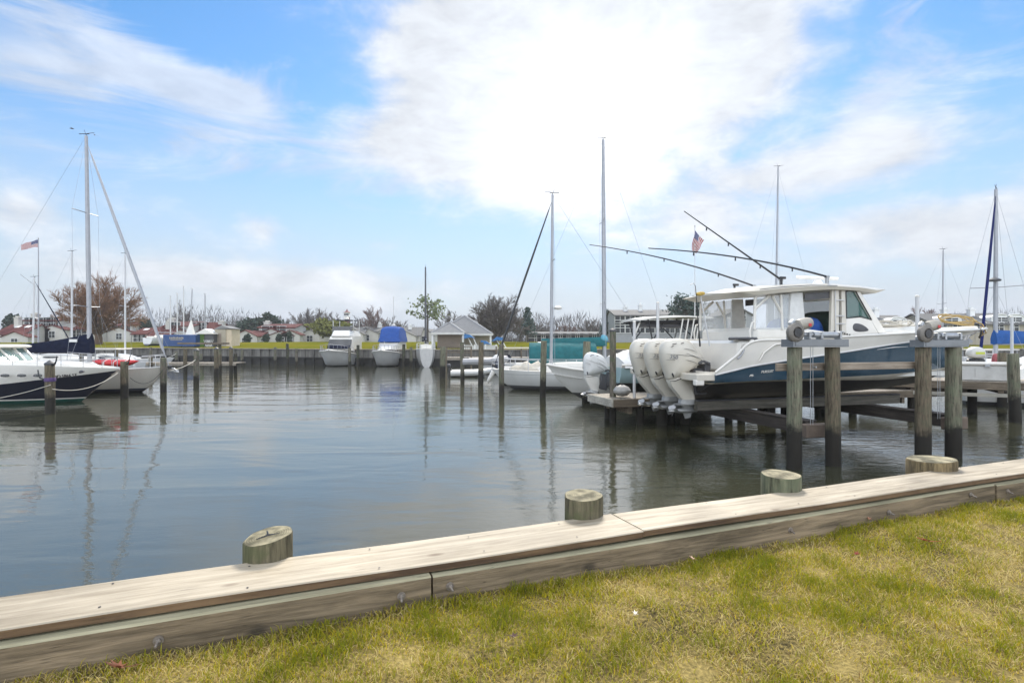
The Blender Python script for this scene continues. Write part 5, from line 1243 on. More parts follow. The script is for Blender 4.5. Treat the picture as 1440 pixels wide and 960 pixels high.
mb = MB(); mb.loft([[(xf - .02, -.85, 1.68), (xf + .12, 0, 1.68), (xf - .02, .85, 1.68)], [(xr - .12, -.9, 2.26), (xr, 0, 2.26), (xr - .12, .9, 2.26)]], False, False); mb.build('windscreen', PALEGLASS, B)
for y_ in (-.32, .32): mb = MB(); mb.tube([(xf + .10, y_, 1.64), (xr - .02, y_ * 1.05, 2.28)], .045, 6); mb.build('mullion', WHITE, B)
mb = MB(); mb.tube([(xf + .04, -.9, 1.66), (xf + .16, 0, 1.66), (xf + .04, .9, 1.66)], .05, 6); mb.build('windscreen_sill', WHITE, B)
mb = MB(); mb.loft([[(xf - .7, -1.22, 1.68), (xf - .06, -.9, 1.68)], [(xr - 1.1, -1.2, 2.26), (xr - .16, -.94, 2.26)]], False, False); mb.build('quarter_window', PALEGLASS, B)
mb = MB()
for sg in (-1, 1): mb.tube([(x, sg * (y - .08), z + .45) for x, y, z in [q[-1] for q in fB[20:]]], .014, 5)
for i in range(20, len(fB), 3):
    x, y, z = fB[i][-1]
    for sg in (-1, 1): mb.tube([(x, sg * (y - .08), z - .05), (x, sg * (y - .08), z + .45)], .012, 4)
mb.build('bow_rail', ALU, B)

# grey-white skiff, bow left (middle)
ZE = 23.0
SK = bands('skiff_hull', [(-1, (.06, .06, .065)), (.36, (.07, .07, .075)), (.40, (.62, .61, .58))], coat=.2)
E = thing('skiff', 'white open skiff with a dark grey bottom, its bow pointing left', 'boat', (X_(768, ZE) + 6.6, ZE + .4, .0), R(184))
S = []
for u, bm, zs, zk, zc in ((0, .88, 1.15, .0, .3), (.3, .98, 1.17, -.05, .33), (.6, .92, 1.24, -.02, .42), (.8, .66, 1.36, .05, .6), (.93, .3, 1.48, .25, .85), (1, .03, 1.56, .9, 1.1)):
    hb = 1.1 * bm; x = 6.6 * u; rk = 1.1 * max(u - .6, 0) / .4; f = lambda z: x - rk * (1.56 - z) / 1.5
    S.append([(f(zk), 0, zk), (f((zk + zc) / 2), hb * .4, (zk + zc) / 2 - .03), (f(zc), hb * .78, zc), (f((zc + zs) / 2), hb * .88, (zc + zs) / 2), (x, hb, zs)])
_, fE = hull(S, [SK], None, 6, 'hull', E); deck(fE, .35, .12, NONSKID, E); rail_along(fE, WHITE, E, 'gunwale', .05, -.01, 0)
mb = MB(); mb.box(2.0, 2.9, -.45, .45, .9, 1.9, .08); mb.build('console', WHITE, E)
mb = MB(); mb.pillow([(3.4, .9), (3.3, 1.5), (4.0, 1.62), (4.9, 1.4), (5.2, 1.1)], .55, 0, 3); mb.build('bow_cover', WHITECLOTH, E)

# aqua boat with black framed T-top on a lift
ZF_ = 20.6; FB = thing('center_console', 'pale aqua hulled fishing boat with black framed T top behind the outboards', 'boat', (X_(858, ZF_), ZF_, .72), R(11))
AQ = bands('aqua_hull', [(-1, (.05, .05, .05)), (.22, (.06, .06, .06)), (.30, (.34, .48, .50)), (.84, (.66, .66, .63))])
S = []
for u, bm, zs, zk in ((0, .9, .95, -.05), (.3, 1.0, 1.0, -.1), (.6, .93, 1.1, -.05), (.8, .68, 1.2, .05), (.93, .3, 1.28, .35), (1, .03, 1.32, .9)):
    hb = 1.25 * bm; x = 8.2 * u; rk = 1.3 * max(u - .6, 0) / .4; zc = zk + .38; f = lambda z: x - rk * (1.32 - z) / 1.2
    S.append([(f(zk), 0, zk), (f(zk + .2), hb * .45, zk + .2), (f(zc), hb * .82, zc), (f((zc + zs) / 2), hb * .92, (zc + zs) / 2), (x, hb, zs)])
_, fF = hull(S, [AQ], None, 6, 'hull', FB); deck(fF, .3, .15, NONSKID, FB); rail_along(fF, WHITE, FB, 'gunwale', .05, -.01, 0)
mb = MB(); rings = []
for i in range(11):
    u = i / 10; x = .1 + 2.0 * u; h = .55 * math.sin(math.pi * (.2 + .6 * u)) + .04 * math.sin(i * 2.2)
    rings.append([(x, -1.2, .85), (x, -1.1, 1.02), (x, -.5, .9 + h), (x, .5, .9 + h), (x, 1.1, 1.02), (x, 1.2, .85)])
mb.loft(rings, False, True); mb.build('stern_cover', WHITECLOTH, FB, 60)
mb = MB(); mb.pillow([(.2, 1.04), (.3, 1.25), (1.0, 1.30), (1.5, 1.1)], .8, 0, 3); mb.build('seat_cushion', NAVYCLOTH, FB)
TT = MB(); TT.loft([[(x, -w, z), (x, -w, z + .05), (x, 0, z + .10), (x, w, z + .05), (x, w, z)] for x, w, z in ((.75, .8, 2.52), (1.3, .98, 2.60), (2.6, 1.0, 2.66), (3.6, .95, 2.62))], True, True); TT.build('t_top', WHITE, FB, 40)
TT = MB()
for sg in (-1, 1):
    TT.tube([(1.2, sg * .75, .6), (1.35, sg * .8, 1.6), (1.1, sg * .85, 2.58)], .03, 6); TT.tube([(3.0, sg * .75, .6), (2.9, sg * .8, 1.6), (3.2, sg * .85, 2.62)], .03, 6); TT.tube([(1.3, sg * .8, 1.55), (2.9, sg * .8, 1.55)], .03, 6)
    TT.tube([(2.9, sg * .8, 1.9), (2.2, sg * .8, 2.6)], .025, 6); TT.tube([(1.35, sg * .8, 1.9), (1.9, sg * .8, 2.6)], .025, 6); TT.tube([(.85, sg * .8, 2.5), (3.5, sg * .85, 2.55)], .03, 6)
TT.tube([(1.0, -.8, 2.45), (3.3, -.85, 2.5)], .05, 6)
TT.build('t_top_frame', BLACK, FB)
mb = MB(); mb.box(1.1, 3.2, -.75, .75, 2.30, 2.50, .03); mb.build('electronics_box', DKGREY, FB)
for k in range(5): mb = MB(); mb.tube([(.9 + k * .12, -.6 + k * .3, 2.45), (.65 + k * .12, -.6 + k * .3, 1.9)], .028, 6); mb.build('rod_holder', WHITE, FB)
for k in range(4): mb = MB(); mb.tube([(2.4 + k * .22, -.95, 2.6), (2.15 + k * .22, -.95, 1.2)], .026, 6); mb.build('rod', WHITE, FB)
mb = MB(); mb.box(1.9, 2.9, -.5, .5, .6, 1.75, .1); mb.build('console', DKGREY, FB)
mb = MB(); mb.lathe([(.02, -.05), (.22, -.04), (.25, .03), (.22, .1), (.02, .12)], 8, Matrix.Translation((1.75, -.9, 1.65)) @ Matrix.Rotation(R(90), 4, 'X')); lr = mb.build('life_ring_case', WHITE, FB)
mb = MB(); mb.box(1.66, 1.84, -1.03, -1.02, 1.62, 1.70); mb.build('red_mark', RED, lr)
mb = MB(); mb.loft([[(3.0, -.6, 1.6), (3.0, .6, 1.6)], [(2.7, -.6, 2.3), (2.7, .6, 2.3)]], False, False); mb.build('windscreen', CLGLASS, FB)
outboard(FB, (-1.15, 0, -.95), .92, R(14), (WHITECLOTH, WHITE, OFFWHITE))
mb = MB(); mb.tube([(3.12, -.5, 2.66), (3.12, -.5, 6.0)], [.016, .010], 5); mb.build('flagstaff', ALUW, FB)
# small boats at the far centre
def dinghy(label, loc, rz, L=2.8, m=None, z=0.0, tube_=.2, motor=True):
    t = thing('dinghy', label, 'dinghy', (loc[0], loc[1], z), rz, 'small tenders tied up by the docks')
    mb = MB(); w = L * .26; pts = [(0, -w, .25), (L * .55, -w, .27), (L * .82, -w * .6, .36), (L * .95, 0, .42), (L * .82, w * .6, .36), (L * .55, w, .27), (0, w, .25)]
    P2 = []
    for a, b in zip(pts, pts[1:]): P2 += [Vector(a).lerp(Vector(b), q / 3) for q in range(3)]
    mb.tube(P2 + [Vector(pts[-1])], tube_, 8); mb.build('tube', m or OFFWHITE, t)
    mb = MB(); mb.box(.05, L * .8, -w, w, .06, .14, .02); mb.box(.0, .08, -w * .8, w * .8, .05, .5, .01); mb.box(L * .35, L * .45, -w, w, .3, .36, .01); mb.build('floor', DKGREY, t)
    if motor:
        mb = MB(); mb.pillow([(-.28, .62), (-.3, .9), (-.02, .92), (.04, .66)], .12, 0, 3); mb.tube([(-.1, 0, .7), (-.14, 0, -.1)], .05, 6); mb.build('motor', DKGREY, t)
    return t
dinghy('grey and white inflatable dinghy under the far pier beside the green pilings', (X_(634, 40), 40, 0), R(5), 3.0)
dinghy('small pale dinghy hung on davits left of the white sailboat', (X_(655, 34), 34, 1.0), R(-8), 2.6, M('dinghy_grey', (.35, .35, .36), .6), z=Zp(507, 34) - .3, motor=False)
# white outboard tilted up near the sailboat bow
t = thing('tender_motor', 'tilted white outboard hanging over the stern left of the white sailboat', 'outboard', (X_(690, 31), 31, .15), R(0))
mb = MB(); mb.pillow([(-.05, .55), (-.25, .15), (-.1, .0), (.25, .55), (.4, .95), (.15, 1.05)], .18, 0, 3); mb.build('leg', WHITE, t)
mb = MB(); mb.pillow([(.1, .9), (.15, 1.2), (.7, 1.35), (.85, 1.0), (.5, .8)], .22, 0, 3); mb.build('cowl', M('cowl_navy', (.02, .025, .05), .3), t)
mb = MB(); mb.box(.5, 1.6, -.5, .5, .25, .95, .1); mb.build('stern', OFFWHITE, t)
# white motorboat with canopy behind the kayak
ZM = 38; tm = thing('cabin_boat', 'small white motorboat with a dark covered outboard behind the red kayak', 'boat', (X_(134, ZM), ZM, 0), R(4))
S = []
for u, bm, zs in ((0, .9, .75), (.3, 1, .8), (.6, .93, .9), (.8, .66, 1.0), (.93, .3, 1.08), (1, .03, 1.12)):
    hb = 1.0 * bm; x = 3.3 * u; zk = -.2 + .8 * max(u - .6, 0); S.append([(x - .5 * max(u - .6, 0), 0, zk), (x - .3 * max(u - .6, 0), hb * .8, zk + .35), (x, hb, zs)])
_, fm = hull(S, [PLAINHULL], None, 5, 'hull', tm); deck(fm, .05, .05, NONSKID, tm)
mb = MB(); mb.pillow([(1.4, .8), (1.6, 1.5), (2.2, 1.5), (2.6, .9)], .6, 0, 4); mb.build('cuddy', WHITE, tm)
mb = MB(); mb.box(-.6, 1.9, -.9, .9, 1.95, 2.03, .03); mb.build('canopy', CREAM, tm)
mb = MB()
for x in (-.5, 1.8):
    for y in (-.8, .8): mb.tube([(x, y, .7), (x, y, 1.96)], .03, 5)
mb.build('canopy_frame', ALU, tm)
mb = MB(); mb.pillow([(.85, .75), (.8, 1.35), (1.05, 1.5), (1.25, 1.3), (1.2, .75)], .26, -.95, 3); mb.build('motor_cover', NAVYCLOTH, tm)
for lb, px, Zc, rr in (('small white cabin boat beyond the white fence and the furled dark jib', 735, 44, R(185)), ('white cabin boat far behind the small outboard with the lime label', 1382, 34, R(20))):
    c_ = copy_tree(tm); c_.location = (X_(px, Zc), Zc, 0); c_.rotation_euler = (0, 0, rr); c_['label'] = lb
# two cruisers, bows to us
def cruiser(label, px0, px1, Z, kind):
    cx = X_((px0 + px1) / 2, Z); bmw = (px1 - px0) / F * Z
    t = thing('cruiser', label, 'boat', (cx, Z + 8.0, 0), R(-90), 'motor cruisers moored bow out at the far bulkhead')
    S = []
    for u, bm, zs, zk in ((0, .92, 1.05, -.4), (.3, 1, 1.1, -.45), (.55, 1.0, 1.25, -.4), (.75, .92, 1.42, -.35), (.88, .74, 1.54, -.2), (.96, .44, 1.62, .1), (1, .03, 1.68, .7)):
        hb = bmw / 2 * bm; x = 8 * u; rk = 1.5 * max(u - .6, 0) / .4; zc = zk + .5; f = lambda z: x - rk * (1.68 - z) / 1.7
        S.append([(f(zk), 0, zk), (f(zc - .2), hb * .45, zc - .2), (f(zc), hb * .74, zc), (f((zc + zs) / 2), hb * .84, (zc + zs) / 2), (x, hb, zs)])
    _, fi = hull(S, [DKHULL], None, 6, 'hull', t); deck(fi, .03, .03, WHITE, t, 'deck', .12); rail_along(fi, WHITE, t, 'rub_rail', .05, 0, -.05)
    mb = MB()
    for sg in (-1, 1): mb.tube([(x, sg * max(y - .1, 0), z + .55) for x, y, z in [q[-1] for q in fi[14:]]], .02, 5)
    for i in range(14, len(fi), 3):
        for sg in (-1, 1): x, y, z = fi[i][-1]; mb.tube([(x, sg * max(y - .1, 0), z), (x, sg * max(y - .1, 0), z + .55)], .015, 4)
    mb.build('bow_rail', ALU, t)
    w = bmw * .40
    if kind == 'fly':
        mb = MB(); mb.loft([[(x, -ww, z0), (x + d, -ww * .92, z1), (x + d, ww * .92, z1), (x, ww, z0)] for x, ww, z0, z1, d in ((.8, w, 1.1, 3.05, 0), (3.6, w, 1.4, 3.05, -.1), (4.6, w * .95, 1.55, 3.0, -.6))], False, True); mb.build('saloon', WHITE, t, 30)
        mb = MB(); mb.loft([[(4.72, -w * .9, 1.95), (4.86, 0, 1.95), (4.72, w * .9, 1.95)], [(4.22, -w * .88, 2.72), (4.34, 0, 2.72), (4.22, w * .88, 2.72)]], False, False); mb.build('windscreen', DKGLASS, t)
        mb = MB(); mb.loft([[(4.95, -w * .86, 1.74), (5.08, 0, 1.74), (4.95, w * .86, 1.74)], [(4.80, -w * .88, 2.10), (4.93, 0, 2.10), (4.80, w * .88, 2.10)]], False, False); mb.build('windscreen_cover', NAVYCLOTH, t)
        mb = MB(); mb.loft([[(x, -ww, 3.06), (x + d, -ww * .85, 3.65), (x + d, ww * .85, 3.65), (x, ww, 3.06)] for x, ww, d in ((.8, w * .9, 0), (3.5, w * .9, -.1), (4.2, w * .7, -.4))], False, True); fl = mb.build('flybridge', WHITE, t, 30)
        mb = MB(); mb.pillow([(.9, 4.72), (1.0, 4.82), (3.2, 4.82), (3.4, 4.7), (3.2, 4.74), (1, 4.74)], w * .82, 0, 4); mb.build('bimini', NAVYCLOTH, t)
        mb = MB()
        for sg in (-1, 1): mb.tube([(3.2, sg * w * .8, 3.5), (3.3, sg * w * .8, 4.75)], .05, 6); mb.tube([(1.1, sg * w * .8, 3.3), (1.0, sg * w * .8, 4.75)], .05, 6)
        mb.build('bimini_frame', OFFWHITE, t)
        mb = MB(); mb.loft([[(3.75, -w * .8, 3.6), (3.75, w * .8, 3.6)], [(3.45, -w * .8, 4.1), (3.45, w * .8, 4.1)]], False, False); mb.build('bridge_screen', DKGLASS, t)
        mb = MB(); mb.lathe([(.05, 4.82), (.3, 4.86), (.32, 4.98), (.2, 5.08)], 12, Matrix.Translation((2.2, 0, 0))); mb.build('radar_dome', WHITE, t)
    else:
        mb = MB(); mb.loft([[(x, -ww, z0), (x + d, -ww * .9, z1), (x + d, ww * .9, z1), (x, ww, z0)] for x, ww, z0, z1, d in ((.8, w, 1.1, 2.5, 0), (3.6, w, 1.4, 2.6, 0), (5.0, w * .9, 1.6, 2.2, -.3), (6.2, w * .5, 1.7, 1.95, -.2))], False, True); mb.build('cabin', WHITE, t, 40)
        mb = MB(); mb.loft([[(x, -w, 2.45), (x, -w * .8, z), (x, -w * .5, z + .12), (x, 0, z + .16), (x, w * .5, z + .12), (x, w * .8, z), (x, w, 2.45)] for x, z in ((.4, 3.6), (1.5, 3.95), (3.2, 3.95), (3.9, 3.7))] + [[(4.4, -w, 2.45), (4.3, -w * .85, 2.9), (4.3, -w * .5, 3.05), (4.3, 0, 3.1), (4.3, w * .5, 3.05), (4.3, w * .85, 2.9), (4.4, w, 2.45)]], False, True); mb.build('canopy', BLUECLOTH, t, 60)
        mb = MB(); mb.tube([(6.5, 0, 1.95), (6.5, 0, 2.5)], .03, 5); mb.tube([(2.2, 0, 4.1), (2.2, 0, 7.3)], .025, 5); mb.lathe([(.05, 4.1), (.22, 4.15), (.2, 4.3), (.1, 4.36)], 10, Matrix.Translation((2.2, 0, 0))); mb.build('antenna', OFFWHITE, t)
cruiser('flybridge motor cruiser with a black bimini, bow towards the basin', 438, 486.5, 54.5, 'fly')
cruiser('motor cruiser under a big blue canopy, bow towards the basin', 514, 557, 54, 'express')
# boats right of the dock
ZH = 20.6; Hh = thing('day_boat', 'white boat hull with a dark waterline showing under the dock at the right edge', 'boat', (X_(1402, ZH) + 6.5, ZH + 1.3, 0), R(176))
S = []
for u, bm, zs in ((0, .9, .9), (.3, 1, .92), (.6, .95, .95), (.8, .78, 1.0), (.93, .5, 1.02), (1, .22, 1.03)):
    hb = 1.2 * bm; x = 6.5 * u; S.append([(x - .4 * max(u - .6, 0), 0, -.3), (x - .3 * max(u - .6, 0), hb * .8, -.05), (x - .1 * max(u - .6, 0), hb * .92, .4), (x, hb, zs)])
_, fh = hull(S, [bands('dayboat_hull', [(-1, (.02, .02, .02)), (.14, (.62, .61, .58))])], None, 6, 'hull', Hh); deck(fh, .03, .05, WHITE, Hh); rail_along(fh, BLACK, Hh, 'rub_rail', .03, 0, -.04)
mb = MB(); mb.loft([[(x, -w, .8), (x, -w * .9, z), (x, w * .9, z), (x, w, .8)] for x, w, z in ((1.2, 1.0, 1.9), (3.2, 1.0, 1.95), (4.4, .8, 1.55), (5.4, .5, 1.1))], False, True); cb = mb.build('cabin', WHITE, Hh, 40)
for k in range(3):
    for sg in (-1, 1):
        mb = MB(); x = 1.6 + k * .75; mb.pillow([(x, 1.35), (x, 1.68), (x + .55, 1.66), (x + .55, 1.35)], .015, sg * .955, 4, 4); mb.build('window', DKGLASS, cb)
t = thing('dinghy_motor', 'small upright outboard with a yellow green label standing behind the dock box', 'outboard', (X_(1373, 20.4), 20.4, 1.16))
mb = MB(); mb.pillow([(-.30, .72), (-.32, 1.0), (-.15, 1.16), (.12, 1.14), (.27, .98), (.27, .72)], .22, 0, 3); cwl = mb.build('cowl', OFFWHITE, t)
mb = MB(); mb.box(-.2, .12, -.232, -.222, .88, .96); mb.build('label_band', M('label_lime', (.42, .48, .05), .5), cwl)
mb = MB(); mb.box(-.27, .22, -.17, .17, .28, .72, .05); mb.box(-.06, .04, -.178, -.171, .3, .68); mb.tube([(0, 0, .3), (0, 0, .0)], .09, 8); mb.build('midsection', BLACK, t)
t = thing('dock_cart', 'red and white folded flag cloths hanging on a rail right of the small outboard', 'cloth', (X_(1400, 22), 22, 1.2))
mb = MB(); mb.pillow([(-.15, .1), (-.12, .75), (0, .85), (.2, .75), (.18, .1)], .1, 0, 3); mb.build('cloth', M('faded_red', (.36, .10, .11), .9, .5, 9), t)
mb = MB(); mb.tube([(0, .12, 0), (0, .12, 1.0)], .02, 5); mb.tube([(-.4, .12, .8), (.4, .12, .8)], .02, 5); mb.build('rail', ALUW, t)
# ------------------------------------------------------------------ flags, birds
def flag_mat():
    m, N, L, b = _nt('flag_cloth')
    uv = N.new('ShaderNodeUVMap'); sp = N.new('ShaderNodeSeparateXYZ'); L.new(uv.outputs[0], sp.inputs[0])
    def mt(op, a, b_=None):
        n = N.new('ShaderNodeMath'); n.operation = op
        for i, v in enumerate((a, b_)):
            if v is None: continue
            if isinstance(v, (int, float)): n.inputs[i].default_value = v
            else: L.new(v, n.inputs[i])
        return n.outputs[0]
    st = mt('LESS_THAN', mt('FRACT', mt('MULTIPLY', sp.outputs[1], 6.5)), .5)
    mx = N.new('ShaderNodeMix'); mx.data_type = 'RGBA'; L.new(st, mx.inputs[0]); mx.inputs[6].default_value = (.62, .58, .56, 1); mx.inputs[7].default_value = (.32, .03, .035, 1)
    ca = mt('MULTIPLY', mt('LESS_THAN', sp.outputs[0], .4), mt('GREATER_THAN', sp.outputs[1], .46))
    vx = N.new('ShaderNodeTexVoronoi'); vx.feature = 'F1'; vx.inputs['Scale'].default_value = 14; vx.inputs['Randomness'].default_value = .1; L.new(uv.outputs[0], vx.inputs['Vector'])
    star = mt('LESS_THAN', vx.outputs['Distance'], .25)
    sc2 = N.new('ShaderNodeMix'); sc2.data_type = 'RGBA'; L.new(star, sc2.inputs[0]); sc2.inputs[6].default_value = (.025, .035, .12, 1); sc2.inputs[7].default_value = (.5, .5, .55, 1)
    m2 = N.new('ShaderNodeMix'); m2.data_type = 'RGBA'; L.new(ca, m2.inputs[0]); L.new(mx.outputs[2], m2.inputs[6]); L.new(sc2.outputs[2], m2.inputs[7])
    L.new(m2.outputs[2], b.inputs['Base Color']); b.inputs['Roughness'].default_value = .9; return m
FLAG = flag_mat()
def flag_mesh(fun, parent):
    nx, ny = 18, 10; vs = []; uvs = []
    for j in range(ny + 1):
        for i in range(nx + 1): u, v = i / nx, j / ny; vs.append(fun(u, v)); uvs.append((u, v))
    fs = [(j * (nx + 1) + i, j * (nx + 1) + i + 1, (j + 1) * (nx + 1) + i + 1, (j + 1) * (nx + 1) + i) for j in range(ny) for i in range(nx)]
    me = bpy.data.meshes.new('cloth'); me.from_pydata(vs, [], fs); l = me.uv_layers.new(name='UVMap')
    for lp in me.loops: l.data[lp.index].uv = uvs[lp.vertex_index]
    me.polygons.foreach_set('use_smooth', [True] * len(me.polygons)); me.materials.append(FLAG)
    o = bpy.data.objects.new('cloth', me); col.objects.link(o); o.parent = parent; return o
# flag on its pole at the far left
Z = 50; t = thing('flag', 'striped flag streaming left from a tall pole at the far left', 'flag', (X_(54, Z), Z, 0))
mb = MB(); mb.tube([(0, 0, -.5), (0, 0, Zp(400, Z)), (0, 0, Zp(336, Z))], [.07, .05, .03], 8); mb.lathe([(.02, Zp(336, Z)), (.06, Zp(336, Z) + .05), (.02, Zp(336, Z) + .12)], 8); mb.build('pole', ALU, t)
mb = MB(); mb.tube([(-1.6, 0, Zp(395, Z) + .6), (.3, 0, Zp(410, Z) + .1)], .03, 5); mb.build('yard', ALU, t)
h = 10 / F * Z; w = 25 / F * Z
flag_mesh(lambda u, v: (-u * w, .10 * math.sin(u * 9) * u, Zp(350, Z) + .15 + v * h * (1 - .25 * u) + (-.30 * u * u) + .05 * math.sin(u * 8 + v)), t)
# flag on the staff of the T-top boat
fw_ = FB.matrix_basis if False else (Matrix.Translation(FB.location) @ Matrix.Rotation(R(11), 4, 'Z'))
top = fw_ @ Vector((3.12, -.5, 5.92)); 
Zt = top.y
t = thing('flag', 'small striped flag hanging between the black outriggers', 'flag', top)
a = Vector((0, 0, 0))
sx = 1 / F * Zt
def fl2(u, v):
    k = sx * 1.15
    a = Vector((11 * (1 - v), 0, -13 * (1 - v))); f = Vector((-4, 0, -25)) * v + Vector((-9, 0, -16)) * (1 - v)
    d = (a + f * u) * k; d.y = .06 * math.sin(u * 7 + v * 3); return d
flag_mesh(fl2, t)
mb = MB(); mb.lathe([(.008, -.9), (.012, .1), (.03, .13), (.012, .17)], 8); mb.build('staff_tip', ALUW, t)
def bird(px, py, Z, rz, label):
    t = MB(); t.loft([[(x, r * math.cos(a) * .9, r * math.sin(a)) for a in [k * math.pi / 4 for k in range(8)]] for x, r in ((-.28, .01), (-.15, .04), (0, .065), (.12, .05), (.18, .035), (.24, .03), (.30, .008))], True, True)
    for sg in (-1, 1): t.add([(.08, sg * .04, .02), (-.06, sg * .04, .02), (.06, sg * .3, .14), (-.05, sg * .3, .13), (-.06, sg * .55, .06), (-.09, sg * .55, .055)], [(0, 1, 3, 2), (2, 3, 5, 4)])
    t.add([(-.2, .03, 0), (-.2, -.03, 0), (-.36, -.06, .0), (-.36, .06, 0)], [(0, 1, 2, 3)])
    o = t.build('bird', M('bird_dark', (.05, .05, .055), .8), None, recalc=False); o.location = P(px, py, Z); o.rotation_euler = (R(20), R(-10), rz); o.scale = (.5, .5, .5)
    tag(o, label, 'bird', 'birds near the tall left mast')
bird(101, 181, 38, 1.0, 'small bird in flight up left of the tallest left mast'); bird(133, 190, 38, 2.4, 'small bird in flight up right of the tallest left mast')

# ------------------------------------------------------------------ houses
WALLW = M('white_siding', (.52, .50, .46), .8, .07, 2, dirt=.2, dirtc=(.36, .34, .3))
WALLT = M('tan_siding', (.36, .32, .25), .85, .08, 2)
WALLG = M('grey_siding', (.30, .31, .32), .85, .08, 2)
WALLB = M('brown_siding', (.26, .21, .17), .85, .1, 2)
ROOFR = M('red_roof', (.095, .027, .024), .9, .25, 3, dirt=.4, dirtc=(.06, .03, .027), spec=.2)
ROOFG = M('grey_roof', (.12, .118, .115), .9, .2, 3, dirt=.3, dirtc=(.16, .15, .14))
ROOFL = M('pale_roof', (.19, .19, .19), .95, .1, 3)
TRIM = M('white_trim', (.70, .70, .68), .6, .05, 3)
winbank = {}
def window(parent, x, y, z, w, h, face=-1):
    """framed window on a wall whose outward normal is -y (face=-1)"""
    key = (round(w, 2), round(h, 2))
    if key not in winbank:
        mb = MB(); f = .06
        mb.box(-w / 2 - f, w / 2 + f, -.06, .02, h / 2, h / 2 + f); mb.box(-w / 2 - f, w / 2 + f, -.08, .02, -h / 2 - f, -h / 2); mb.box(-w / 2 - f, -w / 2, -.06, .02, -h / 2, h / 2); mb.box(w / 2, w / 2 + f, -.06, .02, -h / 2, h / 2)
        mb.box(-.03, .03, -.05, .02, -h / 2, h / 2); mb.box(-w / 2, -.031, -.045, .02, -.03, .03); mb.box(.031, w / 2, -.045, .02, -.03, .03)
        o = mb.build('window', TRIM, parent); p = MB(); p.box(-w / 2, w / 2, -.02, .01, -h / 2, h / 2); p.build('pane', HOUSEGLASS, o); winbank[key] = o
        o.location = (x, y, z); return o
    o = copy_tree(winbank[key], parent); o.location = (x, y, z); return o
def gable_roof(mb, x0, x1, y0, y1, z, h, ov=.35, axis='x', th=.18):
    if axis == 'x':
        ym = (y0 + y1) / 2; pf = [(y0 - ov, z - ov * h / (ym - y0)), (ym, z + h), (y1 + ov, z - ov * h / (ym - y0)), (y1 + ov, z - ov * h / (ym - y0) + th), (ym, z + h + th), (y0 - ov, z - ov * h / (ym - y0) + th)]
        mb.prism(pf, x0 - ov, x1 + ov, 'x')
    else:
        xm = (x0 + x1) / 2; pf = [(x0 - ov, z - ov * h / (xm - x0)), (xm, z + h), (x1 + ov, z - ov * h / (xm - x0)), (x1 + ov, z - ov * h / (xm - x0) + th), (xm, z + h + th), (x0 - ov, z - ov * h / (xm - x0) + th)]
        mb.prism(pf, y0 - ov, y1 + ov, 'y')
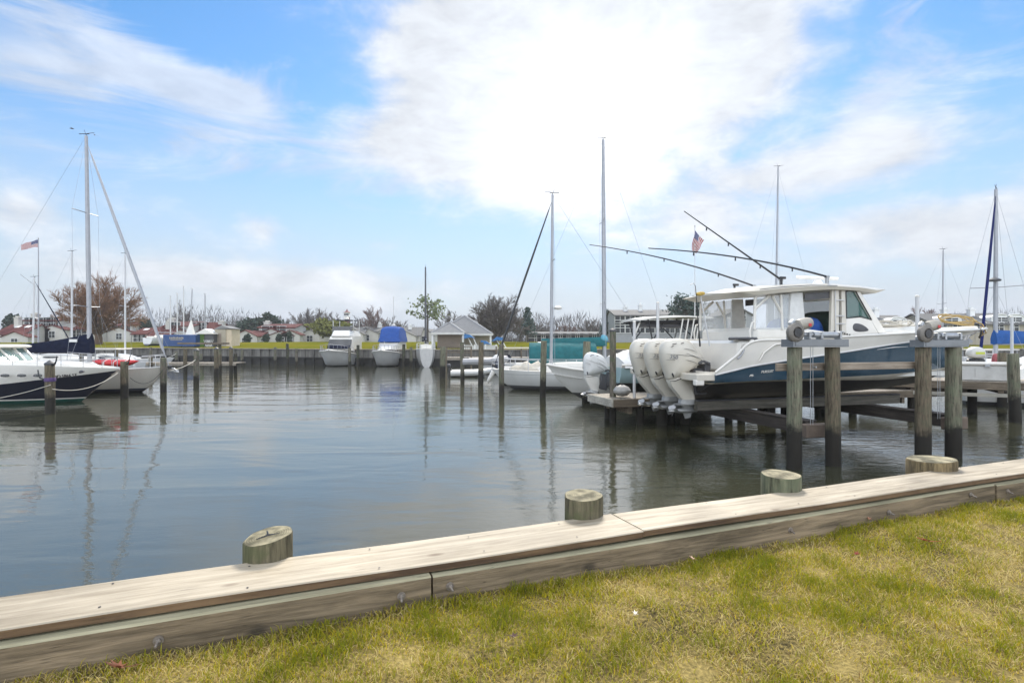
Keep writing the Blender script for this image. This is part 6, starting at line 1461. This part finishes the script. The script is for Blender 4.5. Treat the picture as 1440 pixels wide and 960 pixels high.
def house(label, px0, px1, ytop, yeave, Z, wall=WALLW, roof=ROOFR, depth=8, axis='x', rz=0, wins=(), chim=(), gables=(), dorm=(), skylights=(), base=2.2, name='house', group='houses across the water', doors=()):
    X0, X1 = X_(px0, Z), X_(px1, Z); w = X1 - X0; ze = Zp(yeave, Z); zt = Zp(ytop, Z)
    t = thing(name, label, 'house', (X0, Z, 0), R(rz), group)
    mb = MB(); mb.box(0, w, 0, depth, base - .6, ze)
    if axis == 'x': mb.prism([(0, ze), (depth, ze), (depth / 2, zt - .2)], 0, w, 'x')
    else: mb.prism([(0, ze), (w, ze), (w / 2, zt - .2)], 0, depth, 'y')
    wl = mb.build('wall', wall, t)
    mb = MB(); gable_roof(mb, 0, w, 0, depth, ze, zt - ze - .18, .3, axis); rf = mb.build('roof', roof, t)
    for px, yt, cw in chim:
        x = X_(px, Z) - X0; cw = max(cw * .45, .6); mb = MB(); mb.box(x - cw / 2, x + cw / 2, depth * .35, depth * .35 + cw, base, Zp(yt, Z), .03); mb.box(x - cw * .6, x + cw * .6, depth * .35 - .08, depth * .35 + cw + .08, Zp(yt, Z) + .003, Zp(yt, Z) + .12); mb.box(x - cw * .25, x + cw * .25, depth * .35 + .1, depth * .35 + cw - .1, Zp(yt, Z) + .124, Zp(yt, Z) + .4); mb.build('chimney', wall if roof is not ROOFG else TRIM, rf)
    for px, py, ww, hh in wins: window(t, X_(px, Z) - X0, -.025, Zp(py, Z), ww, hh)
    for px, yt, ye, gw, pr in gables:      # front gabled bay
        x = X_(px, Z) - X0; hh = Zp(yt, Z) - Zp(ye, Z)
        mb = MB(); mb.box(x - gw / 2, x + gw / 2, -pr, .5, base - .6, Zp(ye, Z)); mb.prism([(x - gw / 2, Zp(ye, Z)), (x + gw / 2, Zp(ye, Z)), (x, Zp(yt, Z) - .1)], -pr, .5, 'y'); g = mb.build('bay', wall, t)
        mb = MB(); gable_roof(mb, x - gw / 2, x + gw / 2, -pr, 1.2, Zp(ye, Z), hh - .1, .2, 'y', .14); mb.build('bay_roof', roof, g)
        window(g, x, -pr - .025, Zp(ye, Z) - .9, min(gw * .35, 1.2), 1.2)
    for px, yt, ye, gw in dorm:            # arched / gabled dormer on the front slope
        x = X_(px, Z) - X0; z0 = Zp(ye, Z); z1 = Zp(yt, Z)
        mb = MB(); mb.box(x - gw / 2, x + gw / 2, .35, depth * .45, z0, z1 - .4); mb.prism([(x - gw / 2, z1 - .4), (x - gw * .3, z1 - .12), (x, z1), (x + gw * .3, z1 - .12), (x + gw / 2, z1 - .4)][::-1], .35, depth * .45, 'y'); g = mb.build('dormer', TRIM, rf)
        mb = MB(); mb.tube([(x - gw / 2 - .1, .32, z1 - .42), (x - gw * .3, .32, z1 - .06), (x, .32, z1 + .07), (x + gw * .3, .32, z1 - .06), (x + gw / 2 + .1, .32, z1 - .42)], .09, 6); mb.build('dormer_trim', TRIM, g)
        window(g, x, .33, (z0 + z1 - .4) / 2, gw * .62, (z1 - z0) * .55)
    for px, py in skylights:
        x = X_(px, Z) - X0; z = Zp(py, Z); y = (z - ze) / max(zt - ze - .18, .1) * depth / 2; sl = math.atan2(zt - ze - .18, depth / 2)
        mb = MB(); mb.box(-.45, .45, -.5, .5, .16, .28, .02, 0, Matrix.Translation((x, y, z)) @ Matrix.Rotation(sl, 4, 'X')); mb.build('skylight', TRIM, rf)
    return t
Zh = 112
house('low red roofed house with two skylights at the far left edge', -8, 33, 455, 470, Zh - 6, wins=((8, 475, 1.6, 1.3), (18, 475, 1.6, 1.3)), chim=((4, 446, 2.0),), gables=((27, 466, 474, 5, 1),), skylights=((7, 460), (21.5, 460)))
house('three storey white house under a red roof, left of the big bare tree', 32, 86, 445, 451, Zh, wins=((41, 453, 1.8, 1.8), (47, 453, 1.4, 1.8), (65, 453, 3, 1.8), (72, 453, 3, 1.8), (46, 465, 2, 2.4), (68, 465, 3, 3), (69, 475, 4, 2.4), (46, 475, 2.4, 2.4)), chim=((30, 441, 2.6),), gables=((57, 456, 463, 5.5, 1.2), (80, 457, 464, 5, 1.2)), skylights=((57.5, 448),))
house('red roofed white house half hidden behind the big bare tree', 88, 130, 446, 462, Zh + 3, wins=((100, 469, 2, 2), (115, 469, 2, 2)), chim=((112, 442, 2),))
house('small red roofed house right of the big bare tree', 186, 206, 460, 470, Zh + 2, wins=((193, 475, 1.5, 1.4), (200, 475, 1.5, 1.4)), skylights=((194, 464),))
house('steep red roofed house with dark shed behind the blue container, left one', 207, 236, 458, 474, Zh - 4, depth=9, wins=((220, 478, 2, 1),), chim=((221, 452, 1.6),))
house('white house with red roof and stepped gables behind the stored masts, left one', 231, 272, 451, 459, Zh, wins=((245, 458.5, 2.4, 1.6), (253, 469, 2.4, 2.2), (242, 469, 1.8, 2)), chim=((229, 448, 2.6),), gables=((252, 462, 468, 5, 1),))
house('white house with red roof and a tall end chimney left of the tan shed', 271, 300, 452, 464, Zh + 2, wins=((277, 459, 2, 1.6), (283, 459, 2, 1.6)), chim=((300, 452, 2.4),), gables=((288, 464, 471, 5, 1),))
house('low cottage with a red roof in front of the dark evergreen', 345, 366, 464, 473, Zh - 4, wins=((348, 475, 1, 1.2),), depth=8, axis='x', gables=((347, 464, 473, 4.5, .6),))
house('white gabled house with red roof behind the grass bank, beside the dark evergreen', 364, 414, 454.5, 461, Zh, wins=((379, 463, 3, 1.3), (393, 463, 2.6, 1.3), (378, 473, 3.6, 2), (389, 473, 2, 2)), chim=((366, 452.5, 2.6),), gables=((384, 462, 469, 5, 1), (399, 465, 472, 5, 1.2), (411, 464, 471, 4, 1.2)))
house('white house partly hidden by bare trees left of the flybridge cruiser', 425, 446, 462, 470, Zh + 6, roof=ROOFG, wins=((432, 474, 1.6, 1.6), (440, 474, 1.6, 1.6)), chim=((437, 459, 2),), gables=((438, 463, 470, 4, 1),))
house('white timbered house right of the flybridge cruiser', 483, 510, 460, 470, Zh + 6, roof=ROOFG, wins=((490, 474, 1.6, 1.6), (500, 474, 1.6, 1.6)), gables=((496, 460, 470, 5, 1),))
house('pale house with grey roof right of the blue canopied cruiser', 560, 590, 459, 472, Zh + 4, roof=ROOFG, wins=((566, 476, 1.6, 1.2), (575, 476, 1.6, 1.2)), chim=((573, 457.5, 1.6),), gables=((569, 464, 473, 5, 1),))
house('tall white house with red roof showing between the bare tree and small houses', 142, 186, 452, 458, Zh + 8, wins=((150, 464, 1.6, 1.8), (165, 464, 2.4, 1.8), (178, 464, 1.6, 1.8), (158, 474, 2.4, 2)), chim=((150, 448, 2),), gables=((172, 460, 467, 5, 1),))
house('low white house right of the tan shed', 322, 346, 468, 473, Zh - 2, roof=ROOFG, wins=((328, 477, 1.6, 1.2), (338, 477, 1.6, 1.2)))
house('white house with a dark roof between the two cruisers', 506, 532, 458, 466, Zh + 10, roof=ROOFG, wins=((512, 472, 1.6, 1.8), (522, 472, 1.6, 1.8)), chim=((529, 455, 2),), gables=((517, 461, 469, 5, 1),))
house('red roofed white house above the flybridge cruiser bow rail', 412, 430, 458, 465, Zh + 9, wins=((417, 471, 1.6, 1.8), (424, 471, 1.6, 1.8)), chim=((427, 455, 2),))
house('white gabled house left of the pavilion', 588, 610, 462, 470, Zh + 8, roof=ROOFG, wins=((594, 475, 1.6, 1.4), (603, 475, 1.6, 1.4)), gables=((598, 463, 471, 5, 1),))
# centre: long low building, tall condos, grey houses
house('long low grey roofed building behind the teal sail cover', 742, 862, 465.5, 471, 105, WALLT, ROOFG, 9, wins=tuple((px, 475, 2.4, 1.6) for px in range(752, 860, 12)))
house('tall grey condominium block seen over the T top', 866, 962, 433, 444, 88, WALLG, ROOFG, 10, wins=tuple((px, py, 1.6, 1.5) for px in range(872, 962, 14) for py in (450, 461)), chim=((908, 427.5, 1.3), (886, 431, 1.3)))
house('low blue grey roofed house with twin peaks left of the blue boat cabin', 984, 1012, 449, 457, 92, WALLG, ROOFL, 8, axis='y', wins=((998, 466, 2.2, 1.6),))
house('low blue grey roofed house joined to the right of the twin peaks', 1006, 1036, 448, 456, 91, WALLG, ROOFL, 8, axis='y', wins=((1020, 466, 2.2, 1.6),))
house('grey gabled three storey house beside the aft end of the hardtop', 1022, 1058, 432, 443, 86, WALLG, ROOFG, 9, axis='y', wins=((1042, 443, 1.4, 1.8), (1042, 457, 1.4, 1.8), (1033, 457, 1.2, 1.5), (1033, 468, 1.2, 1.5)))
for lb, a, b, yt, dm, ch in (('grey roofed townhouse with a white dormer just right of the blue boat cabin', 1222, 1290, 441, ((1265, 446, 453.5, 2.2),), (1254,)),
                         ('tan townhouse with a pale end gable behind the yellow rope', 1316, 1371, 438.5, ((1341, 443, 452, 2.8),), (1355,)),
                         ('middle tan townhouse behind the royal blue furled jib', 1371.5, 1396, 438.5, (), (1394,)),
                         ('tan townhouse with two arched dormers at the right edge', 1396.5, 1452, 438, ((1411, 442, 452, 2.8), (1431, 442, 452, 2.8)), ())):
    house(lb, a, b, yt, 456, 78, WALLT if a > 1300 else WALLG, ROOFG, 9, wins=tuple((px, py, 1.2, 1.3) for px in range(int(a) + 9, int(b) - 4, 21) for py in (460,)), chim=tuple((c, 434, 1.6) for c in ch), dorm=dm, name='townhouse', group='townhouses at the right')
house('dark roofed townhouse set back between the two rows', 1286, 1322, 446, 458, 88, WALLG, ROOFG, 9, wins=((1298, 462, 1.5, 1.5), (1311, 462, 1.5, 1.5)), name='townhouse', group='townhouses at the right')
# pavilion with two hipped roofs
Z = 63; pv = thing('pavilion', 'open tan pavilion with two pale grey hipped roofs', 'pavilion', (X_(648, Z), Z, 0))
def hip(mb, x0, x1, y0, y1, z0, z1, th=.15):
    xm, ym = (x0 + x1) / 2, (y0 + y1) / 2
    mb.add([(x0, y0, z0), (x1, y0, z0), (x1, y1, z0), (x0, y1, z0), (xm - .3, ym, z1), (xm + .3, ym, z1), (x0, y0, z0 - th), (x1, y0, z0 - th), (x1, y1, z0 - th), (x0, y1, z0 - th)], [(0, 1, 5, 4), (1, 2, 5), (2, 3, 4, 5), (3, 0, 4), (6, 7, 1, 0), (7, 8, 2, 1), (8, 9, 3, 2), (9, 6, 0, 3), (9, 8, 7, 6)], 0, False)
xl = lambda px, z=Z: X_(px, z) - pv.location.x
for (a, b, ye, yt, y0, y1, nm) in ((611, 655, 467.5, 453.5, -2.5, 1.5, 0), (606, 692, 468.5, 441.5, 1.0, 7.0, 1)):
    mb = MB(); hip(mb, xl(a), xl(b), y0, y1, Zp(ye, Z), Zp(yt, Z)); rf = mb.build('roof', ROOFL, pv)
    mb = MB(); mb.box(xl(a) - .05, xl(b) + .05, y0 - .06, y0 - .005, Zp(ye, Z) - .25, Zp(ye, Z) - .02); mb.build('fascia', OFFWHITE, rf)
    for c, tt in (((xl(a), y0), 1), ((xl(b), y0), 1)):
        mb = MB(); mb.tube([(c[0], c[1], Zp(ye, Z)), ((xl(a) + xl(b)) / 2, (y0 + y1) / 2, Zp(yt, Z) + .03)], .07, 5); mb.build('hip_cap', M('hip_cap_grey', (.36, .36, .36), .9) if 'hip_cap_grey' not in bpy.data.materials else bpy.data.materials['hip_cap_grey'], rf)
    mb = MB(); mb.box(xl(a) + .5, xl(b) - .4, y0 + 1.2, y1 - .3, 1.5, Zp(ye, Z) - .16); mb.build('wall', WALLB if nm == 0 else WALLT, pv)
    for q in (.25, .97): mb = MB(); x = xl(a) + (xl(b) - xl(a)) * (q if q > .5 else .03); mb.box(x - .1, x + .1, y0 + .1, y0 + .3, 1.5, Zp(ye, Z) - .16); mb.build('post', TRIM, pv)
# white fence beside the pavilion, blue umbrellas
t = thing('white_fence', 'low white fence right of the pavilion', 'fence', (X_(652, 58), 58, 1.3))
mb = MB(); L_ = X_(700, 58) - X_(652, 58); mb.box(0, L_, -.02, .02, .15, .75); mb.box(0, L_, -.05, .05, .753, .82); mb.build('panel', M('fence_white', (.5, .5, .48), .7), t)
for k in range(4): mb = MB(); mb.box(k * L_ / 3.2, k * L_ / 3.2 + .12, -.09, -.022, 0, .9); mb.build('post', TRIM, t)
for px, py, lb, rot in ((660, 473, 'folded blue umbrella with two pale poles, left of three', 15), (683, 482, 'middle blue slide like cover beyond the white fence', 35), (700, 476, 'blue peaked cover right of the white fence', -20)):
    t = thing('blue_cover', lb, 'cover', (X_(px, 60), 60, 1.4), 0, 'blue covers by the white fence')
    mb = MB(); z = Zp(py, 60) - 1.4; mb.prism([(-.55, z - .25), (-.5, z + .28), (.05, z + .2), (.6, z - .18), (.1, z - .1)] if rot > 0 else [(-.7, z - .3), (-.1, z + .2), (.6, z + .1), (.65, z - .2), (0, z - .15)], -.4, .4); mb.build('cloth', M('slide_blue_%d' % px, (.03, .14, .34), .7), t)
    mb = MB(); mb.tube([(-.2, 0, z), (.5, 0, .2)], .06, 6); mb.tube([(.35, 0, z), (1.0, 0, .2)], .06, 6); mb.build('pole', TRIM, t)
# tan shed, blue container, kiosk, white tent
def shed(): 
    Z = 74; t = thing('shed', 'tan box shed with a pale door end standing on the grass bank', 'shed', (X_(302, Z), Z, 0)); w = X_(325, Z) - X_(302, Z)
    mb = MB(); mb.box(0, w * .68, 0, 2.5, 1.6, Zp(463, Z)); mb.build('front_wall', WALLT, t)
    mb = MB(); mb.box(w * .683, w, .1, 2.4, 1.6, Zp(463, Z)); mb.build('end_wall', M('pale_tan', (.55, .46, .34), .8), t)
    mb = MB(); mb.prism([(-.15, Zp(463, Z)), (w * .4, Zp(457.5, Z)), (w + .15, Zp(462, Z))], -.1, 2.6, 'y'); mb.build('roof', ROOFL, t)
    mb = MB(); mb.box(w * .2, w * .4, -.04, -.003, 1.8, Zp(469, Z)); mb.build('door', WALLB, t)
shed()
Z = 72; t = thing('container', 'royal blue storage container with worn tan lettering by the masts', 'container', (X_(229, Z), Z, 0)); w = X_(275, Z) - X_(229, Z)
mb = MB(); mb.box(0, w, 0, 2.2, 1.85, Zp(470.5, Z), .04); mb.box(.05, w - .05, -.03, -.002, 1.9, 2.15); mb.build('body', M('container_blue', (.014, .055, .18), .5, .2, 2), t)
mb = MB()
for k in range(11): mb.box(w * .2 + k * .17, w * .2 + k * .17 + .11 + .03 * (k % 2), -.02, -.004, Zp(476.5, Z), Zp(476.5, Z) + .22 + .05 * (k % 3 == 0))
for k in range(9): mb.box(w * .24 + k * .17, w * .24 + k * .17 + .11, -.02, -.004, Zp(478.5, Z), Zp(478.5, Z) + .12)
mb.build('worn_lettering', WALLT, t)
Z = 73; t = thing('tent', 'white peaked tent cover between the blue container and the green kiosk', 'tent', (X_(268, Z), Z, 1.8))
mb = MB(); mb.add([(-.75, -.6, 0), (.75, -.6, 0), (.7, .6, 0), (-.7, .6, 0), (.1, 0, Zp(448, Z) - 1.8), (-.55, -.5, 1.2), (.55, -.5, 1.2)], [(0, 1, 6, 5), (5, 6, 4), (1, 2, 4, 6), (2, 3, 4), (3, 0, 5, 4)], 0, False); mb.build('cover', WHITE, t)
mb = MB(); mb.tube([(.1, 0, 0), (.1, 0, Zp(447, Z) - 1.8)], .05, 6); mb.build('pole', ALU, t)
Z = 73; t = thing('kiosk', 'small green doored kiosk with a white roof beside the tan shed', 'kiosk', (X_(276, Z), Z, 1.7)); w = X_(301, Z) - X_(276, Z)
mb = MB(); mb.box(.15, w * .42, 0, 1.5, .0, Zp(469, Z) - 1.7); mb.build('door', M('kiosk_green', (.08, .16, .02), .7), t)
mb = MB(); mb.box(w * .45, w * .95, .05, 1.5, .0, Zp(468, Z) - 1.7); mb.build('wall', DKGREY, t)
mb = MB()
for k in range(5): mb.tube([(w * .48 + k * .18, 0.0, .1), (w * .48 + k * .18 + .4, 0, 1.0)], .03, 4); mb.tube([(w * .9 - k * .18, -.02, .1), (w * .9 - k * .18 - .4, -.02, 1.0)], .03, 4)
mb.build('lattice', TRIM, t)
mb = MB(); mb.prism([(-.1, Zp(469.5, Z) - 1.7), (w * .5, Zp(462, Z) - 1.7), (w + .1, Zp(469.5, Z) - 1.7)], -.2, 1.7, 'y'); mb.build('roof', WHITE, t)
# brick tower with a white lantern
Z = 170; t = thing('tower', 'distant brick tower with a white lantern house above the trees', 'tower', (X_(488, Z), Z, 0))
mb = MB(); w = 5 / F * Z; mb.lathe([(w * .9, 1), (w * .8, Zp(446, Z))], 8, None, 0, False); mb.build('shaft', M('tower_brick', (.24, .10, .08), .9, .2, 2), t)
mb = MB(); mb.lathe([(w, Zp(446, Z) + .01), (w, Zp(444.5, Z)), (w * .75, Zp(444, Z)), (w * .75, Zp(440.5, Z)), (w, Zp(440, Z)), (w, Zp(439.5, Z))], 8, None, 0, False); mb.build('lantern', TRIM, t)
mb = MB(); mb.lathe([(w * 1.05, Zp(439.4, Z)), (w * .3, Zp(437, Z)), (.1, Zp(434.5, Z))], 8, None, 0, False); mb.build('cap', M('tower_cap', (.2, .1, .09), .8), t)
mb = MB(); mb.box(-.7, .7, -w * .79, -w * .74, Zp(443.6, Z), Zp(441, Z)); mb.build('window', DKGLASS, t)

# ------------------------------------------------------------------ trees
BARK = M('bark_grey', (.085, .072, .062), .95, .25, 3); BARKB = M('bark_brown', (.13, .082, .05), .95, .25, 3)
TWIGB = M('twig_brown', (.22, .115, .06), .95, .3, 2); TWIGG = M('twig_grey', (.115, .10, .092), .95, .25, 2); TWIGR = M('twig_red', (.15, .09, .078), .95, .25, 2)
NEEDLE = M('needle_dark', (.022, .042, .026), .9, .4, 3); NEEDLEB = M('needle_blue', (.045, .075, .06), .9, .35, 3); YLEAF = M('leaf_yellow_green', (.13, .135, .02), .9, .4, 3); PALELEAF = M('leaf_pale_green', (.14, .17, .07), .9, .35, 3)
def bare_mesh(seed, H, Wd, limbs=14, subs=7, subs2=6, twigs=4, twig=.014, r0=.28, trunk=.16, dome=1.0):
    """winter tree: limbs fan from a short trunk to an uneven dome; branches and twigs leave along their whole length"""
    rng = random.Random(seed); tr = MB(); tw = MB(); top = Vector((0, 0, H * trunk))
    tr.tube([(0, 0, -.4), (r0 * .2, 0, H * trunk * .5), top], [r0 * 1.25, r0, r0 * .9], 8, False)
    def curve(p, q, sag, r1, r2, mb, n=4, sides=3):
        pts = [p.lerp(q, i / n) + Vector((rng.gauss(0, 1), rng.gauss(0, 1), rng.gauss(0, 1))) * (p - q).length * .025 * (0 < i < n) + Vector((0, 0, sag * math.sin(math.pi * i / n))) for i in range(n + 1)]
        mb.tube(pts, [r1 + (r2 - r1) * i / n for i in range(n + 1)], sides, False); return pts
    def at(pts, u):
        u *= len(pts) - 1; i = min(int(u), len(pts) - 2); return pts[i].lerp(pts[i + 1], u - i), (pts[i + 1] - pts[i]).normalized()
    def side(d, spread, up):
        a = d.orthogonal().normalized(); a.rotate(Matrix.Rotation(rng.uniform(0, 2 * math.pi), 3, d)); return (d + a * spread + Vector((0, 0, up))).normalized()
    for k in range(limbs):
        u = (k + .5) / limbs; el = math.asin(min(.12 + .88 * u ** .8, 1)); az = k * 2.399 + rng.uniform(-.3, .3); f = rng.uniform(.82, 1.04)
        tip = Vector((math.cos(az) * math.cos(el) * Wd / 2 * f, math.sin(az) * math.cos(el) * Wd / 2 * f, H * (trunk + .10) + math.sin(el) * H * (.90 - trunk) * f * dome))
        L1 = curve(top + Vector((0, 0, -rng.random() * H * trunk * .3)), tip, H * .05, r0 * .42, .03, tr, 6, 5); len1 = (tip - top).length
        for j in range(subs):
            p, d = at(L1, .22 + .76 * (j + rng.random()) / subs); l2 = len1 * rng.uniform(.22, .42) * (1.1 - .4 * j / subs)
            L2 = curve(p, p + side(d, rng.uniform(.5, .95), .22) * l2, l2 * .05, r0 * .13, twig * 1.3, tr, 3, 3)
            for m_ in range(subs2):
                p2, d2 = at(L2, .15 + .84 * (m_ + rng.random()) / subs2); l3 = l2 * rng.uniform(.35, .6)
                L3 = curve(p2, p2 + side(d2, rng.uniform(.4, .9), .25) * l3, l3 * .05, twig * 1.5, twig, tw, 2, 3)
                for n_ in range(twigs):
                    p3, d3 = at(L3, .2 + .8 * (n_ + rng.random()) / twigs); l4 = l3 * rng.uniform(.4, .8); q = p3 + side(d3, rng.uniform(.3, .8), .25) * l4
                    tw.tube([p3, q], [twig, twig * .6], 3, False)
    return tr, tw
def tree(label, px, Z, ytop, ybase, wpx, seed, twm, bkm=None, group='bare winter trees', name='bare_tree', **kw):
    zb = max(Zp(ybase, Z), 1.9); H = Zp(ytop, Z) - zb; Wd = wpx / F * Z
    t = thing(name, label, 'tree', (X_(px, Z), Z, zb), 0, group)
    tr, tw = bare_mesh(seed, H, Wd, **kw); tr.build('trunk', bkm or BARK, t, recalc=False); tw.build('crown', twm, t, recalc=False); return t
tree('large brown bare willow like tree at left behind the tallest mast', 138, 88, 401, 481, 112, 11, TWIGB, BARKB, limbs=30, subs=9, subs2=8, twigs=6, r0=.5, twig=.019, trunk=.14)
tree('rounded grey bare tree right of the pavilion roofs', 697, 82, 423, 482, 78, 5, TWIGG, limbs=26, subs=9, subs2=8, twigs=6, r0=.4, twig=.018, trunk=.12)
bt = [(258, 120, 436, 482, 34, TWIGG, 'bare tree behind the four stored masts'), (330, 135, 455, 482, 40, TWIGG, 'low bare tree right of the tan shed'), (345, 140, 452, 482, 36, TWIGG, 'low bare tree left of the dark evergreens'), (393, 132, 449, 482, 36, TWIGG, 'bare tree behind the gabled red roofed house'),
      (423, 128, 443, 482, 44, TWIGG, 'bare tree left of the yellow green tree'), (437, 124, 437, 482, 40, TWIGG, 'tallest bare tree left of the flybridge cruiser'), (452, 130, 439, 482, 34, TWIGG, 'bare tree just above the flybridge cruiser'), (466, 136, 444, 482, 36, TWIGG, 'bare tree left of the brick tower'),
      (507, 134, 450, 482, 34, TWIGG, 'bare tree just right of the brick tower'), (525, 126, 436, 482, 44, TWIGR, 'reddish bare tree behind the blue canopied cruiser'), (550, 132, 449, 482, 44, TWIGG, 'bare tree right of the blue canopy'), (566, 140, 456, 482, 36, TWIGG, 'low bare tree left of the pale grey roofed house'),
      (632, 105, 442, 482, 40, TWIGG, 'bare tree behind the left roof of the pavilion'), (731, 100, 446, 482, 36, TWIGG, 'bare tree right of the rounded grey tree'), (760, 125, 455, 482, 44, TWIGG, 'low bare tree behind the long low building, left one'), (800, 128, 457, 482, 44, TWIGR, 'low bare tree behind the long low building, middle one'), (832, 124, 452, 482, 44, TWIGG, 'low bare tree behind the long low building, right one'),
      (1008, 110, 440, 482, 34, TWIGG, 'bare tree between the twin peaks and the gabled grey house'), (1300, 100, 436, 482, 40, TWIGR, 'bare tree rising above the set back dark townhouse'), (70, 140, 447, 482, 40, TWIGG, 'bare tree behind the three storey house at left'), (205, 130, 450, 482, 36, TWIGG, 'bare tree behind the small red roofed houses at left'), (975, 120, 446, 482, 40, TWIGG, 'bare tree behind the evergreen over the T top')]
for i, (px, Z, yt, yb, wp, tm_, lb) in enumerate(bt):
    tree(lb, px, Z, yt, yb, wp, 40 + i, tm_, limbs=11, subs=7, subs2=6, twigs=4, r0=.26, twig=.026, trunk=.22)
def leafy(label, px, Z, ytop, ybase, wpx, seed, lm, n=2600, shape='round', leaf=.22, bark=None, name='evergreen_tree', group='evergreens across the water', layers=0, kl=0.0):
    rng = random.Random(seed); zb = max(Zp(ybase, Z), 1.9); H = Zp(ytop, Z) - zb; Wd = wpx / F * Z
    t = thing(name, label, 'tree', (X_(px, Z), Z, zb), 0, group)
    tr = MB(); tr.tube([(0, 0, -.3), (.05 * H * .1, 0, H * .5), (0, 0, H * .92)], [.028 * H, .02 * H, .004 * H], 7); cr_ = MB(); cl = []
    nb = 26 if not layers else layers
    for k in range(nb):
        u = (k + .5) / nb; zz = H * (kl + (1 - kl) * (.22 + .76 * u)); a = k * 2.4 + rng.random()
        if shape == 'cone': rr = Wd / 2 * (1.05 - u) * rng.uniform(.7, 1.1)
        elif shape == 'flat': rr = Wd / 2 * (.5 + .6 * math.sin(math.pi * min(u * .8 + .15, 1))) * rng.uniform(.6, 1.1)
        else: rr = Wd / 2 * math.sqrt(max(1 - (2 * u - .95) ** 2, .05)) * rng.uniform(.55, 1.05)
        e = Vector((math.cos(a) * rr, math.sin(a) * rr, zz)); s = Vector((0, 0, zz * .86)); tr.tube([s, s.lerp(e, .6) + Vector((0, 0, .02 * H)), e], [.009 * H, .006 * H, .002 * H], 4, False)
        cl.append((e, rng.uniform(.55, 1.15))); cl.append((s.lerp(e, .6), rng.uniform(.5, 1.0)))
    for i in range(n):
        c, sc_ = cl[rng.randrange(len(cl))]
        sp_ = Wd * .11 * sc_; v = Vector((rng.gauss(0, 1), rng.gauss(0, 1), rng.gauss(0, .45 if shape == 'flat' else .65))) * sp_
        p = c + v; a = Vector((rng.gauss(0, 1), rng.gauss(0, 1), rng.gauss(0, 1))).normalized(); b = a.orthogonal().normalized() * leaf * rng.uniform(.4, .9); a = a * leaf * rng.uniform(.7, 1.4)
        cr_.add([p - a, p + b, p + a, p - b], [(0, 1, 2, 3)], 0, False)
    tr.build('trunk', bark or BARK, t, recalc=False); cr_.build('crown', lm, t, recalc=False)
leafy('tall rounded dark evergreen behind the red roofed gables', 378, 128, 442, 480, 25, 3, NEEDLE, 2400, 'round', .38, kl=.3)
leafy('lower dark evergreen left of the tall rounded one', 352, 126, 452, 481, 34, 4, NEEDLE, 2600, 'round', .4)
leafy('dark evergreen behind the houses at the far left', 18, 126, 443, 480, 20, 6, NEEDLE, 1800, 'round', .38)
leafy('dark evergreen at the right foot of the big bare tree', 203, 124, 449, 480, 22, 8, NEEDLE, 1500, 'round', .38)
leafy('broad yellow green tree above the flybridge cruiser', 466, 108, 452, 481, 44, 9, YLEAF, 3000, 'flat', .34, name='leafy_tree', kl=.2)
leafy('slender pale green tree with open tiers by the dark masted sailboat', 601, 70, 417, 482, 46, 12, PALELEAF, 620, 'flat', .17, name='leafy_tree', layers=16, kl=.42)
leafy('blue green pine over the T top and condominium', 966, 80, 416, 478, 46, 14, NEEDLEB, 2200, 'flat', .22, kl=.35)
leafy('grey green conifer right of the rounded bare tree', 742, 92, 432, 481, 24, 16, NEEDLEB, 1000, 'cone', .22)
leafy('small conifer left of the long mast by the condominium', 855, 96, 436, 480, 22, 17, NEEDLEB, 900, 'cone', .24)
for k, (px, wp) in enumerate(((348, 9), (374, 8), (407, 6), (392, 7), (300, 8))):
    leafy(['clipped shrub left of the low cottage', 'clipped shrub right of the low cottage', 'dark upright shrub before the gabled house, right one', 'dark upright shrub before the gabled house, left one', 'shrub by the tan shed'][k], px, 104, 470 if k != 2 else 466, 483, wp, 60 + k, NEEDLE, 320, 'round', .24, name='shrub', group='shrubs before the far houses')
# distant wood closing the horizon
def far_wood():
    rng = random.Random(5); mb = MB()
    for i in range(85000):
        x = rng.uniform(-340, 340); y = rng.uniform(150, 195); hm = 6.2 + 2.2 * math.sin(x * .05) + 1.6 * math.sin(x * .13 + 1) + 1.2 * math.sin(x * .41)
        z = 1.5 + min(rng.random() ** 1.5, .97) * hm; ln = rng.uniform(.8, 2.4); w = rng.uniform(.03, .085) * (1.6 if z < hm * .4 else 1)
        d = Vector((rng.gauss(0, .35), 0, 1)).normalized() * ln; e = Vector((d.z, 0, -d.x)).normalized() * w; p = Vector((x, y, z))
        mb.add([p - e, p + e, p + d], [(0, 1, 2)], 0, False)
    o = mb.build('woods', M('far_wood', (.06, .054, .052), .95, .3, .2), None, recalc=False); tag(o, 'grey leafless wood closing the horizon behind the houses', 'wood', kind='stuff')
far_wood()

# ------------------------------------------------------------------ sun glare veil
def veil():  # added scattering volume, imitates sun glare washing out the far shore
    mb = MB(); mb.box(-700, 700, -30, 420, -1.6, 26); m = bpy.data.materials.new('veil'); m.use_nodes = True; N = m.node_tree.nodes; N.clear()
    out = N.new('ShaderNodeOutputMaterial'); v = N.new('ShaderNodeVolumePrincipled'); v.inputs['Color'].default_value = (.93, .95, 1.0, 1); v.inputs['Density'].default_value = .00045; v.inputs['Anisotropy'].default_value = .4
    m.node_tree.links.new(v.outputs[0], out.inputs['Volume']); o = mb.build('veil', m); tag(o, 'thin added sun glare haze over the basin and the far shore', 'veil', kind='stuff')
veil()
